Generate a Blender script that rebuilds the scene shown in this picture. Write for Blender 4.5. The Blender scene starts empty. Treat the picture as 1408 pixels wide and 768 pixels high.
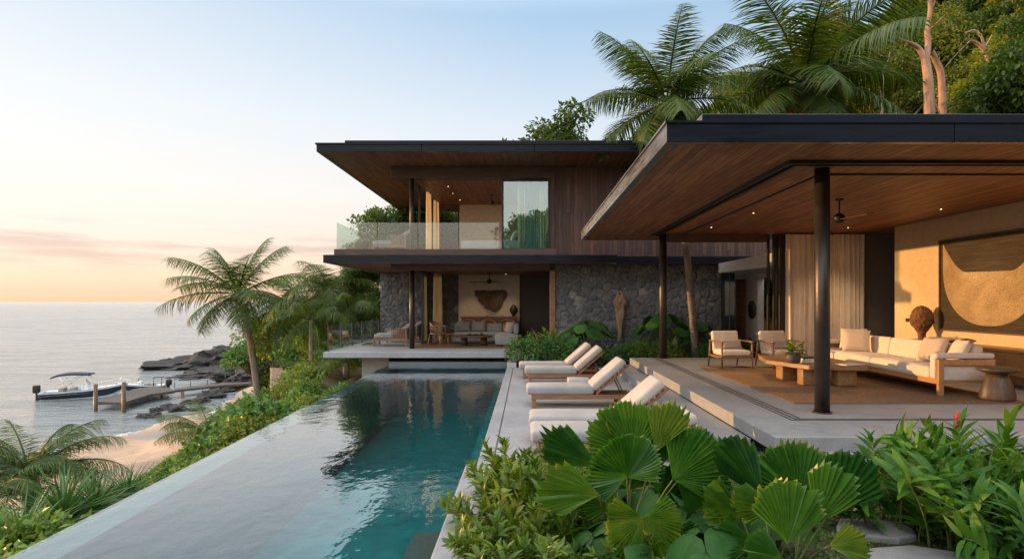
import bpy, bmesh, math, random
import numpy as np
from mathutils import Vector, Matrix, noise as mnoise
R = math.radians
random.seed(7)
rng = np.random.default_rng(11)
scene = bpy.context.scene
col = scene.collection

# ---------------------------------------------------------------- camera
CZ, F, VX, VY = 1.8, 850.0, 725.0, 415.0
cam_d = bpy.data.cameras.new('camera')
cam = bpy.data.objects.new('camera', cam_d)
col.objects.link(cam)
cam.location = (0, 0, CZ)
cam.rotation_euler = (R(90), 0, 0)
cam_d.sensor_width = 36.0
cam_d.lens = F / 1408 * 36.0
cam_d.shift_x = -(VX - 704) / 1408
cam_d.shift_y = (VY - 384) / 1408
cam_d.clip_start = 0.05
cam_d.clip_end = 60000
scene.camera = cam

# ---------------------------------------------------------------- sky and sun
SUN_EL, SUN_AZ = 4.4, -74.0          # degrees; azimuth from +Y towards +X
world = bpy.data.worlds.new('World')
scene.world = world
world.use_nodes = True
wt = world.node_tree
wt.nodes.clear()
wo = wt.nodes.new('ShaderNodeOutputWorld')
wb = wt.nodes.new('ShaderNodeBackground')
sky = wt.nodes.new('ShaderNodeTexSky')
sky.sky_type = 'NISHITA'
sky.sun_disc = False
sky.sun_elevation = R(SUN_EL)
sky.sun_rotation = R(SUN_AZ)
sky.altitude = 0
sky.air_density = 1.0
sky.dust_density = 0.6
sky.ozone_density = 3.0
wb.inputs['Strength'].default_value = 0.15
def wnode(t, **kw):
    n = wt.nodes.new(t)
    for k, v in kw.items():
        setattr(n, k, v)
    return n
def wl(a, b):
    wt.links.new(a, b)
tc = wnode('ShaderNodeTexCoord')
sep = wnode('ShaderNodeSeparateXYZ')
wl(tc.outputs['Generated'], sep.inputs[0])
# evening gradient: pale blue above, white lower, peach at the horizon; multiplies the physical sky
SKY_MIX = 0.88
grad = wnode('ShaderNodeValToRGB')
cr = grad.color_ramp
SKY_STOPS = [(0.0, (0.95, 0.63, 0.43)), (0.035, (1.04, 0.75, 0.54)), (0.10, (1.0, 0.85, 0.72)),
             (0.17, (0.98, 0.92, 0.87)), (0.27, (0.80, 0.88, 0.96)), (0.42, (0.46, 0.66, 0.88)), (0.62, (1.3, 1.36, 1.45)), (1.0, (2.4, 2.4, 2.45))]  # top stops brightened, above the view, as added fill light
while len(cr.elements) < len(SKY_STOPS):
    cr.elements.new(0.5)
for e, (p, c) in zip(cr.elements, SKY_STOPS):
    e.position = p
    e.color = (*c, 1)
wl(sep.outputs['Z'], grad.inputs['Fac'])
# brighter towards the sun's side of the sky
dotn = wnode('ShaderNodeVectorMath', operation='DOT_PRODUCT')
wl(tc.outputs['Generated'], dotn.inputs[0])
dotn.inputs[1].default_value = (math.sin(R(SUN_AZ)), math.cos(R(SUN_AZ)), 0.05)
mr = wnode('ShaderNodeMapRange')
mr.inputs['From Min'].default_value = -0.6
mr.inputs['From Max'].default_value = 1.0
mr.inputs['To Min'].default_value = 3.8
mr.inputs['To Max'].default_value = 4.9
wl(dotn.outputs['Value'], mr.inputs['Value'])
gs = wnode('ShaderNodeMixRGB', blend_type='MULTIPLY')
gs.inputs['Fac'].default_value = 1.0
wl(grad.outputs['Color'], gs.inputs['Color1'])
# sky behind the viewer brightened as added fill for the house fronts
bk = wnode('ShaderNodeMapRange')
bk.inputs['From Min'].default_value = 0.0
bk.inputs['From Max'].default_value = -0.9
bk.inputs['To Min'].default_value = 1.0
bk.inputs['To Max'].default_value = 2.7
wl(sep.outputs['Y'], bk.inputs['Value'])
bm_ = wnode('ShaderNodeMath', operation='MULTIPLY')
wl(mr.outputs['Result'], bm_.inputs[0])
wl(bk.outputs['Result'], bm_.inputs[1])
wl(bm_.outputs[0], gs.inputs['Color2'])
# the sky whitens towards the sun
cf = wnode('ShaderNodeMapRange')
cf.inputs['From Min'].default_value = 0.25
cf.inputs['From Max'].default_value = 0.95
cf.inputs['To Min'].default_value = 0.0
cf.inputs['To Max'].default_value = 0.55
wl(dotn.outputs['Value'], cf.inputs['Value'])
crm = wnode('ShaderNodeMixRGB')
ch = wnode('ShaderNodeMapRange')
ch.inputs['From Min'].default_value = 0.02
ch.inputs['From Max'].default_value = 0.16
wl(sep.outputs['Z'], ch.inputs['Value'])
cq = wnode('ShaderNodeMath', operation='MULTIPLY')
wl(cf.outputs['Result'], cq.inputs[0])
wl(ch.outputs['Result'], cq.inputs[1])
wl(cq.outputs[0], crm.inputs['Fac'])
wl(grad.outputs['Color'], crm.inputs['Color1'])
crm.inputs['Color2'].default_value = (1.0, 0.93, 0.84, 1)
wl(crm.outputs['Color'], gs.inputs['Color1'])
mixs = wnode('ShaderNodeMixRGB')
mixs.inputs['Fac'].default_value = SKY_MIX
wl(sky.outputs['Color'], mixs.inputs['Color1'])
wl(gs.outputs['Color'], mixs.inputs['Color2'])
# thin streaks of evening cloud low over the sea
mp = wnode('ShaderNodeMapping')
mp.inputs['Scale'].default_value = (2.2, 2.2, 22.0)
mp.inputs['Location'].default_value = (0.3, 0.9, 0.2)
wl(tc.outputs['Generated'], mp.inputs['Vector'])
nz = wnode('ShaderNodeTexNoise')
nz.inputs['Scale'].default_value = 2.3
nz.inputs['Detail'].default_value = 7
nz.inputs['Roughness'].default_value = 0.55
wl(mp.outputs['Vector'], nz.inputs['Vector'])
crp = wnode('ShaderNodeValToRGB')
crp.color_ramp.elements[0].position = 0.48
crp.color_ramp.elements[1].position = 0.66
wl(nz.outputs['Fac'], crp.inputs['Fac'])
band = wnode('ShaderNodeValToRGB')
bcr = band.color_ramp
for p, v in ((0.030, 0.0), (0.060, 0.7), (0.085, 0.8), (0.12, 0.05), (0.2, 0.0)):
    e = bcr.elements.new(p)
    e.color = (v, v, v, 1)
bcr.elements[0].color = (0, 0, 0, 1)
bcr.elements[-1].color = (0, 0, 0, 1)
wl(sep.outputs['Z'], band.inputs['Fac'])
cm = wnode('ShaderNodeMath', operation='MULTIPLY')
wl(crp.outputs['Color'], cm.inputs[0])
wl(band.outputs['Color'], cm.inputs[1])
cloud = wnode('ShaderNodeMixRGB', blend_type='MULTIPLY')
cloud.inputs['Color2'].default_value = (0.80, 0.70, 0.72, 1)
wl(cm.outputs[0], cloud.inputs['Fac'])
wl(mixs.outputs['Color'], cloud.inputs['Color1'])
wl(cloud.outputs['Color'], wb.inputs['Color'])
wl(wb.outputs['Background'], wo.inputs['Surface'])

sun_d = bpy.data.lights.new('sun', 'SUN')
sun = bpy.data.objects.new('sun', sun_d)
col.objects.link(sun)
sun_d.energy = 3.7
sun_d.angle = R(0.5)
sun_d.color = (1.0, 0.54, 0.20)
sv = Vector((math.sin(R(SUN_AZ)) * math.cos(R(SUN_EL)), math.cos(R(SUN_AZ)) * math.cos(R(SUN_EL)), math.sin(R(SUN_EL))))
sun.rotation_euler = sv.to_track_quat('Z', 'Y').to_euler()
sun.location = (-40, 20, 20)

vs = scene.view_settings
vs.view_transform = 'Standard'
vs.look = 'None'
vs.gamma = 1
vs.use_curve_mapping = False
vs.exposure = 0.70
LAMP_P, LAMP_B, LAMP_L = 85.0, 4.0, 20.0   # watts of the lit downlights
cy = scene.cycles
cy.use_denoising = True
try:
    cy.denoiser = 'OPENIMAGEDENOISE'
    cy.denoising_input_passes = 'RGB_ALBEDO_NORMAL'
except Exception:
    pass
cy.max_bounces = 8
cy.diffuse_bounces = 4
cy.glossy_bounces = 4
cy.transmission_bounces = 4
cy.transparent_max_bounces = 16
cy.sample_clamp_indirect = 6
cy.caustics_reflective = False
cy.caustics_refractive = False

# ---------------------------------------------------------------- places
def G(px, py, z):
    """the point of the horizontal plane at height z that the photograph shows at (px, py)"""
    d = (CZ - z) * F / (py - VY)
    return Vector(((px - VX) / F * d, d, z))
def D(px, py, d):
    return Vector(((px - VX) / F * d, d, CZ - (py - VY) / F * d))

# ---------------------------------------------------------------- objects
def tag(o, label=None, cat=None, group=None, kind=None):
    if label: o['label'] = label
    if cat: o['category'] = cat
    if group: o['group'] = group
    if kind: o['kind'] = kind
    return o
def empty(name, loc=(0, 0, 0), label=None, cat=None, group=None, rz=0):
    o = bpy.data.objects.new(name, None)
    col.objects.link(o)
    o.empty_display_size = 0.2
    o.location = loc
    o.rotation_euler.z = rz
    return tag(o, label, cat, group)
def base_of(p):
    v = Vector((0, 0, 0))
    while p is not None:
        v += p.location
        p = p.parent
    return v
def copy_tree(o, parent=None):
    c = o.copy()
    col.objects.link(c)
    c.parent = parent
    for ch in list(o.children):
        copy_tree(ch, c)
    return c
def np_mesh(name, V, faces_by_size, mat, parent=None, smooth=True, matidx=None):
    """V (n,3); faces_by_size: list of (m,k) int arrays"""
    me = bpy.data.meshes.new(name)
    V = np.asarray(V, dtype=np.float32)
    b = base_of(parent)
    V = V - np.array(b, dtype=np.float32)
    me.vertices.add(len(V))
    me.vertices.foreach_set('co', V.ravel())
    li = np.concatenate([f.ravel() for f in faces_by_size]).astype(np.int32)
    tot = np.concatenate([np.full(len(f), f.shape[1]) for f in faces_by_size]).astype(np.int32)
    st = np.concatenate([[0], np.cumsum(tot)[:-1]]).astype(np.int32)
    me.loops.add(len(li))
    me.loops.foreach_set('vertex_index', li)
    me.polygons.add(len(tot))
    me.polygons.foreach_set('loop_start', st)
    me.polygons.foreach_set('loop_total', tot)
    me.polygons.foreach_set('use_smooth', np.full(len(tot), bool(smooth)))
    me.update(calc_edges=True)
    me.validate()
    me.materials.append(mat)
    o = bpy.data.objects.new(name, me)
    col.objects.link(o)
    o.parent = parent
    return o

class MB:
    """collects shapes and links them as ONE mesh object"""
    def __init__(s, M=None):
        s.v, s.f, s.sm = [], [], []
        s.M = M
    def add(s, verts, faces, smooth=False):
        n = len(s.v)
        for p in verts:
            p = Vector(p)
            s.v.append(tuple(s.M @ p) if s.M is not None else tuple(p))
        for f in faces:
            s.f.append([i + n for i in f])
            s.sm.append(smooth)
        return s
    def bm(s, bm_, smooth=False):
        bm_.verts.index_update()
        s.add([v.co for v in bm_.verts], [[v.index for v in f.verts] for f in bm_.faces], smooth)
        bm_.free()
        return s
    def box(s, x0, x1, y0, y1, z0, z1):
        vs_ = [(x0, y0, z0), (x1, y0, z0), (x1, y1, z0), (x0, y1, z0), (x0, y0, z1), (x1, y0, z1), (x1, y1, z1), (x0, y1, z1)]
        return s.add(vs_, [(0, 3, 2, 1), (4, 5, 6, 7), (0, 1, 5, 4), (1, 2, 6, 5), (2, 3, 7, 6), (3, 0, 4, 7)])
    def rbox(s, x0, x1, y0, y1, z0, z1, r=0.03, seg=3, puff=0.0):
        b = bmesh.new()
        bmesh.ops.create_cube(b, size=1)
        cx, cy_, cz = (x0 + x1) / 2, (y0 + y1) / 2, (z0 + z1) / 2
        for v in b.verts:
            v.co = Vector((v.co.x * (x1 - x0), v.co.y * (y1 - y0), v.co.z * (z1 - z0)))
        bmesh.ops.bevel(b, geom=list(b.edges), offset=r, segments=seg, profile=0.5, affect='EDGES')
        if puff:
            bmesh.ops.subdivide_edges(b, edges=[e for e in b.edges if e.calc_length() > 4 * r], cuts=7, use_grid_fill=True)
            for v in b.verts:
                u = abs(v.co.x) / ((x1 - x0) / 2); w = abs(v.co.y) / ((y1 - y0) / 2)
                if abs(v.co.z) > (z1 - z0) / 2 - r * 1.01:
                    v.co.z += math.copysign(puff * max(0, 1 - u ** 4) * max(0, 1 - w ** 4), v.co.z)
        for v in b.verts:
            v.co += Vector((cx, cy_, cz))
        return s.bm(b, True)
    def tube(s, pts, rad, seg=10, cap=True, smooth=True):
        pts = [Vector(p) for p in pts]
        n = len(pts)
        if not hasattr(rad, '__len__'):
            rad = [rad] * n
        vs_, fs = [], []
        prev = None
        for i, p in enumerate(pts):
            t = (pts[min(i + 1, n - 1)] - pts[max(i - 1, 0)]).normalized()
            if prev is None:
                a = Vector((0, 0, 1)) if abs(t.z) < 0.9 else Vector((1, 0, 0))
                u = t.cross(a).normalized()
            else:
                u = (prev - t * prev.dot(t)).normalized()
            prev = u
            w = t.cross(u)
            for k in range(seg):
                an = 2 * math.pi * k / seg
                vs_.append(p + (u * math.cos(an) + w * math.sin(an)) * rad[i])
        for i in range(n - 1):
            for k in range(seg):
                k2 = (k + 1) % seg
                fs.append((i * seg + k, i * seg + k2, (i + 1) * seg + k2, (i + 1) * seg + k))
        s.add(vs_, fs, smooth)
        if cap:
            m = len(s.v) - len(vs_)
            s.f.append([m + k for k in range(seg)][::-1]); s.sm.append(False)
            s.f.append([m + (n - 1) * seg + k for k in range(seg)]); s.sm.append(False)
        return s
    def lathe(s, prof, c=(0, 0, 0), seg=24, fn=None, smooth=True):
        vs_, fs = [], []
        n = len(prof)
        for i, (r, z) in enumerate(prof):
            for k in range(seg):
                an = 2 * math.pi * k / seg
                rr = r * (fn(an, z) if fn else 1)
                vs_.append((c[0] + rr * math.cos(an), c[1] + rr * math.sin(an), c[2] + z))
        for i in range(n - 1):
            for k in range(seg):
                k2 = (k + 1) % seg
                fs.append((i * seg + k, i * seg + k2, (i + 1) * seg + k2, (i + 1) * seg + k))
        fs.append([k for k in range(seg)][::-1])
        fs.append([(n - 1) * seg + k for k in range(seg)])
        return s.add(vs_, fs, smooth)
    def prism(s, poly, z0, z1):
        n = len(poly)
        vs_ = [(p[0], p[1], z0) for p in poly] + [(p[0], p[1], z1) for p in poly]
        fs = [list(range(n))[::-1], [n + i for i in range(n)]]
        for i in range(n):
            j = (i + 1) % n
            fs.append((i, j, n + j, n + i))
        return s.add(vs_, fs)
    def pillow(s, c, w, h, t, M=None, n=12):
        """a throw pillow in its own x (width) / z (height) plane, thick along y"""
        vs_, fs = [], []
        for side in (1, -1):
            for i in range(n + 1):
                for j in range(n + 1):
                    u, v = i / n * 2 - 1, j / n * 2 - 1
                    e = max(0.0, (1 - u ** 4)) ** 0.6 * max(0.0, (1 - v ** 4)) ** 0.6
                    k = 1 - 0.07 * (1 - abs(u) ** 2) * (abs(v) ** 3)
                    k2 = 1 - 0.07 * (1 - abs(v) ** 2) * (abs(u) ** 3)
                    p = Vector((u * w / 2 * k2, side * (t / 2 * e + 0.004), v * h / 2 * k))
                    if M is not None:
                        p = M @ p
                    vs_.append(p + Vector(c))
        m = (n + 1) * (n + 1)
        for sd in (0, 1):
            for i in range(n):
                for j in range(n):
                    q = [i * (n + 1) + j, (i + 1) * (n + 1) + j, (i + 1) * (n + 1) + j + 1, i * (n + 1) + j + 1]
                    q = [x + sd * m for x in q]
                    fs.append(q if sd else q[::-1])
        ring = [(i, 0) for i in range(n)] + [(n, j) for j in range(n)] + [(i, n) for i in range(n, 0, -1)] + [(0, j) for j in range(n, 0, -1)]
        idx = [a * (n + 1) + b for a, b in ring]
        for a in range(len(idx)):
            b = (a + 1) % len(idx)
            fs.append((idx[a], idx[b], idx[b] + m, idx[a] + m))
        return s.add(vs_, fs, True)
    def build(s, name, mat, parent=None, bevel=0.0, label=None, cat=None, group=None, kind=None):
        me = bpy.data.meshes.new(name)
        b = base_of(parent)
        me.from_pydata([(x - b.x, y - b.y, z - b.z) for x, y, z in s.v], [], s.f)
        me.polygons.foreach_set('use_smooth', s.sm)
        me.update()
        bm_ = bmesh.new(); bm_.from_mesh(me)
        bmesh.ops.recalc_face_normals(bm_, faces=bm_.faces)
        bm_.to_mesh(me); bm_.free()
        me.materials.append(mat)
        o = bpy.data.objects.new(name, me)
        col.objects.link(o)
        o.parent = parent
        if bevel:
            md = o.modifiers.new('bevel', 'BEVEL')
            md.width = bevel; md.segments = 2; md.limit_method = 'ANGLE'; md.angle_limit = R(40)
        return tag(o, label, cat, group, kind)
def T(x=0, y=0, z=0, rz=0, ry=0, rx=0):
    return Matrix.Translation((x, y, z)) @ Matrix.Rotation(rz, 4, 'Z') @ Matrix.Rotation(ry, 4, 'Y') @ Matrix.Rotation(rx, 4, 'X')

# ---------------------------------------------------------------- materials
class N:
    """small node helper"""
    def __init__(s, name):
        s.m = bpy.data.materials.new(name)
        s.m.use_nodes = True
        s.t = s.m.node_tree
        s.t.nodes.clear()
        s.out = s.t.nodes.new('ShaderNodeOutputMaterial')
    def n(s, typ, ins=None, **kw):
        x = s.t.nodes.new(typ)
        for k, v in kw.items():
            setattr(x, k, v)
        for k, v in (ins or {}).items():
            if hasattr(v, 'is_linked') or isinstance(v, bpy.types.NodeSocket):
                s.t.links.new(v, x.inputs[k])
            else:
                x.inputs[k].default_value = v
        return x
    def l(s, a, b):
        s.t.links.new(a, b)
    def pos(s, obj=False, scale=(1, 1, 1), rot=(0, 0, 0)):
        src = s.n('ShaderNodeTexCoord').outputs['Object'] if obj else s.n('ShaderNodeNewGeometry').outputs['Position']
        return s.n('ShaderNodeMapping', {'Vector': src, 'Scale': scale, 'Rotation': rot}).outputs[0]
    def noise(s, vec, scale=5, detail=4, rough=0.55, dist=0.0):
        return s.n('ShaderNodeTexNoise', {'Vector': vec, 'Scale': scale, 'Detail': detail, 'Roughness': rough, 'Distortion': dist}).outputs['Fac']
    def ramp(s, fac, stops):
        x = s.n('ShaderNodeValToRGB', {'Fac': fac})
        r_ = x.color_ramp
        while len(r_.elements) < len(stops):
            r_.elements.new(0.5)
        for e, (p, c) in zip(r_.elements, stops):
            e.position = p
            e.color = (*c, 1) if hasattr(c, '__len__') else (c, c, c, 1)
        return x.outputs['Color']
    def mix(s, fac, a, b, mode='MIX'):
        ins = {'Fac': fac}
        def cv(v):
            return (*v, 1) if isinstance(v, tuple) and len(v) == 3 else v
        ins['Color1'] = cv(a); ins['Color2'] = cv(b)
        return s.n('ShaderNodeMixRGB', ins, blend_type=mode).outputs[0]
    def math(s, op, a, b=0.0):
        return s.n('ShaderNodeMath', {0: a, 1: b}, operation=op).outputs[0]
    def bump(s, h, strength=0.3, dist=0.01, normal=None):
        ins = {'Height': h, 'Strength': strength, 'Distance': dist}
        if normal is not None: ins['Normal'] = normal
        return s.n('ShaderNodeBump', ins).outputs[0]
    def pbr(s, color, rough=0.6, normal=None, metal=0.0, spec=0.5, sheen=0.0):
        ins = {'Base Color': (*color, 1) if isinstance(color, tuple) and len(color) == 3 else color, 'Roughness': rough, 'Metallic': metal, 'Specular IOR Level': spec}
        if normal is not None: ins['Normal'] = normal
        if sheen: ins['Sheen Weight'] = sheen
        b = s.n('ShaderNodeBsdfPrincipled', ins)
        return b.outputs[0]
    def schlick(s, f0, power=5.0, normal=None, cap=1.0):
        """mirror share by viewing angle, the same from both sides"""
        g = s.n('ShaderNodeNewGeometry')
        nn = normal if normal is not None else g.outputs['Normal']
        d = s.n('ShaderNodeVectorMath', {0: g.outputs['Incoming'], 1: nn}, operation='DOT_PRODUCT').outputs['Value']
        d = s.math('MINIMUM', s.math('ABSOLUTE', d), 1.0)
        p = s.math('POWER', s.math('SUBTRACT', 1.0, d), power)
        return s.math('MINIMUM', s.math('ADD', s.math('MULTIPLY', p, 1.0 - f0), f0), cap)
    def done(s, sh):
        s.l(sh, s.out.inputs['Surface'])
        return s.m

def dk(c, k):
    return tuple(min(1, x * k) for x in c)

def m_concrete(name, c, rough=0.65, var=0.16, obj=False):
    n = N(name); p = n.pos(obj)
    st = n.noise(n.pos(obj, (1, 0.6, 1)), 2.3, 7, 0.7, 1.2)
    a = n.noise(p, 0.9, 5, 0.6); b = n.noise(p, 9, 5, 0.6); f = n.noise(p, 120, 2, 0.6)
    cc = n.ramp(a, [(0.3, dk(c, 1 - var)), (0.5, c), (0.72, dk(c, 1 + var))])
    cc = n.mix(0.35, cc, n.ramp(b, [(0.35, dk(c, 0.72)), (0.6, dk(c, 1.12))]))
    cc = n.mix(0.22, cc, n.ramp(f, [(0.3, 0.0), (0.7, dk(c, 1.6))]), 'OVERLAY')
    cc = n.mix(n.ramp(st, [(0.56, 0.0), (0.70, min(0.5, var * 1.8))]), cc, dk(c, 0.6))
    h = n.mix(0.5, b, f)
    return n.done(n.pbr(cc, n.ramp(b, [(0.3, rough - 0.15), (0.7, rough + 0.1)]), n.bump(h, 0.25, 0.004), spec=0.4))

def m_planks(name, c1, c2, width, along='y', across='x', grain=1.0, rough=0.5, obj=False, groove=0.08, seglen=2.4):
    """boards: colour per board, grain along it, a groove between boards"""
    n = N(name)
    src = n.n('ShaderNodeTexCoord').outputs['Object'] if obj else n.n('ShaderNodeNewGeometry').outputs['Position']
    sp = n.n('ShaderNodeSeparateXYZ', {0: src})
    ax = {'x': 'X', 'y': 'Y', 'z': 'Z'}
    A = sp.outputs[ax[across]]; L = sp.outputs[ax[along]]
    other = [k for k in 'xyz' if k not in (along, across)][0]
    O = sp.outputs[ax[other]]
    q = n.math('DIVIDE', A, width)
    iq = n.math('FLOOR', q)
    fr = n.math('FRACT', q)
    w = n.n('ShaderNodeTexWhiteNoise', {'W': iq}, noise_dimensions='1D').outputs['Value']
    lo = n.math('ADD', L, n.math('MULTIPLY', w, 7.3))
    seg_ = n.math('FLOOR', n.math('DIVIDE', lo, seglen))
    w2 = n.n('ShaderNodeTexWhiteNoise', {'Vector': n.n('ShaderNodeCombineXYZ', {0: iq, 1: seg_, 2: 3.0}).outputs[0]}, noise_dimensions='3D').outputs['Value']
    gv = n.n('ShaderNodeCombineXYZ', {0: n.math('MULTIPLY', A, 26 / max(width, 0.03) * 0.09), 1: n.math('MULTIPLY', lo, 1.6), 2: n.math('ADD', n.math('MULTIPLY', O, 14), n.math('MULTIPLY', iq, 3.7))}).outputs[0]
    g = n.noise(gv, 1.0 * grain, 6, 0.65, 0.6)
    cc = n.mix(w2, c1, c2)
    cc = n.mix(n.ramp(g, [(0.3, 0.75), (0.7, 0.0)]), cc, dk(c1, 0.45))
    d = n.math('MINIMUM', fr, n.math('SUBTRACT', 1.0, fr))
    edge = n.ramp(d, [(0.0, 0.0), (groove, 1.0)])
    cc = n.mix(edge, dk(c1, 0.25), cc)
    h = n.mix(0.15, edge, g)
    return n.done(n.pbr(cc, n.ramp(g, [(0.2, rough + 0.15), (0.8, rough - 0.1)]), n.bump(h, 0.5, 0.006), spec=0.4))

def m_wood(name, c1, c2, rough=0.45, axis='x', s=1.0):
    """solid furniture timber, object coordinates"""
    sc_ = {'x': (1.2, 16, 16), 'y': (16, 1.2, 16), 'z': (16, 16, 1.2)}[axis]
    n = N(name); p = n.pos(True, tuple(k * s for k in sc_))
    g = n.noise(p, 1.0, 6, 0.6, 0.8); f = n.noise(p, 4.0, 3, 0.6)
    b = n.noise(n.pos(True), 1.6, 2)
    cc = n.ramp(g, [(0.28, dk(c1, 0.55)), (0.45, c1), (0.66, c2)])
    cc = n.mix(0.3, cc, n.ramp(f, [(0.35, dk(c1, 0.5)), (0.6, c2)]))
    cc = n.mix(0.25, cc, n.ramp(b, [(0.35, dk(c1, 0.6)), (0.65, c2)]))
    return n.done(n.pbr(cc, n.ramp(f, [(0.3, rough + 0.12), (0.7, rough - 0.08)]), n.bump(g, 0.2, 0.004), spec=0.4))

def m_metal(name, c, rough=0.45, metal=0.6, spec=0.5):
    n = N(name); p = n.pos(True)
    a = n.noise(p, 3, 4); b = n.noise(p, 60, 2)
    cc = n.ramp(a, [(0.3, dk(c, 0.8)), (0.7, dk(c, 1.25))])
    return n.done(n.pbr(cc, n.ramp(a, [(0.3, rough - 0.08), (0.7, rough + 0.1)]), n.bump(b, 0.04, 0.002), metal=metal, spec=spec))

def m_fabric(name, c, weave=420, var=0.12, trans=0.0):
    n = N(name); p = n.pos(True)
    a = n.noise(p, 2.5, 4); b = n.noise(p, 26, 4)
    w1 = n.n('ShaderNodeTexWave', {'Vector': p, 'Scale': weave / 6.28, 'Distortion': 1.2, 'Detail': 1.0}, bands_direction='X').outputs['Fac']
    w2 = n.n('ShaderNodeTexWave', {'Vector': p, 'Scale': weave / 6.28, 'Distortion': 1.2, 'Detail': 1.0}, bands_direction='Z').outputs['Fac']
    w = n.mix(0.5, w1, w2)
    cc = n.ramp(a, [(0.3, dk(c, 1 - var)), (0.7, dk(c, 1 + var * 0.6))])
    cc = n.mix(0.2, cc, n.ramp(b, [(0.35, dk(c, 0.75)), (0.65, dk(c, 1.15))]))
    h = n.mix(0.75, n.mix(0.3, w, b), a)
    sh = n.pbr(cc, 0.9, n.bump(h, 0.35, 0.012), spec=0.15, sheen=0.2)
    if trans:
        tr = n.n('ShaderNodeBsdfTranslucent', {'Color': cc}).outputs[0]
        sh = n.n('ShaderNodeMixShader', {0: trans, 1: sh, 2: tr}).outputs[0]
    return n.done(sh)

def m_leaf(name, dark, mid, lite, rough=0.42, trans=0.3, clump=0.9, yellow=None, spec=0.28):
    """foliage: a colour per leaf, slow drift through the plant, light passing through"""
    n = N(name)
    g = n.n('ShaderNodeNewGeometry')
    rnd = g.outputs['Random Per Island']
    big = n.noise(g.outputs['Position'], clump, 2)
    f = n.math('ADD', n.math('MULTIPLY', rnd, 0.62), n.math('MULTIPLY', n.math('SUBTRACT', big, 0.5), 1.3))
    f = n.math('ADD', f, 0.19)
    st = [(0.05, dark), (0.45, mid), (0.85, lite)]
    if yellow: st.append((0.99, yellow))
    cc = n.ramp(f, st)
    v = n.noise(n.pos(True), 40, 2)
    cc = n.mix(0.2, cc, n.ramp(v, [(0.3, dk(dark, 0.8)), (0.7, lite)]))
    a = n.pbr(cc, rough, n.bump(v, 0.15, 0.003), spec=spec)
    tcol = n.mix(1.0, cc, (1.25, 1.3, 0.5), 'MULTIPLY')
    b = n.n('ShaderNodeBsdfTranslucent', {'Color': tcol}).outputs[0]
    return n.done(n.n('ShaderNodeMixShader', {0: trans, 1: a, 2: b}).outputs[0])

def m_fanleaf(name, dark, mid, lite, tipc):
    """pleated leaf: drift of green along the blade, a dry rim that follows the stored leaf radius"""
    n = N(name)
    g = n.n('ShaderNodeNewGeometry')
    at = n.n('ShaderNodeAttribute', attribute_name='rim').outputs['Fac']
    big = n.noise(n.pos(True), 7.0, 4, 0.6); sm = n.noise(n.pos(True), 55, 3, 0.6)
    oi = n.n('ShaderNodeObjectInfo').outputs['Random']
    f = n.math('ADD', n.math('MULTIPLY', oi, 0.5), n.math('MULTIPLY', big, 0.7))
    f = n.math('SUBTRACT', f, 0.08)
    cc = n.ramp(f, [(0.2, dark), (0.5, mid), (0.85, lite)])
    cc = n.mix(n.math('MULTIPLY', n.ramp(at, [(0.0, 0.5), (0.25, 0.0)]), 0.8), cc, dk(lite, 1.2))
    rim = n.math('ADD', at, n.math('MULTIPLY', n.math('SUBTRACT', big, 0.5), 0.30))
    cc = n.mix(n.ramp(rim, [(0.985, 0.0), (1.09, 0.8)]), cc, tipc)
    cc = n.mix(n.ramp(sm, [(0.68, 0.0), (0.76, 0.5)]), cc, dk(tipc, 0.6))
    a = n.pbr(cc, n.ramp(sm, [(0.3, 0.26), (0.7, 0.42)]), n.bump(sm, 0.12, 0.003), spec=0.45)
    b = n.n('ShaderNodeBsdfTranslucent', {'Color': n.mix(1.0, cc, (1.3, 1.35, 0.5), 'MULTIPLY')}).outputs[0]
    return n.done(n.n('ShaderNodeMixShader', {0: 0.38, 1: a, 2: b}).outputs[0])
def m_bark(name, c1, c2, zs=3.0, ring=False):
    n = N(name); p = n.pos(True, (6, 6, zs))
    g = n.noise(p, 2.0, 6, 0.65, 0.5); k = n.noise(n.pos(True), 1.3, 3)
    cc = n.ramp(g, [(0.3, dk(c1, 0.6)), (0.5, c1), (0.7, c2)])
    cc = n.mix(0.35, cc, n.ramp(k, [(0.35, dk(c1, 0.6)), (0.65, dk(c2, 1.1))]))
    h = g
    if ring:
        w = n.n('ShaderNodeTexWave', {'Vector': n.pos(True), 'Scale': 4.5, 'Distortion': 5.0, 'Detail': 3.0}, bands_direction='Z').outputs['Fac']
        cc = n.mix(n.ramp(w, [(0.0, 0.4), (0.3, 0.0)]), cc, dk(c1, 0.5))
        h = n.mix(0.5, g, w)
    return n.done(n.pbr(cc, 0.85, n.bump(h, 0.7, 0.03), spec=0.2))

def m_glass(name, tint, refl=1.0, ior=1.5):
    n = N(name)
    fr = n.schlick(min(0.6, refl * ((ior - 1) / (ior + 1)) ** 2), 5.0)
    tr = n.n('ShaderNodeBsdfTransparent', {'Color': (*tint, 1)}).outputs[0]
    gl = n.n('ShaderNodeBsdfGlossy', {'Color': (1, 1, 1, 1), 'Roughness': 0.0}).outputs[0]
    return n.done(n.n('ShaderNodeMixShader', {0: fr, 1: tr, 2: gl}).outputs[0])

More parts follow.
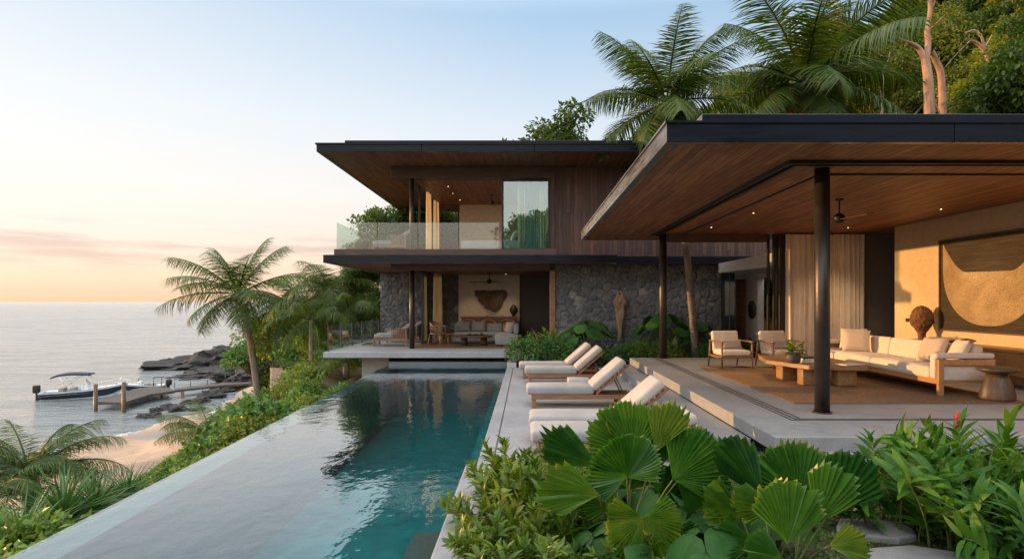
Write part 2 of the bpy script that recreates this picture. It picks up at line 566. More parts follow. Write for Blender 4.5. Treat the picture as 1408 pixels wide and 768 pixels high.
def m_rock(name, c1, c2, s=1.0, pale=None, world=True):
    n = N(name); p = n.pos(not world)
    g = n.noise(p, 1.3 * s, 8, 0.65, 0.4); v = n.n('ShaderNodeTexVoronoi', {'Vector': p, 'Scale': 3.0 * s}).outputs['Distance']
    f = n.noise(p, 14 * s, 5, 0.7)
    cc = n.ramp(g, [(0.3, dk(c1, 0.55)), (0.5, c1), (0.72, c2)])
    cc = n.mix(0.5, cc, n.ramp(f, [(0.3, dk(c1, 0.5)), (0.7, dk(c2, 1.15))]))
    h = n.mix(0.4, n.mix(0.5, g, f), v)
    return n.done(n.pbr(cc, 0.82, n.bump(h, 0.8, 0.12 / s), spec=0.3))

M = {}
M['deck'] = m_concrete('pale concrete paving', (0.315, 0.315, 0.32), 0.6, 0.22)
M['platform'] = m_concrete('platform concrete', (0.30, 0.29, 0.28), 0.55, 0.22)
M['conc'] = m_concrete('board concrete', (0.40, 0.38, 0.35))
M['plaster'] = m_concrete('warm lime plaster', (0.52, 0.41, 0.265), 0.8, 0.08)
M['white_plaster'] = m_concrete('off white plaster', (0.66, 0.60, 0.53), 0.8, 0.05)
M['dark_plaster'] = m_concrete('dark plaster', (0.09, 0.08, 0.07), 0.7, 0.15)
def m_fascia():
    n = N('charcoal sheet metal'); p = n.pos(True)
    a = n.noise(n.pos(True, (0.6, 0.6, 6)), 3, 4); b = n.noise(p, 1.2, 3)
    nm = n.bump(b, 0.15, 0.01)
    fr = n.schlick(0.012, 4.2, nm, 0.8)
    df = n.n('ShaderNodeBsdfDiffuse', {'Color': n.ramp(a, [(0.3, (0.0065, 0.0075, 0.0105)), (0.7, (0.012, 0.0135, 0.018))])}).outputs[0]
    gl = n.n('ShaderNodeBsdfGlossy', {'Color': (0.85, 0.85, 0.88, 1), 'Roughness': n.ramp(a, [(0.3, 0.24), (0.7, 0.36)]), 'Normal': nm}).outputs[0]
    return n.done(n.n('ShaderNodeMixShader', {0: fr, 1: df, 2: gl}).outputs[0])
M['fascia'] = m_fascia()
M['fascia_old'] = m_metal('charcoal metal', (0.008, 0.0095, 0.013), 0.45, 0.0, 0.12)
M['column'] = m_metal('dark bronze steel', (0.05, 0.042, 0.036), 0.38, 0.6)
M['frame'] = m_metal('black aluminium', (0.022, 0.02, 0.019), 0.4, 0.5)
M['soffit'] = m_planks('soffit boards', (0.19, 0.070, 0.025), (0.38, 0.165, 0.066), 0.11, 'y', 'x')
M['soffit_main'] = m_planks('main soffit boards', (0.16, 0.068, 0.033), (0.30, 0.145, 0.072), 0.10, 'y', 'x')
M['cladding'] = m_planks('dark timber cladding', (0.065, 0.028, 0.018), (0.16, 0.072, 0.044), 0.12, 'z', 'x', rough=0.6)
M['clad_x'] = m_planks('timber beam', (0.075, 0.036, 0.024), (0.10, 0.05, 0.033), 0.30, 'x', 'z', groove=0.01, seglen=30)
M['floorwood'] = m_planks('timber floor', (0.22, 0.12, 0.065), (0.30, 0.17, 0.095), 0.16, 'y', 'x')
M['jetty'] = m_planks('weathered jetty boards', (0.085, 0.068, 0.058), (0.145, 0.115, 0.098), 0.16, 'y', 'x', rough=0.75, groove=0.1)
M['teak'] = m_wood('teak', (0.20, 0.092, 0.042), (0.32, 0.165, 0.08))
M['teak_y'] = m_wood('teak lengthwise', (0.25, 0.11, 0.045), (0.38, 0.19, 0.085), axis='y')
M['oak'] = m_wood('honey timber', (0.36, 0.17, 0.06), (0.50, 0.27, 0.11), axis='y')
M['slabwood'] = m_wood('slab timber', (0.24, 0.125, 0.05), (0.38, 0.215, 0.09), axis='y')
M['darkwood'] = m_wood('dark timber', (0.075, 0.042, 0.025), (0.13, 0.075, 0.045))
M['stump'] = m_wood('carved stump', (0.05, 0.032, 0.02), (0.10, 0.064, 0.04), axis='z')
M['rattan'] = m_wood('rattan', (0.30, 0.16, 0.07), (0.45, 0.27, 0.13), axis='z', s=2)
M['drift'] = m_bark('driftwood', (0.30, 0.19, 0.115), (0.46, 0.31, 0.20), 1.2)
M['cream'] = m_fabric('cream linen', (0.62, 0.53, 0.43))
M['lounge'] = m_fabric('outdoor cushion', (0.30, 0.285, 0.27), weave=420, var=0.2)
M['blush'] = m_fabric('blush linen', (0.60, 0.46, 0.36))
M['greyfab'] = m_fabric('grey fabric', (0.22, 0.21, 0.20))
M['taupe'] = m_fabric('taupe fabric', (0.34, 0.29, 0.25))
M['white_bed'] = m_fabric('white bed linen', (0.78, 0.78, 0.80))
M['tan'] = m_fabric('tan fabric', (0.50, 0.34, 0.19))
M['curtain'] = m_fabric('linen curtain', (0.88, 0.77, 0.65), trans=0.25)
M['sheer'] = m_fabric('sheer curtain', (0.72, 0.72, 0.70), trans=0.4)
M['glass'] = m_glass('clear glass', (0.90, 0.96, 0.94), 1.0)
M['door_glass'] = m_glass('sliding door glass', (0.50, 0.74, 0.74), 0.75, 2.5)
M['dark_glass'] = m_glass('dark window glass', (0.45, 0.5, 0.5), 1.0, 1.7)
M['black'] = m_metal('black iron', (0.015, 0.014, 0.013), 0.5, 0.4)
M['bronze'] = m_metal('aged bronze', (0.07, 0.055, 0.04), 0.5, 0.5)
M['ceramic'] = m_concrete('pale ceramic', (0.55, 0.47, 0.38), 0.5, 0.1, True)
M['potclay'] = m_concrete('dark clay', (0.10, 0.08, 0.065), 0.6, 0.15, True)
M['paper'] = m_concrete('paper white', (0.72, 0.69, 0.64), 0.7, 0.05, True)
M['stonepale'] = m_concrete('pale stone', (0.45, 0.41, 0.37), 0.8, 0.2, True)
M['navy'] = m_fabric('navy canvas', (0.035, 0.04, 0.06))
M['gel_white'] = m_metal('white gelcoat', (0.72, 0.74, 0.75), 0.22, 0.0)
M['gel_navy'] = m_metal('navy gelcoat', (0.02, 0.024, 0.04), 0.2, 0.0)
M['steel'] = m_metal('polished steel', (0.6, 0.6, 0.6), 0.25, 1.0)
M['headrock'] = m_rock('shore rock', (0.038, 0.034, 0.032), (0.090, 0.081, 0.075), 0.9)
M['wallrock'] = m_rock('low stone wall', (0.20, 0.185, 0.165), (0.32, 0.30, 0.27), 1.6)
M['stepstone'] = m_concrete('stepping stone', (0.27, 0.26, 0.25), 0.75, 0.2)
M['palmbark'] = m_bark('palm bark', (0.20, 0.155, 0.115), (0.33, 0.27, 0.21), 2.0, True)
M['bark'] = m_bark('tree bark', (0.12, 0.085, 0.055), (0.21, 0.155, 0.105))
M['pinkbark'] = m_bark('smooth pink bark', (0.36, 0.20, 0.12), (0.52, 0.32, 0.21), 1.0)
M['palebark'] = m_bark('pale bark', (0.38, 0.33, 0.27), (0.52, 0.47, 0.40), 1.2)
M['stem'] = m_bark('green stem', (0.10, 0.12, 0.035), (0.17, 0.19, 0.06), 1.0)

M['palm'] = m_leaf('coconut frond', (0.022, 0.054, 0.009), (0.049, 0.094, 0.013), (0.111, 0.151, 0.022), 0.4, 0.3, 0.5, (0.25, 0.20, 0.06))
M['tree_a'] = m_leaf('deep green leaves', (0.026, 0.055, 0.010), (0.058, 0.109, 0.016), (0.124, 0.172, 0.025), 0.5, 0.3, 0.25)
M['tree_b'] = m_leaf('olive leaves', (0.052, 0.076, 0.012), (0.117, 0.148, 0.020), (0.235, 0.234, 0.029), 0.5, 0.3, 0.25)
M['tree_c'] = m_leaf('yellow green leaves', (0.069, 0.097, 0.012), (0.162, 0.201, 0.021), (0.293, 0.306, 0.034), 0.5, 0.35, 0.25)
M['shrub'] = m_leaf('shrub leaves', (0.029, 0.078, 0.022), (0.062, 0.156, 0.038), (0.133, 0.257, 0.060), 0.4, 0.3, 1.5)
M['shrub_y'] = m_leaf('bright shrub leaves', (0.046, 0.099, 0.019), (0.112, 0.198, 0.032), (0.218, 0.290, 0.059), 0.4, 0.32, 1.5, (0.30, 0.26, 0.07))
M['fan'] = m_fanleaf('fan palm leaf', (0.012, 0.058, 0.008), (0.034, 0.118, 0.013), (0.095, 0.205, 0.022), (0.20, 0.18, 0.04))
M['fan_y'] = m_fanleaf('yellowing fan palm leaf', (0.030, 0.100, 0.010), (0.080, 0.165, 0.016), (0.20, 0.25, 0.032), (0.36, 0.27, 0.06))
M['ginger'] = m_leaf('ginger leaf', (0.016, 0.069, 0.009), (0.041, 0.132, 0.015), (0.109, 0.218, 0.025), 0.42, 0.34, 1.8, (0.22, 0.24, 0.04), 0.2)
M['lance'] = m_leaf('lance leaf', (0.030, 0.080, 0.010), (0.080, 0.150, 0.016), (0.18, 0.235, 0.030), 0.36, 0.3, 2.2, (0.30, 0.27, 0.08))
M['sword'] = m_leaf('sword leaf', (0.025, 0.077, 0.022), (0.056, 0.138, 0.035), (0.112, 0.206, 0.050), 0.38, 0.25, 1.5)
M['broad'] = m_leaf('broad dark leaf', (0.014, 0.055, 0.013), (0.031, 0.104, 0.021), (0.072, 0.176, 0.034), 0.5, 0.3, 1.5, None, 0.18)
M['cover'] = m_leaf('ground cover leaf', (0.033, 0.090, 0.021), (0.075, 0.158, 0.033), (0.135, 0.232, 0.051), 0.5, 0.25, 2.5)
M['dryleaf'] = m_leaf('dry frond', (0.07, 0.045, 0.018), (0.13, 0.085, 0.035), (0.21, 0.145, 0.065), 0.7, 0.2, 1.5)
M['red'] = m_leaf('red bract', (0.30, 0.02, 0.02), (0.48, 0.04, 0.035), (0.6, 0.10, 0.06), 0.4, 0.15, 3)

def m_softstone():
    n = N('dark field stone'); p = n.pos(); wv = n.n('ShaderNodeTexNoise', {'Vector': p, 'Scale': 3.0, 'Detail': 4.0}).outputs['Color']
    p = n.mix(0.16, p, wv)
    v = n.n('ShaderNodeTexVoronoi', {'Vector': p, 'Scale': 5.5, 'Randomness': 1.0}, feature='F1')
    e = n.n('ShaderNodeTexVoronoi', {'Vector': p, 'Scale': 5.5, 'Randomness': 1.0}, feature='DISTANCE_TO_EDGE').outputs['Distance']
    sp = n.n('ShaderNodeSeparateColor', {0: v.outputs['Color']})
    g = n.noise(p, 9, 7, 0.7); f = n.noise(p, 45, 4, 0.65)
    cc = n.ramp(sp.outputs[0], [(0.0, (0.055, 0.058, 0.066)), (0.40, (0.12, 0.12, 0.128)), (0.75, (0.20, 0.19, 0.178)), (0.93, (0.27, 0.245, 0.21)), (0.945, (0.50, 0.46, 0.40))])
    cc = n.mix(0.55, cc, n.ramp(g, [(0.3, (0.035, 0.036, 0.04)), (0.5, (0.11, 0.11, 0.115)), (0.70, (0.27, 0.26, 0.25))]))
    cc = n.mix(0.35, cc, n.ramp(f, [(0.35, (0.04, 0.04, 0.043)), (0.65, (0.24, 0.23, 0.22))]))
    cc = n.mix(n.ramp(e, [(0.0, 0.5), (0.035, 0.0)]), cc, (0.05, 0.05, 0.052))
    h = n.mix(0.55, n.ramp(e, [(0.0, 0.0), (0.18, 1.0)]), n.mix(0.4, g, f))
    return n.done(n.pbr(cc, 0.8, n.bump(h, 0.9, 0.06), spec=0.35))
M['stone'] = m_softstone()
M['ledge'] = m_concrete('wet grey ledge', (0.17, 0.185, 0.195), 0.4, 0.2)
M['wetstone'] = m_concrete('wet pool edge stone', (0.03, 0.065, 0.072), 0.3, 0.15)
def m_rug():
    n = N('jute rug'); p = n.pos(True)
    a = n.noise(p, 1.2, 3); b = n.noise(p, 26, 5, 0.75)
    w = n.n('ShaderNodeTexWave', {'Vector': p, 'Scale': 9.0, 'Distortion': 2.0, 'Detail': 2.0, 'Detail Scale': 6.0}, bands_direction='Y').outputs['Fac']
    cc = n.ramp(b, [(0.3, (0.09, 0.048, 0.026)), (0.5, (0.20, 0.118, 0.064)), (0.7, (0.34, 0.215, 0.125))])
    cc = n.mix(0.2, cc, n.ramp(a, [(0.3, (0.18, 0.10, 0.05)), (0.7, (0.34, 0.20, 0.11))]))
    cc = n.mix(n.ramp(w, [(0.0, 0.35), (0.3, 0.0)]), cc, (0.12, 0.065, 0.035))
    return n.done(n.pbr(cc, 0.95, n.bump(n.mix(0.5, b, w), 0.7, 0.012), spec=0.1))
M['rug'] = m_rug()
def m_pooltile():
    n = N('teal pool tile'); p = n.pos()
    br = n.n('ShaderNodeTexBrick', {'Vector': p, 'Color1': (0.001, 0.112, 0.118, 1), 'Color2': (0.002, 0.165, 0.168, 1), 'Mortar': (0.01, 0.11, 0.12, 1), 'Scale': 1.0,
            'Mortar Size': 0.006, 'Brick Width': 0.30, 'Row Height': 0.30, 'Bias': 0.0})
    a = n.noise(p, 3.5, 4, 0.6)
    cc = n.mix(0.4, br.outputs['Color'], n.ramp(a, [(0.35, (0.002, 0.055, 0.06)), (0.65, (0.010, 0.20, 0.20))]))
    return n.done(n.pbr(cc, 0.4, n.bump(br.outputs['Fac'], 0.2, 0.003)))
M['pooltile'] = m_pooltile()
def m_poolwater():
    n = N('pool water'); p = n.pos()
    a = n.noise(n.pos(False, (1.0, 0.55, 1)), 2.6, 3, 0.5, 0.3); b = n.noise(n.pos(False, (1.0, 0.7, 1)), 9.0, 2, 0.5)
    d_ = n.noise(n.pos(False, (1.0, 0.8, 1)), 26.0, 2, 0.5)
    nm = n.bump(n.mix(0.035, n.mix(0.22, a, b), d_), 0.17, 0.06)
    fr = n.schlick(0.02, 2.95, nm, 0.85)
    tr = n.n('ShaderNodeBsdfTransparent', {'Color': (0.72, 0.95, 0.95, 1)}).outputs[0]
    gl = n.n('ShaderNodeBsdfGlossy', {'Color': (1, 1, 1, 1), 'Roughness': 0.015, 'Normal': nm}).outputs[0]
    return n.done(n.n('ShaderNodeMixShader', {0: fr, 1: tr, 2: gl}).outputs[0])
M['poolwater'] = m_poolwater()
def m_sea():
    n = N('evening sea')
    a = n.noise(n.pos(False, (0.20, 0.50, 1)), 0.55, 4, 0.55, 0.5)
    b = n.noise(n.pos(False, (0.45, 1.0, 1)), 1.3, 5, 0.6, 0.3)
    c = n.noise(n.pos(False, (0.03, 0.10, 1)), 0.6, 5, 0.6)
    nm = n.bump(n.mix(0.35, a, b), 1.0, 1.5)
    fr = n.schlick(0.07, 2.7, nm, 0.95)
    # wind ruffled streaks mirror less of the sky than slick water
    ru = n.noise(n.pos(False, (0.10, 0.42, 1)), 0.8, 6, 0.68, 0.7); rv = n.noise(n.pos(False, (0.012, 0.045, 1)), 0.8, 4, 0.6)
    fr = n.math('MULTIPLY', fr, n.math('ADD', n.ramp(ru, [(0.36, 0.80), (0.60, 1.16)]), n.math('MULTIPLY', n.math('SUBTRACT', rv, 0.5), 0.35)))
    fr = n.math('MINIMUM', fr, 0.97)
    dc = n.ramp(c, [(0.3, (0.085, 0.115, 0.115)), (0.7, (0.14, 0.165, 0.16))])
    df = n.n('ShaderNodeBsdfDiffuse', {'Color': dc}).outputs[0]
    gl = n.n('ShaderNodeBsdfGlossy', {'Color': (1, 1, 1, 1), 'Roughness': 0.16, 'Normal': nm}).outputs[0]
    return n.done(n.n('ShaderNodeMixShader', {0: fr, 1: df, 2: gl}).outputs[0])
M['sea'] = m_sea()
def m_sand():
    n = N('beach sand'); p = n.pos()
    sp = n.n('ShaderNodeSeparateXYZ', {0: p})
    a = n.noise(p, 0.6, 5, 0.65); b = n.noise(n.pos(False, (0.5, 1.4, 1)), 2.2, 6, 0.7, 0.6); f = n.noise(p, 18, 4, 0.7)
    cc = n.ramp(a, [(0.3, (0.33, 0.235, 0.165)), (0.7, (0.44, 0.325, 0.235))])
    cc = n.mix(n.ramp(b, [(0.54, 0.0), (0.66, 0.8)]), cc, (0.15, 0.112, 0.085))
    cc = n.mix(0.25, cc, n.ramp(f, [(0.35, (0.26, 0.17, 0.11)), (0.65, (0.58, 0.43, 0.30))]))
    wet = n.ramp(n.n('ShaderNodeMapRange', {'Value': n.math('ADD', sp.outputs['Z'], n.math('MULTIPLY', n.math('SUBTRACT', a, 0.5), 0.25)), 'From Min': -7.3, 'From Max': -6.95}).outputs[0],
                 [(0.0, 0.9), (0.55, 0.6), (0.8, 0.0)])
    cc = n.mix(wet, cc, (0.27, 0.205, 0.155))
    rg = n.mix(wet, (0.9, 0.9, 0.9), (0.3, 0.3, 0.3))
    return n.done(n.pbr(cc, rg, n.bump(n.mix(0.5, b, f), 0.6, 0.06), spec=0.4))
M['sand'] = m_sand()
def m_foam():
    n = N('wash foam'); p = n.pos()
    a = n.noise(p, 1.6, 6, 0.7)
    df = n.n('ShaderNodeBsdfDiffuse', {'Color': (0.78, 0.78, 0.76, 1)}).outputs[0]
    tr = n.n('ShaderNodeBsdfTransparent', {}).outputs[0]
    return n.done(n.n('ShaderNodeMixShader', {0: n.ramp(a, [(0.42, 0.0), (0.62, 0.85)]), 1: tr, 2: df}).outputs[0])
M['foam'] = m_foam()
def m_soil():
    n = N('soil and litter'); p = n.pos()
    a = n.noise(p, 1.1, 6, 0.65); f = n.noise(p, 16, 5, 0.7)
    cc = n.ramp(a, [(0.3, (0.030, 0.036, 0.014)), (0.5, (0.055, 0.055, 0.024)), (0.7, (0.09, 0.07, 0.04))])
    cc = n.mix(0.4, cc, n.ramp(f, [(0.35, (0.02, 0.02, 0.012)), (0.65, (0.11, 0.085, 0.05))]))
    return n.done(n.pbr(cc, 0.95, n.bump(n.mix(0.5, a, f), 0.9, 0.08), spec=0.1))
M['soil'] = m_soil()
def m_lamp():
    n = N('lit downlight')
    return n.done(n.n('ShaderNodeEmission', {'Color': (1.0, 0.72, 0.42, 1), 'Strength': 5.0}).outputs[0])
M['lamp'] = m_lamp()
M['grey_plaster'] = m_concrete('grey brown plaster', (0.17, 0.15, 0.13), 0.75, 0.12)

# ================================================================ THE SETTING
XS_Y = [-40, 0, 20, 30, 39, 48, 53, 58, 66, 76, 90, 110, 140]
XS_X = [-34, -31, -29.5, -28.6, -27.6, -25.6, -24.6, -27, -33, -39, -44, -46, -46]
def sstep(a, b, x):
    t = np.clip((x - a) / (b - a), 0, 1)
    return t * t * (3 - 2 * t)
def height(x, y):
    x = np.asarray(x, float); y = np.asarray(y, float)
    xs = np.interp(y, XS_Y, XS_X)
    s = x - xs
    xe = np.where(y < 19, -4.5, -6.5 + 0 * y)
    beach = -7.2 + np.where(s > 0, 0.12 * s + 0.10 * (1 - np.exp(-np.maximum(s, 0) / 1.2)), 0.25 * s)
    beach = np.maximum(beach, -10.5)
    x0 = xs + 11.5
    t = np.clip((x - x0) / (xe - x0), 0, 1)
    rise = (t ** (1.25 + 1.6 * (1 - sstep(15, 27, y)))) * 4.9
    b0 = -7.2 + 0.12 * 11.5
    h = np.where(x < x0, beach, b0 + rise)
    h = np.where(x > xe, -0.35 - 0.5 * (1 - sstep(0, 2.0, x - xe)), h)
    hill = np.maximum(0, x - 10.5) * 0.92 * sstep(13, 26, y) + np.maximum(0, x - 14.5) * 0.75 * (1 - sstep(13, 26, y))
    back = np.maximum(0, y - 30) * 0.33 * sstep(-8, 4, x)
    hill = 26 * (1 - np.exp(-(hill + back) / 26)) * 1.25
    wob = 0.25 * np.sin(x * 0.9 + 1.3 * np.sin(y * 0.35)) + 0.2 * np.sin(y * 0.75 + x * 0.3)
    h = h + hill + wob * np.where((x > 9.5) | (y > 32) | ((x < -6) & (h > -6)), 1.0, 0.0)
    pool = (x > -4.6) & (x < -0.3) & (y > -1) & (y < 20)
    h = np.where(pool, -2.4, h)
    return h
def hz(x, y):
    return float(height(np.array([x]), np.array([y]))[0])
def drop(px, py):
    """where the ray through a photograph point meets the ground"""
    d = 3.0
    while d < 150:
        p = D(px, py, d)
        if p.z <= hz(p.x, p.y): return p
        d += 0.1
    return p

gx = np.unique(np.concatenate([np.arange(-60, -20, 0.8), np.arange(-20, 16, 0.5), np.arange(16, 75, 1.5)]))
gy = np.unique(np.concatenate([np.arange(-42, 0, 2.0), np.arange(0, 60, 0.5), np.arange(60, 150, 1.5)]))
XX, YY = np.meshgrid(gx, gy, indexing='ij')
ZZ = height(XX, YY)
ni, nj = XX.shape
Vt = np.stack([XX, YY, ZZ], -1).reshape(-1, 3)
I, J = np.meshgrid(np.arange(ni - 1), np.arange(nj - 1), indexing='ij')
q = np.stack([I * nj + J, (I + 1) * nj + J, (I + 1) * nj + J + 1, I * nj + J + 1], -1).reshape(-1, 4)
cxy = Vt[q].mean(1)
s_ = cxy[:, 0] - np.interp(cxy[:, 1], XS_Y, XS_X)
sandy = (s_ < 12.3) & (cxy[:, 1] < 62)
def submesh(name, sel, mat):
    f = q[sel]
    u, inv = np.unique(f.ravel(), return_inverse=True)
    o = np_mesh(name, Vt[u], [inv.reshape(-1, 4)], mat)
    return tag(o, kind='structure')
submesh('sand_beach', sandy, M['sand'])
submesh('terrain', ~sandy, M['soil'])
S = 30000
MB().add([(-S, -400, -7.2), (S, -400, -7.2), (S, S, -7.2), (-S, S, -7.2)], [(0, 1, 2, 3)]).build('sea', M['sea'], kind='structure')

vs_ = []
yy_ = np.arange(16, 54, 0.35)
for i, y in enumerate(yy_):
    x = float(np.interp(y, XS_Y, XS_X)); w = 0.25 + 0.2 * math.sin(y * 1.7) * math.sin(y * 0.6); o_ = 0.25 * math.sin(y * 0.9) + 0.15 * math.sin(y * 2.3)
    vs_ += [(x + o_ - 0.7 - w, y, -7.192), (x + o_ + 0.05, y, -7.188)]
MB().add(vs_, [(2 * i, 2 * i + 1, 2 * i + 3, 2 * i + 2) for i in range(len(yy_) - 1)]).build('shore_foam', M['foam'], kind='structure')
# pool deck, the low tread in front of the pavilion, the planting bed
dk_ = MB()
dk_.box(-0.372, 3.1, 6.75, 17.0, -0.5, 0.0)
dk_.box(-0.56, -0.392, 6.75, 17.0, -0.5, 0.0)
dk_.box(-0.392, -0.372, 6.75, 17.0, -0.5, -0.03)
dk_.build('pool_deck', M['deck'], bevel=0.008, kind='structure')
MB().box(-0.67, -0.30, 0.3, 6.745, -0.6, 0.035).build('planter_kerb', M['deck'], bevel=0.01, kind='structure')
st = MB()
st.box(2.27, 2.66, 7.35, 16.0, 0.004, 0.18)
st.build('step', M['platform'], bevel=0.01, kind='structure')
MB().add([(-0.3, 0.3, -0.08), (14, 0.3, -0.08), (14, 6.70, -0.08), (-0.3, 6.70, -0.08)], [(0, 1, 2, 3)]).build('planting_bed', M['soil'], kind='structure')
MB().add([(-0.55, 17.004, 0.0), (9, 17.004, 0.0), (9, 19.0, 0.0), (-0.55, 19.0, 0.0)], [(0, 1, 2, 3)]).build('wall_bed', M['soil'], kind='structure')

# ================================================================ SWIMMING POOL
pool = empty('swimming_pool', (-2.3, 10, 0), 'long teal infinity pool with a submerged overflow edge towards the sea', 'swimming pool')
def xl(y):                                                # inner line of the outer wall
    return -3.72 - (y - 4.36) * (0.40 / 15.1)
Y0, Y1 = 0.6, 19.3
def strip(mb, f0, f1, z0, z1):
    mb.add([(f0(Y0), Y0, z0), (f1(Y0), Y0, z0), (f1(Y1), Y1, z0), (f0(Y1), Y1, z0), (f0(Y0), Y0, z1), (f1(Y0), Y0, z1), (f1(Y1), Y1, z1), (f0(Y1), Y1, z1)],
           [(0, 3, 2, 1), (4, 5, 6, 7), (0, 1, 5, 4), (1, 2, 6, 5), (2, 3, 7, 6), (3, 0, 4, 7)])
m = MB(); strip(m, lambda y: xl(y) + 0.32, lambda y: -0.672, -1.7, -1.45)
m.box(-0.672, -0.50, 6.72, Y1, -1.7, -0.04); m.box(-0.672, -0.60, Y0, 6.72, -1.7, -0.04)
m.build('basin', M['pooltile'], pool)
m = MB(); strip(m, lambda y: xl(y), lambda y: xl(y) + 0.32, -2.4, -0.055)
m.build('overflow_wall', M['wetstone'], pool)
m = MB(); m.box(-4.02, -0.56, 17.95, 19.3, -1.7, 0.07); m.build('far_ledge', M['ledge'], pool, bevel=0.01)
m = MB(); m.box(-1.02, -0.675, 3.6, 5.6, -1.45, -0.28); m.build('seat_ledge', M['potclay'], pool, bevel=0.01)
wv = [(xl(Y0) + 0.0, Y0, -0.03), (-0.55, Y0, -0.03), (-0.55, Y1, -0.03), (xl(Y1), Y1, -0.03)]
MB().add(wv, [(0, 1, 2, 3)]).build('pool_water', M['poolwater'], kind='structure')

# ================================================================ MAIN HOUSE
def grid_wall(name, x0, x1, z0, z1, y, parent, mat, step=0.035, amp=0.075, holes=None, side=-1):
    nx, nz = int((x1 - x0) / step) + 1, int((z1 - z0) / step) + 1
    vs_ = []
    for i in range(nx + 1):
        for k in range(nz + 1):
            x = x0 + (x1 - x0) * i / nx; z = z0 + (z1 - z0) * k / nz
            dv = mnoise.voronoi(Vector((x * 4.6 + 0.3 * mnoise.noise(Vector((x * 5, y, z * 5))), y, z * 5.6)))[0]
            a = 0.2 + min(1.0, (dv[1] - dv[0]) * 2.4) * 0.9 - 0.6 + mnoise.noise(Vector((x * 3.1, y, z * 3.1))) * 0.4 + mnoise.noise(Vector((x * 13, y, z * 13))) * 0.35
            vs_.append((x, y + side * (0.5 + 0.5 * a) * amp, z))
    fs = [(i * (nz + 1) + k, (i + 1) * (nz + 1) + k, (i + 1) * (nz + 1) + k + 1, i * (nz + 1) + k + 1) for i in range(nx) for k in range(nz)]
    mb = MB().add(vs_, fs, True)
    return mb
house = empty('main_house', (0, 20, 0.36), 'two storey villa with a dark flat roof, timber cladding and dark stone ground floor', 'villa')
# terrace and supports
m = MB(); m.box(-5.88, -0.52, 17.8, 24.4, 0.19, 0.36); m.build('terrace_slab', M['deck'], house, bevel=0.015)
m = MB(); m.box(-4.95, -4.14, 18.5, 18.75, -3.2, 0.187); m.box(-4.95, -4.75, 18.75, 24, -3.2, 0.187); m.box(-4.14, -0.52, 19.32, 19.5, -2, 0.187)
m.build('support_wall', M['conc'], house)
m = MB(); m.box(-0.517, 6.0, 19.22, 26, -0.3, 0.33); m.build('plinth', M['conc'], house)
m = MB(); m.box(-0.56, -0.30, 17.01, 19.2, -0.4, 0.12); m.build('planter_edge', M['conc'], house, bevel=0.01)
m = MB(); m.box(-3.55, 0.72, 19.15, 24.3, 0.361, 0.375); m.build('timber_floor', M['floorwood'], house)
# first floor slab with metal fascia and board soffit
fz0, fz1 = 2.93, 3.16
m = MB(); m.box(-5.88, 2.6, 17.8, 17.92, fz0, fz1); m.box(2.6, 7.2, 18.4, 18.52, fz0, fz1); m.box(-5.88, -5.76, 17.92, 25.5, fz0, fz1); m.box(2.48, 2.6, 17.92, 18.4, fz0, fz1)
m.build('slab_fascia', M['fascia'], house, bevel=0.006)
m = MB(); m.box(-5.76, 2.48, 17.92, 25.5, fz0 + 0.02, fz1 - 0.01); m.box(2.48, 7.2, 18.52, 25.5, fz0 + 0.02, fz1 - 0.01); m.build('slab', M['soffit_main'], house)
m = MB(); m.box(-5.66, 0.85, 18.1, 18.22, 3.165, 3.35); m.box(-5.66, -5.54, 18.22, 25, 3.165, 3.35); m.build('balcony_kerb', M['clad_x'], house, bevel=0.005)
m = MB(); m.box(-5.54, 0.85, 18.22, 25.2, 3.165, 3.34); m.build('upper_floor', M['floorwood'], house)
# downstand beams
m = MB(); m.box(-4.18, 0.70, 18.95, 19.25, 2.77, 2.948); m.build('lower_beam', M['clad_x'], house, bevel=0.005)
m = MB(); m.box(-4.18, 0.85, 18.95, 19.3, 5.6, 5.935); m.build('upper_beam', M['clad_x'], house, bevel=0.005)
m = MB(); m.tube([(-3.57, 19.12, 0.36), (-3.57, 19.12, 2.77)], 0.075, 16); m.build('column', M['column'], house)
m = MB(); m.tube([(-3.57, 19.12, 3.345), (-3.57, 19.12, 5.6)], 0.07, 16); m.build('column', M['column'], house)
# stone walls
mb = grid_wall('s', 0.86, 5.98, -0.1, fz0 + 0.01, 19.1, house, M['stone']); mb.build('stone_wall', M['stone'], house)
m = MB(); m.box(0.86, 5.98, 19.12, 19.4, -0.1, fz0 + 0.01); m.box(5.75, 5.98, 19.4, 25, -0.1, fz0 + 0.01); m.build('stone_wall', M['stone'], house)
mb = grid_wall('s', -5.75, -3.62, 0.37, fz0 + 0.01, 24.2, house, M['stone'])
mb.box(-5.75, -3.62, 24.21, 24.5, 0.37, fz0 + 0.01); mb.build('stone_wall', M['stone'], house)
mb = grid_wall('s', -3.60, -2.69, 0.37, 2.93, 24.22, house, M['stone'], amp=0.03); mb.build('stone_wall', M['darkwood'] if False else M['stone'], house)
m = MB(); m.box(-0.29, 0.86, 24.2, 24.3, 0.37, 2.93); m.box(0.87, 0.95, 19.45, 24.2, 0.37, 2.93); m.build('dark_wall', M['dark_plaster'], house)
m = MB(); m.box(-2.68, -0.30, 24.1, 24.3, 0.37, 2.93); m.build('plaster_wall', M['white_plaster'], house)
m = MB(); m.box(-3.6, 0.87, 24.32, 24.5, 0.3, 2.93); m.build('back_wall', M['dark_plaster'], house)
m = MB(); m.box(-3.5, 0.72, 19.26, 24.2, 2.86, 2.92); m.build('lounge_ceiling', M['soffit_main'], house)
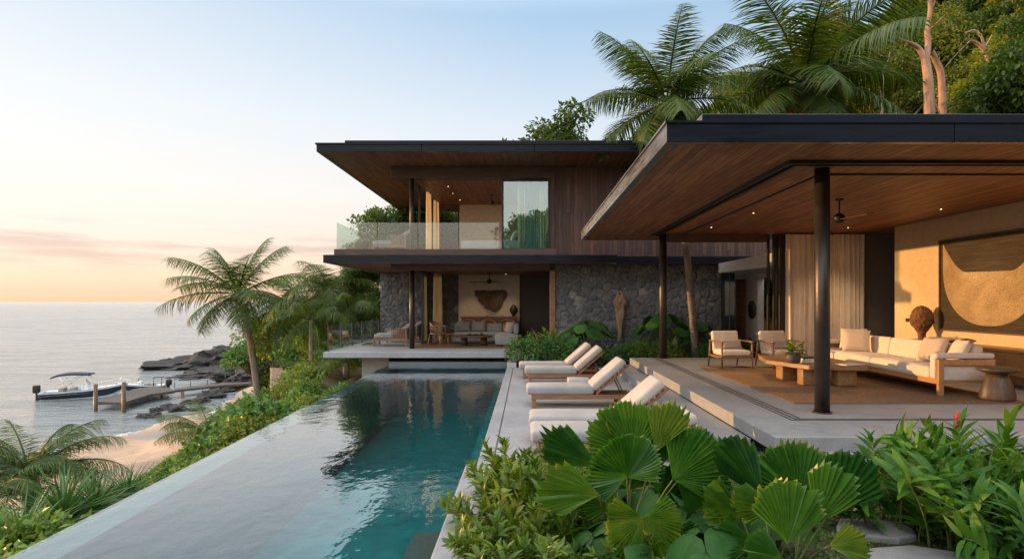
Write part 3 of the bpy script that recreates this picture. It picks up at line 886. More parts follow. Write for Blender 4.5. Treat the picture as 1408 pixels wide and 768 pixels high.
# timber door jamb by the stone wall, sliding frames on the west side of the lounge
m = MB(); m.box(0.70, 0.86, 18.98, 19.2, 0.37, 2.77); m.build('door_jamb', M['teak'], house, bevel=0.004)
fr = MB()
for y in (19.35, 21.0, 22.6, 24.05):
    fr.box(-3.60, -3.53, y - 0.035, y + 0.035, 0.376, 2.86)
fr.box(-3.60, -3.53, 19.3, 24.1, 2.79, 2.86)
f_o = fr.build('sliding_frame', M['frame'], house)
m = MB(); m.box(-3.575, -3.565, 21.04, 24.0, 0.38, 2.78); m.build('pane', M['dark_glass'], f_o)
# upper storey: cladding, interior walls, ceiling
m = MB(); m.box(0.85, 7.6, 19.0, 19.25, 3.165, 5.93); m.box(7.4, 7.6, 19.25, 25, 3.165, 5.93); m.build('timber_cladding', M['cladding'], house)
m = MB(); m.box(-2.65, 0.84, 24.2, 24.35, 3.35, 5.88); m.box(0.72, 0.84, 19.3, 24.2, 3.35, 5.88); m.build('bedroom_wall', M['white_plaster'], house)
m = MB(); m.box(-3.5, 0.70, 19.31, 24.18, 5.60, 5.66); m.build('bedroom_ceiling', M['soffit_main'], house)
m = MB(); m.box(-4.18, -3.5, 19.3, 24.4, 5.72, 5.93); m.box(-3.5, -2.66, 24.19, 24.4, 5.35, 5.93); m.build('side_beam', M['clad_x'], house)
fr = MB()
for y in (20.4, 22.0, 23.2, 24.1):
    fr.box(-3.60, -3.53, y - 0.04, y + 0.04, 3.345, 5.72)
fr.box(-3.60, -3.53, 19.3, 24.15, 5.64, 5.719)
fr.box(-3.5, -3.44, 24.2, 24.28, 3.345, 5.35); fr.box(-2.72, -2.66, 24.2, 24.28, 3.345, 5.35)
f_o = fr.build('sliding_frame', M['frame'], house)
m = MB(); m.box(-3.575, -3.567, 22.04, 23.16, 3.4, 5.63); m.build('pane', M['glass'], f_o)
# sliding glass door of the bedroom
fr = MB()
X0, X1, Z0, Z1 = -0.79, 0.70, 3.40, 5.58
fr.box(X0, X0 + 0.06, 19.05, 19.12, Z0, Z1); fr.box(X1 - 0.06, X1, 19.05, 19.12, Z0, Z1)
fr.box(X0 + 0.06, X1 - 0.06, 19.05, 19.12, Z0, Z0 + 0.06); fr.box(X0 + 0.06, X1 - 0.06, 19.05, 19.12, Z1 - 0.06, Z1)
f_o = fr.build('sliding_door', M['frame'], house, bevel=0.004)
m = MB(); m.box(X0 + 0.06, X1 - 0.06, 19.08, 19.092, Z0 + 0.06, Z1 - 0.06); m.build('pane', M['door_glass'], f_o)
m = MB(); m.box(0.705, 0.85, 18.97, 19.3, 3.352, 5.6); m.build('door_jamb', M['cladding'], house)
m = MB(); m.box(-0.80, 0.70, 18.99, 19.2, 3.352, 3.398); m.build('door_sill', M['clad_x'], house)
# flat roof
m = MB()
for a_, b_ in ((-5.8, -2.9), (-2.9, 0.2), (0.2, 3.3)): m.box(a_, b_ - 0.012, 17.0, 17.1, 5.93, 6.13)
m.box(-5.8, -5.7, 17.1, 28, 5.93, 6.13); m.box(3.2, 3.3, 17.1, 28, 5.93, 6.13)
rf = m.build('roof_fascia', M['fascia'], house, bevel=0.006)
m = MB(); m.box(-5.83, 3.33, 16.97, 28.03, 6.132, 6.17); m.build('roof_edge', M['fascia'], house)
m = MB(); m.box(-5.2, 3.0, 17.6, 27.5, 6.172, 6.40); m.build('roof_upstand', M['fascia'], house, bevel=0.01)
m = MB(); m.box(-5.7, 3.2, 17.1, 28, 5.94, 6.10); m.build('roof_soffit', M['soffit_main'], house)
# balcony balustrade
gl = MB()
xs_ = np.linspace(-5.60, -0.82, 5)
for a, b in zip(xs_[:-1], xs_[1:]):
    gl.box(a + 0.008, b - 0.008, 18.15, 18.164, 3.352, 4.13)
ys_ = np.linspace(18.18, 24.4, 6)
for a, b in zip(ys_[:-1], ys_[1:]):
    gl.box(-5.61, -5.596, a + 0.008, b - 0.008, 3.352, 4.13)
gl.build('glass_balustrade', M['glass'], house)
gl = MB(); po = MB()
ys_ = np.linspace(18.0, 24.1, 6)
for a, b in zip(ys_[:-1], ys_[1:]):
    gl.box(-5.80, -5.788, a + 0.03, b - 0.03, 0.365, 1.12)
g_o = gl.build('glass_balustrade', M['glass'], house)
for y in ys_:
    MB().box(-5.81, -5.78, y - 0.012, y + 0.012, 0.361, 1.10).build('post', M['bronze'], g_o)

# garden wing behind the pavilion: concrete lintel, door, plaster wall
M['lintel'] = m_concrete('pale lintel concrete', (0.52, 0.49, 0.45))
wing = empty('garden_wing', (7.2, 20, 0), 'low wing with a pale concrete lintel, honey timber door and plaster wall behind the garden', 'outbuilding')
la, lb = (5.66, 18.3, 2.66, 2.94), (6.50, 16.2, 2.745, 3.105)
m = MB(); vs_ = []
for x, y, z0, z1 in (la, lb):
    for dx, dy in ((0, 0), (2.2, 0.6)):
        vs_ += [(x + dx, y + dy, z0), (x + dx, y + dy, z1)]
m.add(vs_, [(0, 1, 5, 4), (2, 6, 7, 3), (0, 4, 6, 2), (1, 3, 7, 5), (0, 2, 3, 1), (4, 5, 7, 6)]); m.build('lintel', M['lintel'], wing, bevel=0.012)
m = MB(); m.box(7.3, 7.5, 19.6, 20.66, 0, 2.83); m.box(7.3, 7.5, 20.66, 21.75, 2.6, 2.83); m.box(7.3, 7.5, 17.0, 18.2, 0, 2.60); m.box(7.3, 7.5, 18.2, 19.6, 2.55, 2.83); m.build('wall', M['white_plaster'], wing)
m = MB(); m.box(7.33, 7.38, 20.7, 21.72, 0.1, 2.58); m.build('door', M['oak'], wing)
m = MB(); m.box(8.3, 8.4, 17.8, 20.4, 0, 2.83); m.build('inner_wall', M['dark_plaster'], wing)
m = MB(); m.box(6.02, 7.28, 22.3, 22.34, 0.1, 2.83); m.box(7.30, 7.34, 21.78, 22.28, 0.1, 2.83); m.build('glass_panel', M['dark_glass'], wing)
m = MB(); m.box(6.0, 6.08, 22.2, 22.29, 0.1, 2.83); m.box(6.82, 6.9, 22.2, 22.29, 0.1, 2.83); m.build('frame', M['frame'], wing)
m = MB(); m.box(6.0, 8.6, 23.2, 23.3, 0, 2.9); m.build('back_wall', M['dark_plaster'], wing)

# ================================================================ PAVILION
pav = empty('pavilion', (4.5, 11, 0.36), 'open living pavilion under a wide dark roof with timber soffit on bronze columns', 'pavilion')
m = MB(); m.box(2.65, 14, 6.62, 16.0, 0.19, 0.36); m.build('platform', M['platform'], pav, bevel=0.012)
m = MB(); m.box(3.2, 14, 7.4, 15.9, -0.4, 0.187); m.box(2.75, 3.2, 7.9, 15.9, -0.4, 0.187); m.build('plinth', M['dark_plaster'], pav)
gr = MB(); gr.box(3.22, 3.24, 7.53, 15.98, 0.361, 0.366); gr.box(3.29, 3.31, 7.60, 15.98, 0.361, 0.366); gr.box(3.36, 3.38, 7.67, 15.98, 0.361, 0.366)
gr.box(3.242, 13.9, 7.53, 7.55, 0.361, 0.366); gr.box(3.312, 13.9, 7.60, 7.62, 0.361, 0.366)
gr.build('floor_track', M['bronze'], pav)
RX0, RY0, RY1, SZ = 1.5, 6.65, 17.2, 3.52
m = MB()
xj = [RX0, 4.6, 7.7, 10.8, 13.9, 15]
for a_, b_ in zip(xj[:-1], xj[1:]): m.box(a_, b_ - 0.007, RY0, RY0 + 0.1, SZ, 3.72)
m.box(RX0, RX0 + 0.1, RY0 + 0.1, RY1, SZ, 3.72); m.box(RX0 + 0.1, 15, RY1 - 0.1, RY1, SZ, 3.72)
m.build('roof_fascia', M['fascia'], pav, bevel=0.006)
m = MB(); m.box(RX0 - 0.02, 15, RY0 - 0.02, RY1 + 0.02, 3.722, 3.745); m.build('roof_edge', M['fascia'], pav)
m = MB(); m.box(1.98, 15, 7.0, 16.9, 3.747, 3.93); m.build('roof_upstand', M['fascia'], pav, bevel=0.01)
m = MB(); m.box(RX0 + 0.1, 15, RY0 + 0.1, RY1 - 0.1, SZ + 0.012, SZ + 0.16); m.build('soffit', M['soffit'], pav)
tr = MB()
def ring(x, y, w, z0, z1, mb):
    mb.box(x, x + w, y, 16.0, z0, z1); mb.box(x + w, 14.9, y, y + w, z0, z1)
ring(3.20, 7.55, 0.05, SZ - 0.03, SZ + 0.011, tr); ring(3.33, 7.68, 0.05, SZ - 0.03, SZ + 0.011, tr)
ring(3.95, 8.35, 0.025, SZ - 0.01, SZ + 0.011, tr)
tr.build('ceiling_track', M['black'], pav)
for x, y, r in ((3.84, 8.05, 0.095), (3.48, 15.85, 0.095)):
    m = MB(); m.tube([(x, y, 0.362), (x, y, SZ + 0.01)], r, 28)
    c_o = m.build('column', M['column'], pav)
    m = MB(); m.tube([(x, y, 0.361), (x, y, 0.375)], r + 0.025, 28); m.build('base_plate', M['column'], c_o)
m = MB(); m.box(3.6, 6.1, 15.72, 15.9, 3.33, SZ + 0.01); m.build('header_beam', M['clad_x'], pav)
fr = MB()
for i, x in enumerate((6.10, 6.21, 6.33)):
    fr.box(x, x + 0.06, 15.70 - i * 0.09, 15.77 - i * 0.09, 0.362, 3.50)
f_o = fr.build('sliding_frame', M['frame'], pav, bevel=0.004)
m = MB(); m.box(6.275, 6.325, 15.62, 15.63, 0.4, 3.45); m.build('pane', M['dark_glass'], f_o)
m = MB(); m.box(8.5, 8.75, 5.0, 14.3, 0.362, SZ + 0.01); m.build('art_wall', M['plaster'], pav)
m = MB(); m.box(8.2, 9.6, 15.75, 15.9, 0.362, SZ + 0.01); m.box(9.6, 9.75, 14.0, 15.75, 0.362, SZ + 0.01); m.build('dark_panel', M['grey_plaster'], pav)
m = MB(); m.box(6.4, 8.2, 15.9, 16.0, 0.362, SZ + 0.01); m.build('back_wall', M['dark_plaster'], pav)
m = MB(); m.box(8.485, 8.498, 13.75, 13.87, 1.36, 1.44); m.build('switch_plate', M['black'], pav)

# ================================================================ CURTAINS
def curtain(name, a, b, z0, z1, depth, folds, mat, label, flare=0.0, group=None):
    """a hanging cloth from plan point a to plan point b, folded deep"""
    a = Vector((a[0], a[1], 0)); b = Vector((b[0], b[1], 0))
    t = (b - a); L = t.length; t.normalize(); nrm = Vector((-t.y, t.x, 0))
    n = folds * 10; nz = 14
    vs_ = []
    rs = [random.uniform(-0.5, 0.5) for _ in range(folds + 2)]
    for k in range(nz + 1):
        w = k / nz
        for i in range(n + 1):
            u = i / n
            ph = u * folds * 2 * math.pi
            am = depth * (0.75 + 0.45 * math.sin(u * 23.0 + 1.3)) * (1 - 0.35 * w ** 3)
            fo = math.sin(ph + 0.8 * math.sin(u * 9)) + 0.25 * math.sin(2 * ph + 2.0)
            sh = (rs[int(u * folds)] * 0.5 + math.sin(u * 17)) * 0.02 * (1 - w)
            p = a + t * (L * u + sh + (0.5 - u) * -flare * (1 - w) ** 2) + nrm * (am * fo)
            vs_.append((p.x, p.y, z0 + (z1 - z0) * w))
    fs = [(k * (n + 1) + i, k * (n + 1) + i + 1, (k + 1) * (n + 1) + i + 1, (k + 1) * (n + 1) + i) for k in range(nz) for i in range(n)]
    o = MB().add(vs_, fs, True).build(name, mat)
    return tag(o, label, 'curtain', group)
curtain('curtain', (6.46, 15.45), (8.44, 15.45), 0.375, 3.49, 0.050, 16, M['curtain'], 'long pleated linen curtain drawn across the back of the pavilion')
curtain('curtain', (-3.35, 22.3), (-3.28, 23.6), 0.385, 2.85, 0.05, 9, M['curtain'], 'narrow linen curtain gathered beside the ground floor lounge', flare=0.4)
curtain('curtain', (-3.44, 21.2), (-3.42, 21.9), 3.36, 5.58, 0.05, 6, M['curtain'], 'cream curtain bunched at the upstairs side opening, nearer the balcony corner')
curtain('curtain', (-3.44, 22.9), (-3.40, 23.7), 3.36, 5.58, 0.05, 6, M['curtain'], 'cream curtain bunched at the upstairs side opening, deeper in the bedroom')
curtain('curtain', (-0.30, 19.32), (0.62, 19.32), 3.37, 5.56, 0.045, 13, M['sheer'], 'pale sheer curtain behind the upstairs glass sliding door')

# ================================================================ SUN LOUNGERS
def make_lounger(tilt=41):
    """feet end at x=0, head at x=1.8, near side at y=0, width .64"""
    root = empty('sun_lounger', (0, 0, 0))
    W = 0.64
    m = MB()
    m.box(0.02, 1.78, 0.02, 0.07, 0.15, 0.225); m.box(0.02, 1.78, W - 0.07, W - 0.02, 0.15, 0.225)
    m.box(0.02, 0.07, 0.07, W - 0.07, 0.15, 0.225); m.box(1.73, 1.78, 0.07, W - 0.07, 0.15, 0.225)
    for i in range(13):
        x = 0.11 + i * 0.082
        m.box(x, x + 0.055, 0.072, W - 0.072, 0.19, 0.212)
    m.build('frame', M['teak'], root, bevel=0.006)
    for x in (0.03, 1.50):
        for y in (0.022, W - 0.092):
            MB().box(x, x + 0.07, y, y + 0.07, 0.0, 0.149).build('leg', M['teak'], root, bevel=0.006)
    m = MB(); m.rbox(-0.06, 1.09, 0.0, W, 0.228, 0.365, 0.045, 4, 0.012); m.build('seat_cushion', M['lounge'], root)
    an = R(tilt)
    Mx = T(1.10, 0, 0.255) @ Matrix.Rotation(-an, 4, 'Y')
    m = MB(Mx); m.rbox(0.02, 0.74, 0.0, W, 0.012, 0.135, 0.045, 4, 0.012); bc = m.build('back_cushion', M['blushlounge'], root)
    m = MB(Mx)
    for i in range(8):
        x = 0.03 + i * 0.088
        m.box(x, x + 0.06, 0.05, W - 0.05, -0.012, 0.008)
    m.box(0.0, 0.74, 0.03, 0.07, -0.045, -0.013); m.box(0.0, 0.74, W - 0.07, W - 0.03, -0.045, -0.013)
    m.build('backrest_frame', M['teak'], root, bevel=0.004)
    for y in (0.085, W - 0.085):
        MB().tube([Mx @ Vector((0.45, y, -0.03)), (1.62 if tilt > 20 else 1.50, y, 0.19)], 0.011, 8).build('prop', M['darkwood'], root)
    m = MB(); m.box(1.30, 1.72, 0.075, W - 0.075, 0.165, 0.188); m.build('tray', M['teak'], root)
    return root
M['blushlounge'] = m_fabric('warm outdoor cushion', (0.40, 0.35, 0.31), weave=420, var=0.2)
lab = ['sun lounger farthest from the camera, next to the planted stone wall', 'sun lounger pushed up against the farthest one',
       'single sun lounger in the middle of the pool deck, standing apart from both pairs',
       'sun lounger of the near pair, on its far side, backrest rising behind the fan palm', 'nearest sun lounger, its backrest let down, half hidden by the green shrubs']
lz = [(-0.13, 14.42), (0.0, 13.45), (0.05, 10.46), (0.08, 7.70), (0.10, 6.86)]
proto = make_lounger()
for i, (x, y) in enumerate(lz):
    o = proto if i == 0 else make_lounger(13) if i == 4 else copy_tree(proto)
    o.location = (x, y, 0.001); o.rotation_euler.z = R([1.2, -0.6, 0.8, -1.0, 0.5][i])
    tag(o, lab[i], 'sun lounger', 'sun loungers beside the pool')
# small tables between the loungers
t_ = empty('side_table', (1.02, 12.6, 0.001), 'low whitewashed block side table between the middle lounger and the far pair', 'side table')
m = MB(); m.rbox(0.82, 1.26, 12.35, 12.75, 0.03, 0.26, 0.02, 2); m.build('top', M['stonepale'], t_)
m = MB(); m.box(0.88, 1.20, 12.4, 12.7, 0.001, 0.029); m.build('base', M['darkwood'], t_)
t_ = empty('side_table', (0.82, 15.1, 0.001), 'small timber slab side table tucked behind the farthest lounger', 'side table')
m = MB(); m.rbox(0.6, 1.06, 14.98, 15.3, 0.30, 0.36, 0.012, 2); m.build('top', M['teak'], t_)
m = MB(); m.box(0.68, 0.76, 15.02, 15.26, 0.001, 0.299); m.box(0.9, 0.98, 15.02, 15.26, 0.001, 0.299); m.build('base', M['teak'], t_)

# ================================================================ PAVILION FURNITURE
PZ = 0.362
m = MB(); m.rbox(3.77, 7.15, 8.75, 13.7, PZ, PZ + 0.014, 0.006, 2)
m.build('rug', M['rug'], label='large brown jute rug under the pavilion seating', cat='rug')
PZ = 0.377
def make_armchair():
    """centre at 0,0; faces -y"""
    root = empty('armchair', (0, 0, 0))
    w, d = 0.72, 0.74
    for sx in (-1, 1):
        x = sx * (w / 2 - 0.025)
        m = MB(); m.tube([(x, -d / 2 + 0.03, 0), (x, -d / 2 + 0.03, 0.56)], [0.017, 0.025], 10); m.build('leg', M['teak'], root)
        m = MB(); m.tube([(x, d / 2 + 0.03, 0), (x, d / 2 - 0.06, 0.34), (x, d / 2 - 0.08, 0.56)], [0.017, 0.025, 0.02], 10); m.build('leg', M['teak'], root)
        m = MB(); m.rbox(x - 0.03, x + 0.03, -d / 2 - 0.02, d / 2 - 0.05, 0.555, 0.585, 0.012, 2); m.build('armrest', M['teak'], root)
    m = MB()
    m.box(-w / 2 + 0.05, w / 2 - 0.05, -d / 2 + 0.015, -d / 2 + 0.045, 0.22, 0.28)
    m.box(-w / 2 + 0.05, w / 2 - 0.05, d / 2 - 0.07, d / 2 - 0.04, 0.20, 0.26)
    for sx in (-1, 1):
        x = sx * (w / 2 - 0.025)
        m.box(x - 0.013, x + 0.013, -d / 2 + 0.05, d / 2 - 0.075, 0.215, 0.27)
    m.build('seat_frame', M['teak'], root, bevel=0.004)
    m = MB(); m.rbox(-w / 2 + 0.06, w / 2 - 0.06, -d / 2, d / 2 - 0.12, 0.275, 0.385, 0.035, 4, 0.012); m.build('seat_cushion', M['cream'], root)
    Mx = T(0, d / 2 - 0.15, 0.33) @ Matrix.Rotation(R(-14), 4, 'X')
    m = MB(Mx); m.rbox(-w / 2 + 0.06, w / 2 - 0.06, -0.06, 0.06, 0.0, 0.46, 0.04, 4); m.build('back_cushion', M['cream'], root)
    m = MB(Mx)
    for i in range(7):
        x = -0.24 + i * 0.08
        m.tube([(x, 0.075, -0.05), (x, 0.075, 0.38)], 0.009, 8)
    m.box(-w / 2 + 0.04, w / 2 - 0.04, 0.062, 0.09, 0.38, 0.43)
    m.build('back_frame', M['teak'], root)
    return root
ac = make_armchair()
ac.location = (4.45, 13.55, PZ); ac.rotation_euler.z = R(6)
tag(ac, 'teak armchair with cream cushions beside the far bronze column', 'armchair', 'armchairs in the pavilion')
a2 = copy_tree(ac)
a2.location = (5.52, 13.55, PZ); a2.rotation_euler.z = R(8)
tag(a2, 'teak armchair with cream cushions in front of the dark sliding frames and the curtain', 'armchair', 'armchairs in the pavilion')
for i, x in enumerate((4.47, 5.54)):
    m = MB(); m.pillow((x, 13.52, PZ + 0.50), 0.46, 0.22, 0.11, Matrix.Rotation(R(7), 4, 'Z') @ Matrix.Rotation(R(-18), 4, 'X'))
    m.build('lumbar_pillow', M['taupe'], label=['taupe lumbar pillow on the armchair beside the far bronze column', 'taupe lumbar pillow on the armchair in front of the curtain'][i], cat='pillow', group='lumbar pillows on the armchairs')
# coffee table
ct = empty('coffee_table', (5.1, 11.2, PZ), 'long low slab timber coffee table on block legs in the pavilion', 'coffee table')
m = MB(); m.prism([(4.38, 11.35), (4.72, 10.35), (5.62, 10.2), (5.78, 10.5), (5.75, 12.1), (5.4, 12.35), (4.6, 12.3)], PZ + 0.285, PZ + 0.365); m.build('tabletop', M['slabwood'], ct, bevel=0.014)
m = MB(); m.rbox(4.70, 5.02, 10.55, 10.78, PZ, PZ + 0.283, 0.02, 2); m.build('leg', M['slabwood'], ct)
m = MB(); m.rbox(5.26, 5.58, 10.45, 10.72, PZ, PZ + 0.283, 0.02, 2); m.build('leg', M['slabwood'], ct)
m = MB(); m.rbox(4.66, 4.95, 11.3, 11.6, PZ, PZ + 0.283, 0.02, 2); m.build('leg', M['slabwood'], ct)
m = MB(); m.rbox(5.25, 5.55, 11.7, 12.0, PZ, PZ + 0.283, 0.02, 2); m.build('leg', M['slabwood'], ct)
CT = PZ + 0.366
def books(x, y, z, n, label, rz=0.2, group=None, cat='books', w=0.3, d=0.22):
    root = empty('book_stack', (x, y, z), label, cat, group)
    zz = z + 0.001
    for i in range(n):
        h = random.uniform(0.022, 0.035); k = 1 - i * 0.08
        Mx = T(x, y, 0, rz + random.uniform(-0.25, 0.25))
        m = MB(Mx); m.box(-w / 2 * k, w / 2 * k, -d / 2 * k, d / 2 * k, zz, zz + h)
        m.build('book', M[['paper', 'paper', 'darkwood'][i % 3]], root, bevel=0.003)
        zz += h + 0.001
books(4.95, 10.9, CT, 3, 'short stack of pale books on the coffee table beside the plant pot')
m = MB(T(5.45, 10.45, 0, 0.3)); m.box(-0.19, 0.19, -0.13, 0.13, CT + 0.001, CT + 0.014)
m.build('magazine', M['paper'], bevel=0.002, label='open pale magazine lying on the coffee table edge nearest the sofa', cat='magazine')
# sofa against the credenza, facing the sea
so = empty('sofa', (6.7, 11.3, PZ), 'long timber framed sofa with cream cushions facing the pool', 'sofa')
SX0, SX1, SY0, SY1 = 6.26, 7.12, 9.40, 13.15
m = MB(); m.box(SX0, SX0 + 0.05, SY0 + 0.06, SY1 - 0.06, PZ + 0.17, PZ + 0.26); m.box(SX1 - 0.05, SX1, SY0 + 0.06, SY1 - 0.06, PZ + 0.17, PZ + 0.26)
m.box(SX0 + 0.05, SX1 - 0.05, SY0 + 0.06, SY1 - 0.06, PZ + 0.19, PZ + 0.235)
m.box(SX0 + 0.08, SX1 - 0.0, SY0 + 0.001, SY0 + 0.055, PZ + 0.46, PZ + 0.545); m.box(SX0 + 0.08, SX1, SY1 - 0.055, SY1 - 0.001, PZ + 0.46, PZ + 0.545)
m.build('frame', M['oak'], so, bevel=0.006)
for x in (SX0, SX1 - 0.08):
    for y in (SY0 - 0.0, SY1 - 0.06):
        MB().box(x - 0.002, x + 0.08, y, y + 0.058, PZ, PZ + 0.55).build('leg', M['oak'], so, bevel=0.006)
hl = (SY1 - SY0 - 0.4) / 2
for i in range(2):
    y = SY0 + 0.2 + i * hl
    m = MB(); m.rbox(SX0 - 0.03, SX1 - 0.25, y + 0.003, y + hl - 0.003, PZ + 0.24, PZ + 0.42, 0.05, 4, 0.02); m.build('seat_cushion', M['cream'], so)
bl = (SY1 - SY0 - 0.4) / 3
for i in range(3):
    y = SY0 + 0.2 + i * bl
    Mx = T(SX1 - 0.22, y, PZ + 0.40) @ Matrix.Rotation(R(10), 4, 'Y')
    m = MB(Mx); m.rbox(-0.02, 0.16, 0.004, bl - 0.004, 0.0, 0.36, 0.06, 4); m.build('back_cushion', M['cream'], so)
for y in (SY0 + 0.03, SY1 - 0.20):
    m = MB(); m.rbox(SX0 - 0.02, SX1 + 0.02, y, y + 0.165, PZ + 0.555, PZ + 0.64, 0.03, 4); m.rbox(SX0 - 0.02, SX0 + 0.07, y + 0.04, y + 0.165, PZ + 0.25, PZ + 0.6, 0.025, 3)
    m.rbox(SX0 + 0.09, SX1 - 0.09, y + 0.03, y + 0.12, PZ + 0.22, PZ + 0.45, 0.02, 3)
    m.build('arm_pad', M['cream'], so)
pl = [((6.72, 12.75, PZ + 0.66), 0.50, 0.46, -38, -22, 'cream', 'fringed cream throw pillow at the far end of the sofa, behind the blush one'),
      ((6.60, 12.40, PZ + 0.65), 0.50, 0.45, -30, -24, 'blush', 'large blush throw pillow at the far end of the sofa'),
      ((6.72, 10.25, PZ + 0.63), 0.46, 0.44, -74, -26, 'blush', 'blush throw pillow leaning on the sofa back at the near end'),
      ((6.82, 9.78, PZ + 0.64), 0.46, 0.42, -110, -24, 'cream', 'cream throw pillow against the near arm of the sofa')]
for c, w, h, rz, rx, mt, lb in pl:
    m = MB(); m.pillow(c, w, h, 0.19, Matrix.Rotation(R(rz), 4, 'Z') @ Matrix.Rotation(R(rx), 4, 'X'), 14)
    m.build('throw_pillow', M[mt], label=lb, cat='pillow', group='throw pillows on the sofa')
# carved stool
s_o = empty('stool', (6.86, 9.02, PZ), 'carved dark timber stump stool in front of the sofa arm', 'stool')
m = MB(); m.lathe([(0.225, 0), (0.235, 0.04), (0.205, 0.18), (0.155, 0.33), (0.12, 0.38)], (6.86, 9.02, PZ), 28, lambda a, z: 1 + 0.05 * math.cos(4 * a)); m.build('base', M['stump'], s_o)
m = MB(); m.lathe([(0.12, 0.381), (0.2, 0.40), (0.262, 0.43), (0.265, 0.455), (0.25, 0.47), (0.1, 0.466)], (6.86, 9.02, PZ), 28); m.build('seat', M['stump'], s_o)
# wall hung credenza
cz_ = empty('credenza', (8.25, 10.4, 0.57), 'long wall hung honey timber credenza under the big wall art', 'credenza')
m = MB(); m.box(8.0, 8.49, 6.6, 13.35, 0.965, 1.01); m.build('top', M['oak'], cz_, bevel=0.004)
m = MB(); m.box(8.04, 8.49, 6.6, 13.33, 0.57, 0.964); m.build('cabinet', M['oak'], cz_)
y = 13.31
k = 0
while y > 7:
    w = 1.5
    if k % 2 == 0:
        MB().box(8.015, 8.038, y - w + 0.006, y - 0.006, 0.585, 0.95).build('door', M['oak'], cz_, bevel=0.003)
    else:
        MB().box(8.015, 8.038, y - w + 0.006, y - 0.006, 0.775, 0.95).build('drawer', M['oak'], cz_, bevel=0.003)
        MB().box(8.015, 8.038, y - w + 0.006, y - 0.006, 0.585, 0.768).build('drawer', M['oak'], cz_, bevel=0.003)
    y -= w; k += 1
# woven sculpture on the credenza
sc_o = empty('sculpture', (8.2, 12.85, 1.011), 'rough brown woven bulb sculpture standing on the credenza', 'sculpture')
def sphere_pts(c, rx, rz, nu=40, nv=26, amp=0.09, fq=16, taper=0.35):
    vs_, fs = [], []
    for j in range(nv + 1):
        ph = math.pi * j / nv
        for i in range(nu):
            th = 2 * math.pi * i / nu
            k = 1 + amp * mnoise.noise(Vector((math.sin(ph) * math.cos(th), math.sin(ph) * math.sin(th), math.cos(ph))) * fq / 3) + amp * 0.8 * abs(math.sin(th * 9 + j) * math.sin(j * 1.7))
            zc = math.cos(ph)
            tp = 1 - taper * max(0, -zc) ** 1.2
            vs_.append((c[0] + rx * k * tp * math.sin(ph) * math.cos(th), c[1] + rx * k * tp * math.sin(ph) * math.sin(th), c[2] + rz * zc * k))
    for j in range(nv):
        for i in range(nu):
            i2 = (i + 1) % nu
            fs.append((j * nu + i, j * nu + i2, (j + 1) * nu + i2, (j + 1) * nu + i))
    return vs_, fs
v_, f_ = sphere_pts((8.2, 12.85, 1.41), 0.215, 0.30, taper=0.62)
M['weave'] = m_bark('woven root', (0.14, 0.065, 0.032), (0.27, 0.14, 0.07), 6.0)
MB().add(v_, f_, False).build('body', M['weave'], sc_o)
m = MB(); m.lathe([(0.085, 0.012), (0.07, 0.03), (0.075, 0.12), (0.10, 0.2)], (8.2, 12.85, 1.012), 20); m.build('neck', M['weave'], sc_o)
m = MB(); m.lathe([(0.17, 0.0), (0.17, 0.012)], (8.2, 12.85, 1.011), 24); m.build('base', M['black'], sc_o)
m = MB(); m.lathe([(0.07, 0.0), (0.09, 0.01), (0.25, 0.05), (0.31, 0.085), (0.30, 0.09), (0.23, 0.062), (0.05, 0.025)], (8.2, 12.1, 1.011), 32)
m.build('bowl', M['ceramic'], label='wide shallow ceramic bowl on the credenza beside the sculpture', cat='bowl')
books(8.2, 9.75, 1.010, 2, 'pair of books, one dark on one pale, lying on the credenza under the wall art', 1.5, w=0.34, d=0.26)
# wall art: dark board with a woven half moon
ar = empty('wall_art', (8.46, 11.4, 2.1), 'large framed brown wall hanging with a pale woven half moon', 'wall art')
AY0, AY1, AZ0, AZ1 = 10.05, 12.66, 1.25, 3.03
M['artdark'] = m_planks('bronze woven board', (0.022, 0.014, 0.005), (0.060, 0.038, 0.012), 0.02, 'y', 'z', rough=0.7, groove=0.2, seglen=0.5)
MB().box(8.462, 8.496, AY0, AY1, AZ0, AZ1).build('board', M['artdark'], ar)
m = MB(); m.box(8.44, 8.498, AY1 + 0.001, AY1 + 0.03, AZ0 - 0.03, AZ1 + 0.03); m.box(8.44, 8.498, AY0 - 0.03, AY0 - 0.001, AZ0 - 0.03, AZ1 + 0.03)
m.box(8.44, 8.498, AY0, AY1, AZ0 - 0.03, AZ0 - 0.001); m.box(8.44, 8.498, AY0, AY1, AZ1 + 0.001, AZ1 + 0.03); m.build('frame', M['darkwood'], ar)
def m_weave():
    n = N('pale woven straw'); p = n.pos(True)
    w = n.n('ShaderNodeTexVoronoi', {'Vector': n.pos(True, (30, 30, 55)), 'Scale': 1.0}).outputs['Distance']
    a = n.noise(p, 3.0, 4); b = n.noise(n.pos(True, (1, 3, 18)), 3, 3)
    cc = n.ramp(a, [(0.3, (0.24, 0.18, 0.105)), (0.7, (0.42, 0.335, 0.215))])
    cc = n.mix(n.ramp(w, [(0.2, 0.0), (0.8, 0.6)]), cc, (0.18, 0.11, 0.045))
    cc = n.mix(n.ramp(b, [(0.45, 0.35), (0.6, 0.0)]), cc, (0.30, 0.19, 0.08))
    return n.done(n.pbr(cc, 0.85, n.bump(w, 0.8, 0.02), spec=0.2))
M['straw'] = m_weave()
nu, nv = 90, 34
yc, zc, ry_, rz_ = 11.36, 2.42, 1.22, 1.06
vs_ = []
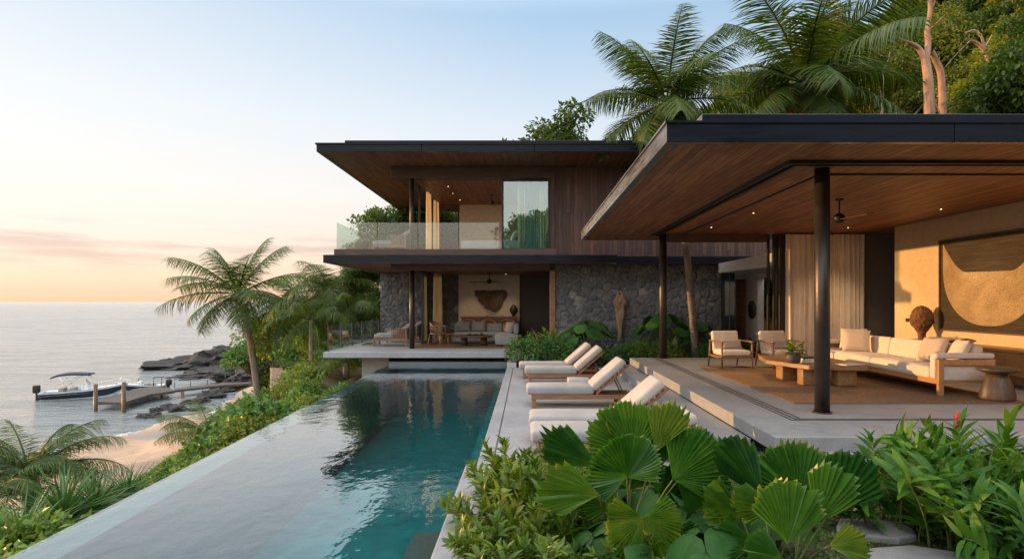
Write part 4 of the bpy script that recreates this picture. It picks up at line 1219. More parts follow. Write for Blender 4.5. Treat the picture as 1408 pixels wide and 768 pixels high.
for i in range(nu + 1):
    u = -1 + 2 * i / nu
    yy = yc + u * ry_
    lo = zc - rz_ * math.sqrt(max(0, 1 - abs(u) ** 2.3)) if abs(u) < 1 else zc
    top = 2.36 + 0.03 * u + (0.60 * ((abs(u) - 0.45) / 0.55) ** 1.7 if abs(u) > 0.45 else 0)
    lo = min(lo, top)
    for k in range(nv + 1):
        w = k / nv
        z = lo + (top - lo) * w
        am = 0.012 * (1 + mnoise.noise(Vector((yy * 9, z * 14, 0)))) + 0.008 * mnoise.noise(Vector((yy * 30, z * 40, 3)))
        ed = min(1, 8 * min(w, 1 - w), 12 * (1 - abs(u)))
        vs_.append((8.459 - am * max(0.05, ed) - 0.004 * ed, yy, z))
fs = [(i * (nv + 1) + k, (i + 1) * (nv + 1) + k, (i + 1) * (nv + 1) + k + 1, i * (nv + 1) + k + 1) for i in range(nu) for k in range(nv)]
MB().add(vs_, fs, True).build('half_moon', M['straw'], ar)
# ceiling fans
def make_fan():
    root = empty('ceiling_fan', (0, 0, 0))
    m = MB(); m.tube([(0, 0, -0.005), (0, 0, -0.03)], [0.07, 0.06], 16); m.tube([(0, 0, -0.03), (0, 0, -0.30)], 0.014, 10); m.build('rod', M['black'], root)
    m = MB(); m.lathe([(0.03, -0.24), (0.085, -0.28), (0.10, -0.34), (0.06, -0.40), (0.02, -0.41)], seg=20); m.build('motor', M['black'], root)
    for k in range(3):
        Mx = Matrix.Rotation(2 * math.pi * k / 3 + 0.5, 4, 'Z') @ T(0, 0, -0.345, 0, 0, R(10))
        m = MB(Mx); m.rbox(0.09, 0.72, -0.06, 0.06, -0.006, 0.006, 0.0055, 2); m.build('blade', M['darkwood'], root)
    return root
fan = make_fan()
fans = [((5.25, 10.4, SZ + 0.012), 1.0, 0.2, 'black three blade ceiling fan under the pavilion soffit'), ((-1.35, 22.0, 2.86), 1.0, 0.5, 'black ceiling fan in the ground floor lounge'),
        ((-1.25, 22.0, 5.60), 0.8, 1.2, 'black ceiling fan in the upstairs bedroom')]
for i, (p, s, rz, lb) in enumerate(fans):
    o = fan if i == 0 else copy_tree(fan)
    o.location = p; o.scale = (s, s, s); o.rotation_euler.z = rz
    tag(o, lb, 'ceiling fan', 'ceiling fans')
# downlights
def downlight(p, label, power=0, group=None):
    root = empty('downlight', p, label, 'downlight', group)
    m = MB(); m.lathe([(0.042, 0.0), (0.042, -0.006), (0.024, -0.006)], p, 20); m.build('trim', M['black'], root)
    m = MB(); m.lathe([(0.015, -0.0065), (0.015, -0.008)], p, 16); m.build('lens', M['lamp'], root)
    if power:
        ld = bpy.data.lights.new('downlight_beam', 'SPOT')
        ld.energy = power; ld.spot_size = R(100); ld.spot_blend = 0.8; ld.color = (1.0, 0.68, 0.38); ld.shadow_soft_size = 0.04
        lo = bpy.data.objects.new('downlight_beam', ld); col.objects.link(lo)
        lo.location = (0, 0, -0.03); lo.parent = root
pd = [D(1036, 293, 12.0), D(978, 314, 14.3), D(1294, 288, 11.5), D(1166, 317, 14.4)]
for i, p in enumerate(pd):
    downlight((p.x, p.y, SZ + 0.011), ['lit downlight in the pavilion soffit midway between the columns', 'lit downlight in the pavilion soffit near the far column',
              'lit downlight in the pavilion soffit close to the art wall', 'lit downlight in the pavilion soffit above the curtain'][i], LAMP_P, 'downlights in the pavilion soffit')
for i, (x, y) in enumerate(((-2.6, 20.3), (-2.6, 21.6), (-2.5, 23.0))):
    downlight((x, y, 5.598), ['lit downlight in the bedroom ceiling nearest the balcony', 'middle one of the three lit downlights in the bedroom ceiling', 'lit downlight in the bedroom ceiling farthest from the balcony'][i], LAMP_B, 'downlights in the bedroom ceiling')
for i, (x, y) in enumerate(((-2.2, 23.2), (-0.8, 23.2), (-1.5, 20.6))):
    downlight((x, y, 2.858), ['lit downlight over the left part of the lounge wall art', 'lit downlight over the lounge wall art nearest the mask', 'lit downlight in the lounge ceiling near the terrace'][i], LAMP_L, 'downlights in the lounge ceiling')

# ================================================================ GROUND FLOOR LOUNGE
LZ = 0.376
lo_ = empty('sectional_sofa', (-1.4, 21.4, LZ), 'pale L shaped sectional sofa in the ground floor lounge', 'sofa')
m = MB(); m.rbox(-2.62, -0.30, 21.35, 22.25, LZ + 0.03, LZ + 0.36, 0.06, 4, 0.015); m.build('seat', M['lounge'], lo_)
m = MB(); m.rbox(-1.05, -0.30, 20.0, 21.345, LZ + 0.03, LZ + 0.36, 0.06, 4, 0.015); m.build('chaise', M['lounge'], lo_)
for i in range(4):
    m = MB(); m.rbox(-2.6 + i * 0.575, -2.6 + i * 0.575 + 0.565, 22.0, 22.25, LZ + 0.36, LZ + 0.66, 0.06, 4); m.build('back_cushion', M['lounge'], lo_)
m = MB(); m.rbox(-0.46, -0.28, 20.6, 21.95, LZ + 0.36, LZ + 0.68, 0.06, 4); m.build('armrest', M['lounge'], lo_)
for i, (x, y, w, mt, lb, rz) in enumerate(((-2.25, 21.9, 0.5, 'greyfab', 'grey pillow on the sectional sofa, the one farthest from the mask', 5), (-1.72, 21.88, 0.5, 'greyfab', 'grey pillow on the middle of the sectional sofa', -6),
        (-0.62, 21.5, 0.42, 'tan', 'tan pillow leaning at the corner of the sectional sofa', -50), (-0.60, 21.12, 0.42, 'tan', 'tan pillow between the corner and the dark pillow on the sectional sofa', -62), (-0.55, 20.8, 0.42, 'greyfab', 'dark grey pillow leaning on the arm of the sectional chaise', -70))):
    m = MB(); m.pillow((x, y, LZ + 0.56), w, 0.38, 0.17, Matrix.Rotation(R(rz), 4, 'Z') @ Matrix.Rotation(R(-18), 4, 'X'))
    m.build('throw_pillow', M[mt], label=lb, cat='pillow', group='pillows on the sectional sofa')
rt = empty('coffee_table', (-1.75, 20.35, LZ), 'round dark timber coffee table in the ground floor lounge', 'coffee table')
m = MB(); m.lathe([(0.60, 0.27), (0.63, 0.285), (0.63, 0.315), (0.60, 0.33)], (-1.75, 20.35, LZ), 40); m.build('tabletop', M['darkwood'], rt)
for dx in (-0.32, 0.32):
    m = MB(); m.tube([(-1.75 + dx, 20.35, LZ), (-1.75 + dx, 20.35, LZ + 0.27)], 0.11, 16); m.build('leg', M['darkwood'], rt)
for i, (dx, r, h) in enumerate(((-0.15, 0.07, 0.06), (0.05, 0.09, 0.05), (0.24, 0.06, 0.08))):
    m = MB(); m.lathe([(r * 0.6, 0), (r, h * 0.5), (r * 0.9, h), (r * 0.7, h)], (-1.75 + dx, 20.3, LZ + 0.331), 16)
    m.build('bowl', M['stump'], label=['small brown bowl on the round coffee table, on the rattan chair side', 'wide brown bowl at the centre of the round coffee table', 'tallest small bowl on the round coffee table, on the chaise side'][i], cat='bowl')
def rattan_chair(x, y, rz, label, group=None):
    root = empty('rattan_chair', (0, 0, 0), label, 'chair', group)
    for sx, sy in ((-1, -1), (1, -1), (-1, 1), (1, 1)):
        m = MB(); m.tube([(sx * 0.25, sy * 0.24, 0), (sx * 0.21, sy * 0.2, 0.34)], 0.017, 8); m.build('leg', M['rattan'], root)
    m = MB(); m.lathe([(0.24, 0.33), (0.29, 0.345), (0.29, 0.375), (0.22, 0.385)], seg=22); m.build('seat', M['rattan'], root)
    m = MB()
    arc = [(0.29 * math.cos(t), 0.27 * math.sin(t), 0.60 + 0.16 * max(0, math.sin(t))) for t in np.linspace(-0.5, math.pi + 0.5, 22)]
    m.tube(arc, 0.024, 8)
    arc2 = [(0.29 * math.cos(t), 0.27 * math.sin(t), 0.37 + 0.0 * t) for t in np.linspace(-0.5, math.pi + 0.5, 22)]
    for a, b in list(zip(arc2, arc))[::1]:
        m.tube([a, b], 0.008, 6)
    m.build('backrest', M['rattan'], root)
    root.location = (x, y, LZ); root.rotation_euler.z = rz
    return root
rc = rattan_chair(-3.02, 21.0, R(65), 'rattan tub chair by the lounge curtain')
rc2 = copy_tree(rc); rc2.location = (-2.2, 22.95, LZ); rc2.rotation_euler.z = R(0); tag(rc2, 'rattan chair behind the sectional sofa, nearest the gathered curtain', 'chair', 'rattan chairs along the sideboard')
rc3 = copy_tree(rc); rc3.location = (-1.45, 22.95, LZ); rc3.rotation_euler.z = R(4); tag(rc3, 'rattan chair behind the middle of the sectional sofa', 'chair', 'rattan chairs along the sideboard')
rc4 = copy_tree(rc); rc4.location = (-0.75, 22.95, LZ); rc4.rotation_euler.z = R(-5); tag(rc4, 'rattan chair behind the sectional sofa, nearest the dark wall', 'chair', 'rattan chairs along the sideboard')
ot = empty('side_table', (-2.62, 21.0, LZ), 'small rattan side table between the tub chair and the sectional sofa', 'side table')
m = MB(); m.lathe([(0.22, 0.30), (0.25, 0.31), (0.25, 0.335), (0.22, 0.34)], (-2.75, 21.15, LZ), 20); m.build('tabletop', M['rattan'], ot)
for k in range(4):
    a = k * math.pi / 2 + 0.4
    MB().tube([(-2.75 + 0.2 * math.cos(a), 21.15 + 0.2 * math.sin(a), LZ), (-2.75 + 0.16 * math.cos(a), 21.15 + 0.16 * math.sin(a), LZ + 0.30)], 0.014, 8).build('leg', M['rattan'], ot)
sb = empty('sideboard', (-1.4, 23.7, LZ), 'reddish timber sideboard against the plaster wall under the lounge art', 'sideboard')
m = MB(); m.box(-2.55, -0.35, 23.42, 24.0, LZ + 0.82, LZ + 0.87); m.build('top', M['teak'], sb, bevel=0.004)
m = MB(); m.box(-2.5, -0.40, 23.46, 24.0, LZ + 0.12, LZ + 0.819); m.build('cabinet', M['teak'], sb)
for i in range(4):
    MB().box(-2.49 + i * 0.525, -2.49 + i * 0.525 + 0.515, 23.44, 23.459, LZ + 0.14, LZ + 0.80).build('door', M['teak'], sb, bevel=0.003)
MB().box(-2.45, -0.45, 23.5, 23.95, LZ, LZ + 0.119).build('plinth', M['darkwood'], sb)
for i, (x, r) in enumerate(((-1.55, 0.07), (-1.0, 0.06))):
    m = MB(); m.lathe([(r * 0.5, 0), (r, r * 0.8), (r * 0.85, r * 1.4), (r * 0.6, r * 1.4)], (x, 23.7, LZ + 0.871), 16)
    m.build('vase', M['ceramic'], label=['small pale vase at the middle of the lounge sideboard', 'small pale vase on the lounge sideboard nearer the mask'][i], cat='vase', group='vases on the sideboard')
# carved mask on a stand
mk = empty('mask_sculpture', (-0.52, 23.7, LZ + 0.871), 'dark carved mask standing on the sideboard', 'sculpture')
v_, f_ = sphere_pts((-0.52, 23.7, LZ + 0.871 + 0.23), 0.15, 0.2, 24, 16, 0.12, 7, 0.3)
MB().add(v_, f_, True).build('face', M['bronze'], mk)
MB().box(-0.60, -0.44, 23.64, 23.76, LZ + 0.872, LZ + 0.90).build('base', M['black'], mk)
# lounge wall art: a slice of root wood
poly = [(-0.95, 0.42), (-0.80, 0.50), (-0.4, 0.46), (0, 0.45), (0.4, 0.47), (0.75, 0.52), (0.93, 0.40), (0.88, 0.10), (0.70, -0.10), (0.62, -0.38), (0.42, -0.62), (0.22, -0.72), (-0.05, -0.60), (-0.35, -0.50), (-0.42, -0.32), (-0.68, -0.18), (-0.78, 0.05), (-0.93, 0.18)]
def inside(px, pz, P_):
    c = False
    for i in range(len(P_)):
        (x1, z1), (x2, z2) = P_[i], P_[i - 1]
        if (z1 > pz) != (z2 > pz) and px < (x2 - x1) * (pz - z1) / (z2 - z1) + x1: c = not c
    return c
def edge_d(px, pz, P_):
    d = 9
    for i in range(len(P_)):
        a = Vector(P_[i]); b = Vector(P_[i - 1]); p = Vector((px, pz))
        t = max(0, min(1, (p - a).dot(b - a) / (b - a).length_squared))
        d = min(d, (p - (a + (b - a) * t)).length)
    return d
vs_, idx, fs = [], {}, []
st_ = 0.035
for i in range(-30, 31):
    for k in range(-24, 18):
        x, z = i * st_, k * st_
        if inside(x, z, poly):
            e = edge_d(x, z, poly)
            h = 0.03 + 0.10 * min(1, e / 0.2) * (0.6 + 0.5 * mnoise.noise(Vector((x * 5, z * 5, 1)))) + 0.04 * mnoise.noise(Vector((x * 16, z * 16, 5)))
            idx[(i, k)] = len(vs_); vs_.append((-1.42 + x * 0.68, 24.07 - h, 1.92 + z * 0.72))
for (i, k), a in list(idx.items()):
    if all((i + p, k + q_) in idx for p, q_ in ((1, 0), (1, 1), (0, 1))):
        fs.append((a, idx[(i + 1, k)], idx[(i + 1, k + 1)], idx[(i, k + 1)]))
M['rootart'] = m_bark('gnarled root', (0.13, 0.09, 0.055), (0.25, 0.185, 0.12), 6.0)
m = MB().add(vs_, fs, True)
o = m.build('wall_art', M['rootart'], label='rough brown root wood relief on the plaster wall of the lounge', cat='wall art')
md = o.modifiers.new('solid', 'SOLIDIFY'); md.thickness = 0.03; md.offset = -1
# terrace lounge chair
tl = empty('lounge_chair', (-4.5, 20.5, 0.361), 'slatted timber lounge chair with pale cushions on the terrace corner', 'lounge chair')
z0 = 0.361
m = MB(); m.box(-5.02, -3.95, 20.1, 20.16, z0 + 0.18, z0 + 0.26); m.box(-5.02, -3.95, 20.84, 20.9, z0 + 0.18, z0 + 0.26); m.box(-5.02, -4.96, 20.16, 20.84, z0 + 0.18, z0 + 0.26); m.build('frame', M['teak'], tl, bevel=0.005)
for x in (-5.02, -3.98):
    for y in (20.101, 20.845):
        MB().box(x, x + 0.06, y, y + 0.055, z0, z0 + (0.58 if x > -4.5 else 0.179)).build('leg', M['teak'], tl)
for y in (20.1, 20.86):
    m = MB()
    for i in range(8): m.box(-4.42 + i * 0.055, -4.39 + i * 0.055, y + 0.005, y + 0.03, z0 + 0.262, z0 + 0.53)
    m.box(-4.45, -3.99, y, y + 0.04, z0 + 0.53, z0 + 0.57); m.build('armrest', M['teak'], tl)
m = MB(); m.rbox(-5.0, -4.15, 20.17, 20.83, z0 + 0.265, z0 + 0.40, 0.04, 4, 0.01); m.build('seat_cushion', M['lounge'], tl)
m = MB(T(-4.25, 0, z0 + 0.33) @ Matrix.Rotation(R(-35), 4, 'Y')); m.rbox(0.0, 0.62, 20.17, 20.83, 0.0, 0.12, 0.04, 4); m.build('back_cushion', M['lounge'], tl)
ch2 = copy_tree(tl); ch2.location = (-4.5, 22.4, 0.361); tag(ch2, 'slatted timber lounge chair at the back of the terrace by the dark stone wall', 'lounge chair')
# ================================================================ BEDROOM
UZ = 3.342
bd = empty('bed', (-1.4, 22.4, UZ), 'low timber bed with white bedding in the upstairs bedroom', 'bed')
m = MB(); m.box(-2.35, -0.15, 21.5, 23.4, UZ + 0.12, UZ + 0.30); m.box(-2.2, -0.3, 21.6, 23.3, UZ, UZ + 0.12); m.build('bed_frame', M['teak'], bd)
m = MB(); m.rbox(-2.3, -0.17, 21.45, 23.35, UZ + 0.30, UZ + 0.60, 0.07, 4, 0.03); m.build('mattress', M['white_bed'], bd)
m = MB(); m.box(-0.13, -0.05, 21.3, 23.5, UZ, UZ + 1.05); m.build('headboard', M['teak'], bd)
for i, y in enumerate((21.95, 22.85)):
    m = MB(); m.pillow((-0.45, y, UZ + 0.78), 0.62, 0.42, 0.2, Matrix.Rotation(R(-90), 4, 'Z') @ Matrix.Rotation(R(-28), 4, 'X'))
    m.build('bed_pillow', M['white_bed'], label=['white pillow on the bed, on the balcony side', 'white pillow on the bed, on the garden side'][i], cat='pillow', group='bed pillows')
bc = empty('lounge_chair', (-4.4, 19.9, 3.342), 'dark slatted lounge chair on the balcony behind the glass balustrade', 'lounge chair')
for ch in list(tl.children):
    c = ch.copy(); col.objects.link(c); c.parent = bc
# ================================================================ DRIFTWOOD AND GARDEN WING OBJECTS
def drift():
    # a weathered root: broad ragged head, deep lengthwise grooves, narrowing to a split point
    vs_, fs = [], []
    n, k_ = 60, 44
    for i in range(n + 1):
        w = i / n
        x = 2.79 + 0.05 * w + 0.015 * math.sin(w * 14) + 0.03 * math.sin(w * 5)
        r = 0.045 + 0.14 * min(1, w / 0.85) ** 1.3
        if w > 0.86: r *= 1 - ((w - 0.86) / 0.14) * 0.45
        for k in range(k_):
            a = 2 * math.pi * k / k_
            ca, sa = math.cos(a), math.sin(a)
            gro = abs(math.sin(a * 3.5 + 1.6 * math.sin(w * 4) + 0.8)) ** 0.5
            rr = r * (0.62 + 0.42 * gro + 0.30 * mnoise.noise(Vector((ca * 1.5, sa * 1.5, w * 5))) + 0.22 * mnoise.noise(Vector((ca * 5, sa * 5, w * 7))))
            rr += 0.055 * math.exp(-((w - 0.80) / 0.06) ** 2) * max(0, ca) ** 3 + 0.045 * math.exp(-((w - 0.55) / 0.05) ** 2) * max(0, -ca) ** 3
            rr *= 1 - math.exp(-(((w - 0.66) / 0.055) ** 2)) * max(0, -math.sin(a + 0.35)) ** 8 * 0.75
            vs_.append((x + rr * ca, 18.86 + rr * 0.6 * sa, 0.60 + 1.44 * w + (0.10 * mnoise.noise(Vector((ca * 2.5, sa * 2.5, 9))) + 0.05 * math.sin(a * 4)) * w ** 8))
    for i in range(n):
        for k in range(k_):
            k2 = (k + 1) % k_
            fs.append((i * k_ + k, i * k_ + k2, (i + 1) * k_ + k2, (i + 1) * k_ + k))
    fs.append(list(range(k_))); fs.append([n * k_ + k for k in range(k_)])
    return vs_, fs
v_, f_ = drift()
MB().add(v_, f_, True).build('driftwood', M['drift'], label='tall weathered driftwood piece standing against the dark stone wall', cat='driftwood')
m = MB(); m.lathe([(0.30, -0.03), (0.29, 0.02), (0.2, 0.05), (0.05, 0.06)], (0, 0, 0), 28)
o = m.build('wall_bowl', M['bronze'], label='dark bronze disc hung on the plaster wall of the garden wing', cat='wall art')
o.location = (7.26, 20.0, 1.55); o.rotation_euler = (0, R(-90), 0)

# ================================================================ SHORE: JETTY, BOATS, ROCKS
JZ = -6.5
j = empty('jetty', G(200, 545, JZ), 'weathered timber jetty with a bent walkway running out from the rocks', 'jetty')
A_ = [G(133, 552, JZ), G(169.6, 553, JZ), G(207, 541.5, JZ), G(240, 537, JZ), G(233, 532.5, JZ), G(211, 531, JZ), G(183, 534.5, JZ)]
MB().prism([(p.x, p.y) for p in A_], JZ - 0.22, JZ).build('deck', M['jetty'], j)
Bw = [G(238.5, 536.4, JZ), G(310, 528.6, JZ), G(352, 526.3, JZ), G(352, 524.2, JZ), G(310, 525.4, JZ), G(240, 533.5, JZ)]
MB().prism([(p.x, p.y) for p in Bw], JZ - 0.2, JZ - 0.004).build('walkway', M['jetty'], j)
for px, py, top in ((131.5, 553.5, 1.55), (170.3, 554.5, 1.75), (251, 535.5, -0.19), (300, 529.8, -0.19), (222, 532.5, 0.05)):
    p = G(px, py, JZ)
    MB().tube([(p.x, p.y, -9.2), (p.x, p.y, JZ + top)], 0.15, 12).build('post', M['darkwood'], j)
hr = MB()
hp = [G(211, 531.2, JZ), G(222, 530.6, JZ), G(233, 532.2, JZ)]
for p in hp: hr.tube([(p.x, p.y, JZ), (p.x, p.y, JZ + 0.9)], 0.035, 6)
hr.tube([(p.x, p.y, JZ + 0.9) for p in hp], 0.035, 6)
hp = [G(240, 533.4, JZ), G(262, 531, JZ), G(285, 528.3, JZ), G(310, 525.3, JZ), G(340, 524.4, JZ)]
for p in hp: hr.tube([(p.x, p.y, JZ), (p.x, p.y, JZ + 0.9)], 0.03, 6)
hr.tube([(p.x, p.y, JZ + 0.9) for p in hp], 0.03, 6)
hr.build('handrail', M['frame'], j)

def make_boat(name, L, label, cat='boat', canopy=True):
    """bow towards +x, waterline at z=0"""
    root = empty(name, (0, 0, 0), label, cat)
    ns, B = 22, 0.36 * L / 2.6
    def sect(t):
        x = -L / 2 + L * t
        b = B * (1 - max(0, (t - 0.45) / 0.55) ** 2.2) ** 0.9 if t < 1 else 0.0
        b = max(b, 0.015)
        sheer = 0.62 + 0.42 * t ** 2.2
        keel = -0.32 + 0.75 * max(0, (t - 0.72) / 0.28) ** 2
        return x, b, sheer, keel
    levels = [('hull', [0.0, 0.2, 0.40], 'gel_white'), ('stripe', [0.40, 0.62, 0.86], 'gel_navy'), ('gunwale', [0.86, 0.93, 1.0], 'gel_white')]
    for nm, ws, mt in levels:
        m = MB(); vs_, fs = [], []
        for i in range(ns + 1):
            x, b, s, k = sect(i / ns)
            for sd in (-1, 1):
                for w in ws:
                    f = w ** 0.55
                    vs_.append((x + (0.10 * L * (w - 0.5) * (i / ns) ** 4), sd * b * f, k + (s - k) * w))
        nw = len(ws)
        for i in range(ns):
            for sd in range(2):
                for q_ in range(nw - 1):
                    a = i * 2 * nw + sd * nw + q_
                    fs.append((a, a + 2 * nw, a + 2 * nw + 1, a + 1))
        for q_ in range(nw - 1):
            fs.append((q_, q_ + 1, nw + q_ + 1, nw + q_))
        m.add(vs_, fs, True); m.build(nm, M[mt], root)
    vs_ = []
    for i in range(ns + 1):
        x, b, s, k = sect(i / ns)
        zz = s - (0.28 if i < ns * 0.62 else 0.03)
        vs_ += [(x + 0.05 * L * (i / ns) ** 4, -b * 0.96, zz), (x + 0.05 * L * (i / ns) ** 4, b * 0.96, zz)]
    MB().add(vs_, [(2 * i, 2 * i + 1, 2 * i + 3, 2 * i + 2) for i in range(ns)]).build('deck', M['gel_white'], root)
    m = MB(); m.rbox(-L * 0.02, L * 0.07, -0.38, 0.38, 0.42, 1.05, 0.06, 3); m.build('console', M['gel_white'], root)
    m = MB(); m.add([(L * 0.075, -0.36, 1.05), (L * 0.075, 0.36, 1.05), (L * 0.02, 0.33, 1.42), (L * 0.02, -0.33, 1.42)], [(0, 1, 2, 3)]); w_o = m.build('windscreen', M['dark_glass'], root)
    w_o.modifiers.new('s', 'SOLIDIFY').thickness = 0.02
    for x in (-L * 0.12, -L * 0.25):
        m = MB(); m.rbox(x - 0.22, x + 0.22, -B * 0.6, B * 0.6, 0.4, 0.85, 0.06, 3); m.build('seat', M['lounge'], root)
    m = MB(); m.tube([(L * 0.18, B * 0.8, 0.95), (L * 0.2, B * 0.75, 1.25), (L * 0.40, B * 0.35, 1.35), (L * 0.47, 0, 1.38), (L * 0.40, -B * 0.35, 1.35), (L * 0.2, -B * 0.75, 1.25), (L * 0.18, -B * 0.8, 0.95)], 0.022, 6); m.build('bow_rail', M['steel'], root)
    # outboard
    m = MB(); m.rbox(-L / 2 - 0.62, -L / 2 - 0.08, -0.24, 0.24, 0.55, 1.12, 0.1, 4); m.rbox(-L / 2 - 0.42, -L / 2 - 0.14, -0.1, 0.1, -0.4, 0.6, 0.05, 2); m.build('outboard_motor', M['black'], root)
    if canopy:
        vs_, fs = [], []
        for i in range(11):
            for k in range(7):
                u, v = i / 10 * 2 - 1, k / 6 * 2 - 1
                vs_.append((-L * 0.13 + u * L * 0.235, v * B * 0.92, 1.80 + 0.10 * (1 - u * u) + 0.12 * (1 - v * v) - 0.14 * max(0, -u) ** 3))
        fs = [(i * 7 + k, (i + 1) * 7 + k, (i + 1) * 7 + k + 1, i * 7 + k + 1) for i in range(10) for k in range(6)]
        c_o = MB().add(vs_, fs, True).build('canopy', M['navy'], root)
        md = c_o.modifiers.new('s', 'SOLIDIFY'); md.thickness = 0.07
        m = MB()
        for sd in (-1, 1):
            for xa, xb in ((-0.33, -0.05), (-0.28, 0.0), (-0.15, -0.3), (0.02, 0.08)):
                m.tube([(L * xa, sd * B * 0.92, 0.8), (L * xb * 0.9 - L * 0.0, sd * B * 0.9, 1.80)], 0.02, 6)
        m.build('canopy_frame', M['steel'], root)
    return root
bt = make_boat('motorboat', 6.6, 'white motorboat with navy stripe and dark canopy moored at the jetty')
p0, p1 = G(64, 550, -7.2), G(157, 545.5, -7.2)
bt.location = ((p0.x + p1.x) / 2, (p0.y + p1.y) / 2 + 0.4, -7.2)
bt.scale = (1, 1, 1.22)
bt.rotation_euler.z = math.atan2(p1.y - p0.y, p1.x - p0.x)
bt2 = make_boat('skiff', 4.2, 'small open skiff half hidden behind the jetty deck', canopy=False)
p = G(181, 541, -7.2); bt2.location = (p.x, p.y + 1.5, -7.2); bt2.rotation_euler.z = R(200)
def rock_mesh(name, sx, sy, sz, seed, sub=4):
    b = bmesh.new()
    bmesh.ops.create_icosphere(b, subdivisions=sub, radius=1)
    o_ = Vector((seed * 3.7, seed * 1.9, seed * 0.7))
    for v in b.verts:
        p = v.co.copy()
        n1 = mnoise.noise(p * 1.1 + o_); n2 = mnoise.noise(p * 2.6 + o_); n3 = mnoise.noise(p * 6 + o_)
        n4 = abs(mnoise.noise(p * 1.7 + o_ * 2)); f = 1 + 0.34 * n1 + 0.22 * n2 + 0.12 * n3 - 0.5 * n4 - 0.22 * abs(n2) + 0.06 * mnoise.noise(p * 13 + o_) - 0.16 * abs(mnoise.noise(Vector((p.x * 1.5 + p.z, p.y * 2, p.z * 6)) + o_))
        v.co = Vector((p.x * f * sx, p.y * f * sy, p.z * f * sz))
    m = MB(); m.bm(b, False)
    return m
rocks = [(275, 508, 7.6, 4.5, 2.3, 1, 0.45, 'largest sloping grey boulder of the headland beyond the jetty', 86),
         (312, 500, 5.2, 4, 3.0, 2, 0.5, 'big dark boulder on the headland against the bushes', 84), (295, 516, 5.0, 2.6, 1.2, 17, 0.2, 'long low dark slab of rock in front of the headland boulders', 78),
         (243, 512, 3.4, 2.0, 0.95, 3, 0.3, 'low dark rock at the seaward tip of the headland', 86), (219, 510, 2.4, 1.5, 0.6, 4, 0.1, 'flat outermost rock lying off the headland in the sea', 90), (230, 507, 2.0, 1.4, 0.6, 18, 0.7, 'small rock behind the outermost ones off the headland', 95),
         (248, 522, 1.6, 1.2, 0.45, 5, 0.4, 'dark wet rock behind the jetty walkway, on its seaward half', 74), (272, 521, 2.2, 1.4, 0.6, 6, 0.9, 'broad rock behind the middle of the jetty walkway', 73),
         (318, 515, 2.6, 2.0, 1.25, 7, 0.2, 'pale blocky rock where the jetty walkway meets the land', 70), (335, 512, 2.2, 1.8, 1.3, 19, 0.8, 'blocky rock beside the low retaining wall', 66),
         (205, 573, 1.15, 0.75, 0.42, 8, 0.3, 'low striped rock in the shallows nearest the beach', 0), (213, 565, 0.6, 0.5, 0.42, 9, 0.8, 'small dark rock behind the low striped one in the shallows', 0), (231, 562, 0.85, 0.65, 0.6, 10, 0.2, 'brown rock of the middle pair in the shallows before the jetty', 0),
         (246, 564, 0.95, 0.7, 0.62, 11, 1.1, 'rounded dark rock of the pair nearest the sand', 0), (262, 554, 0.9, 0.7, 0.4, 12, 0.4, 'dark flat rock under the jetty walkway', 0), (276, 553, 1.1, 0.9, 0.7, 13, 0.7, 'brown rock under the landward end of the walkway', 0),
         (292, 546, 1.4, 1.1, 1.0, 14, 0.3, 'tall dark boulder at the foot of the slope below the walkway', 0), (306, 538, 1.5, 1.2, 0.55, 15, 0.9, 'dark boulder carrying the landward end of the walkway', 0), (270, 563, 0.8, 0.6, 0.28, 16, 0.1, 'low flat rock at the water edge below the walkway', 0)]
for px, py, sx, sy, sz, sd, rz, lb, dep in rocks:
    m = rock_mesh('rock', sx, sy, sz * 0.85, sd, 4 if sx > 1.5 else 3)
    o = m.build('rock', M['headrock'], label=lb, cat='rock', group='shore rocks')
    if dep:
        p = D(px, py, dep); o.location = (p.x, p.y, max(-7.35, min(p.z, -6.5)))
    else:
        p = G(px, py, -7.2); o.location = (p.x, p.y, -7.15)
    o.rotation_euler.z = rz
# low retaining wall on the slope
a, b = D(372, 505, 37.5), D(487, 504, 33)
n_ = 40
t = (b - a); t.z = 0; L = t.length; t.normalize()
vs_, fs = [], []
for i in range(n_ + 1):
    for k in range(9):
        w = k / 8
        p = a + t * (L * i / n_)
        nrm = Vector((t.y, -t.x, 0)) * (0.05 * mnoise.noise(Vector((i * 0.5, k * 0.7, 0))) + 0.03)
        vs_.append((p.x + nrm.x, p.y + nrm.y, a.z - 1.5 + 1.5 * w))
for i in range(n_):
    for k in range(8):
        fs.append((i * 9 + k, (i + 1) * 9 + k, (i + 1) * 9 + k + 1, i * 9 + k + 1))
o = MB().add(vs_, fs, True).build('retaining_wall', M['wallrock'], label='low grey stone retaining wall behind the leaning palm', cat='wall')
md = o.modifiers.new('s', 'SOLIDIFY'); md.thickness = 0.45; md.offset = 1
# stepping stones
def stone(px, py, z, sx, sy, seed, label):
    p = G(px, py, z)
    rs = random.Random(seed)
    n = 9
    poly_ = [(p.x + sx * math.cos(2 * math.pi * i / n) * rs.uniform(0.8, 1.08), p.y + sy * math.sin(2 * math.pi * i / n) * rs.uniform(0.8, 1.08)) for i in range(n)]
    MB().prism(poly_, -0.16, z).build('stepping_stone', M['stepstone'], bevel=0.015, label=label, cat='stepping stone', group='stepping stones')
stone(1203, 724, -0.03, 0.36, 0.24, 1, 'stepping stone in the middle of the garden path, beside the ginger plants')
stone(1262, 764, -0.03, 0.46, 0.22, 2, 'nearest stepping stone at the bottom of the garden path')
stone(1198, 690, -0.03, 0.30, 0.26, 3, 'stepping stone just behind the largest fan palm leaf')
m = rock_mesh('r', 0.36, 0.3, 0.26, 21, 3); o = m.build('rock', M['stepstone'], label='pale blocky boulder under the pavilion platform corner', cat='rock')
p = G(1150, 652, -0.05); o.location = (p.x, p.y, 0.0)

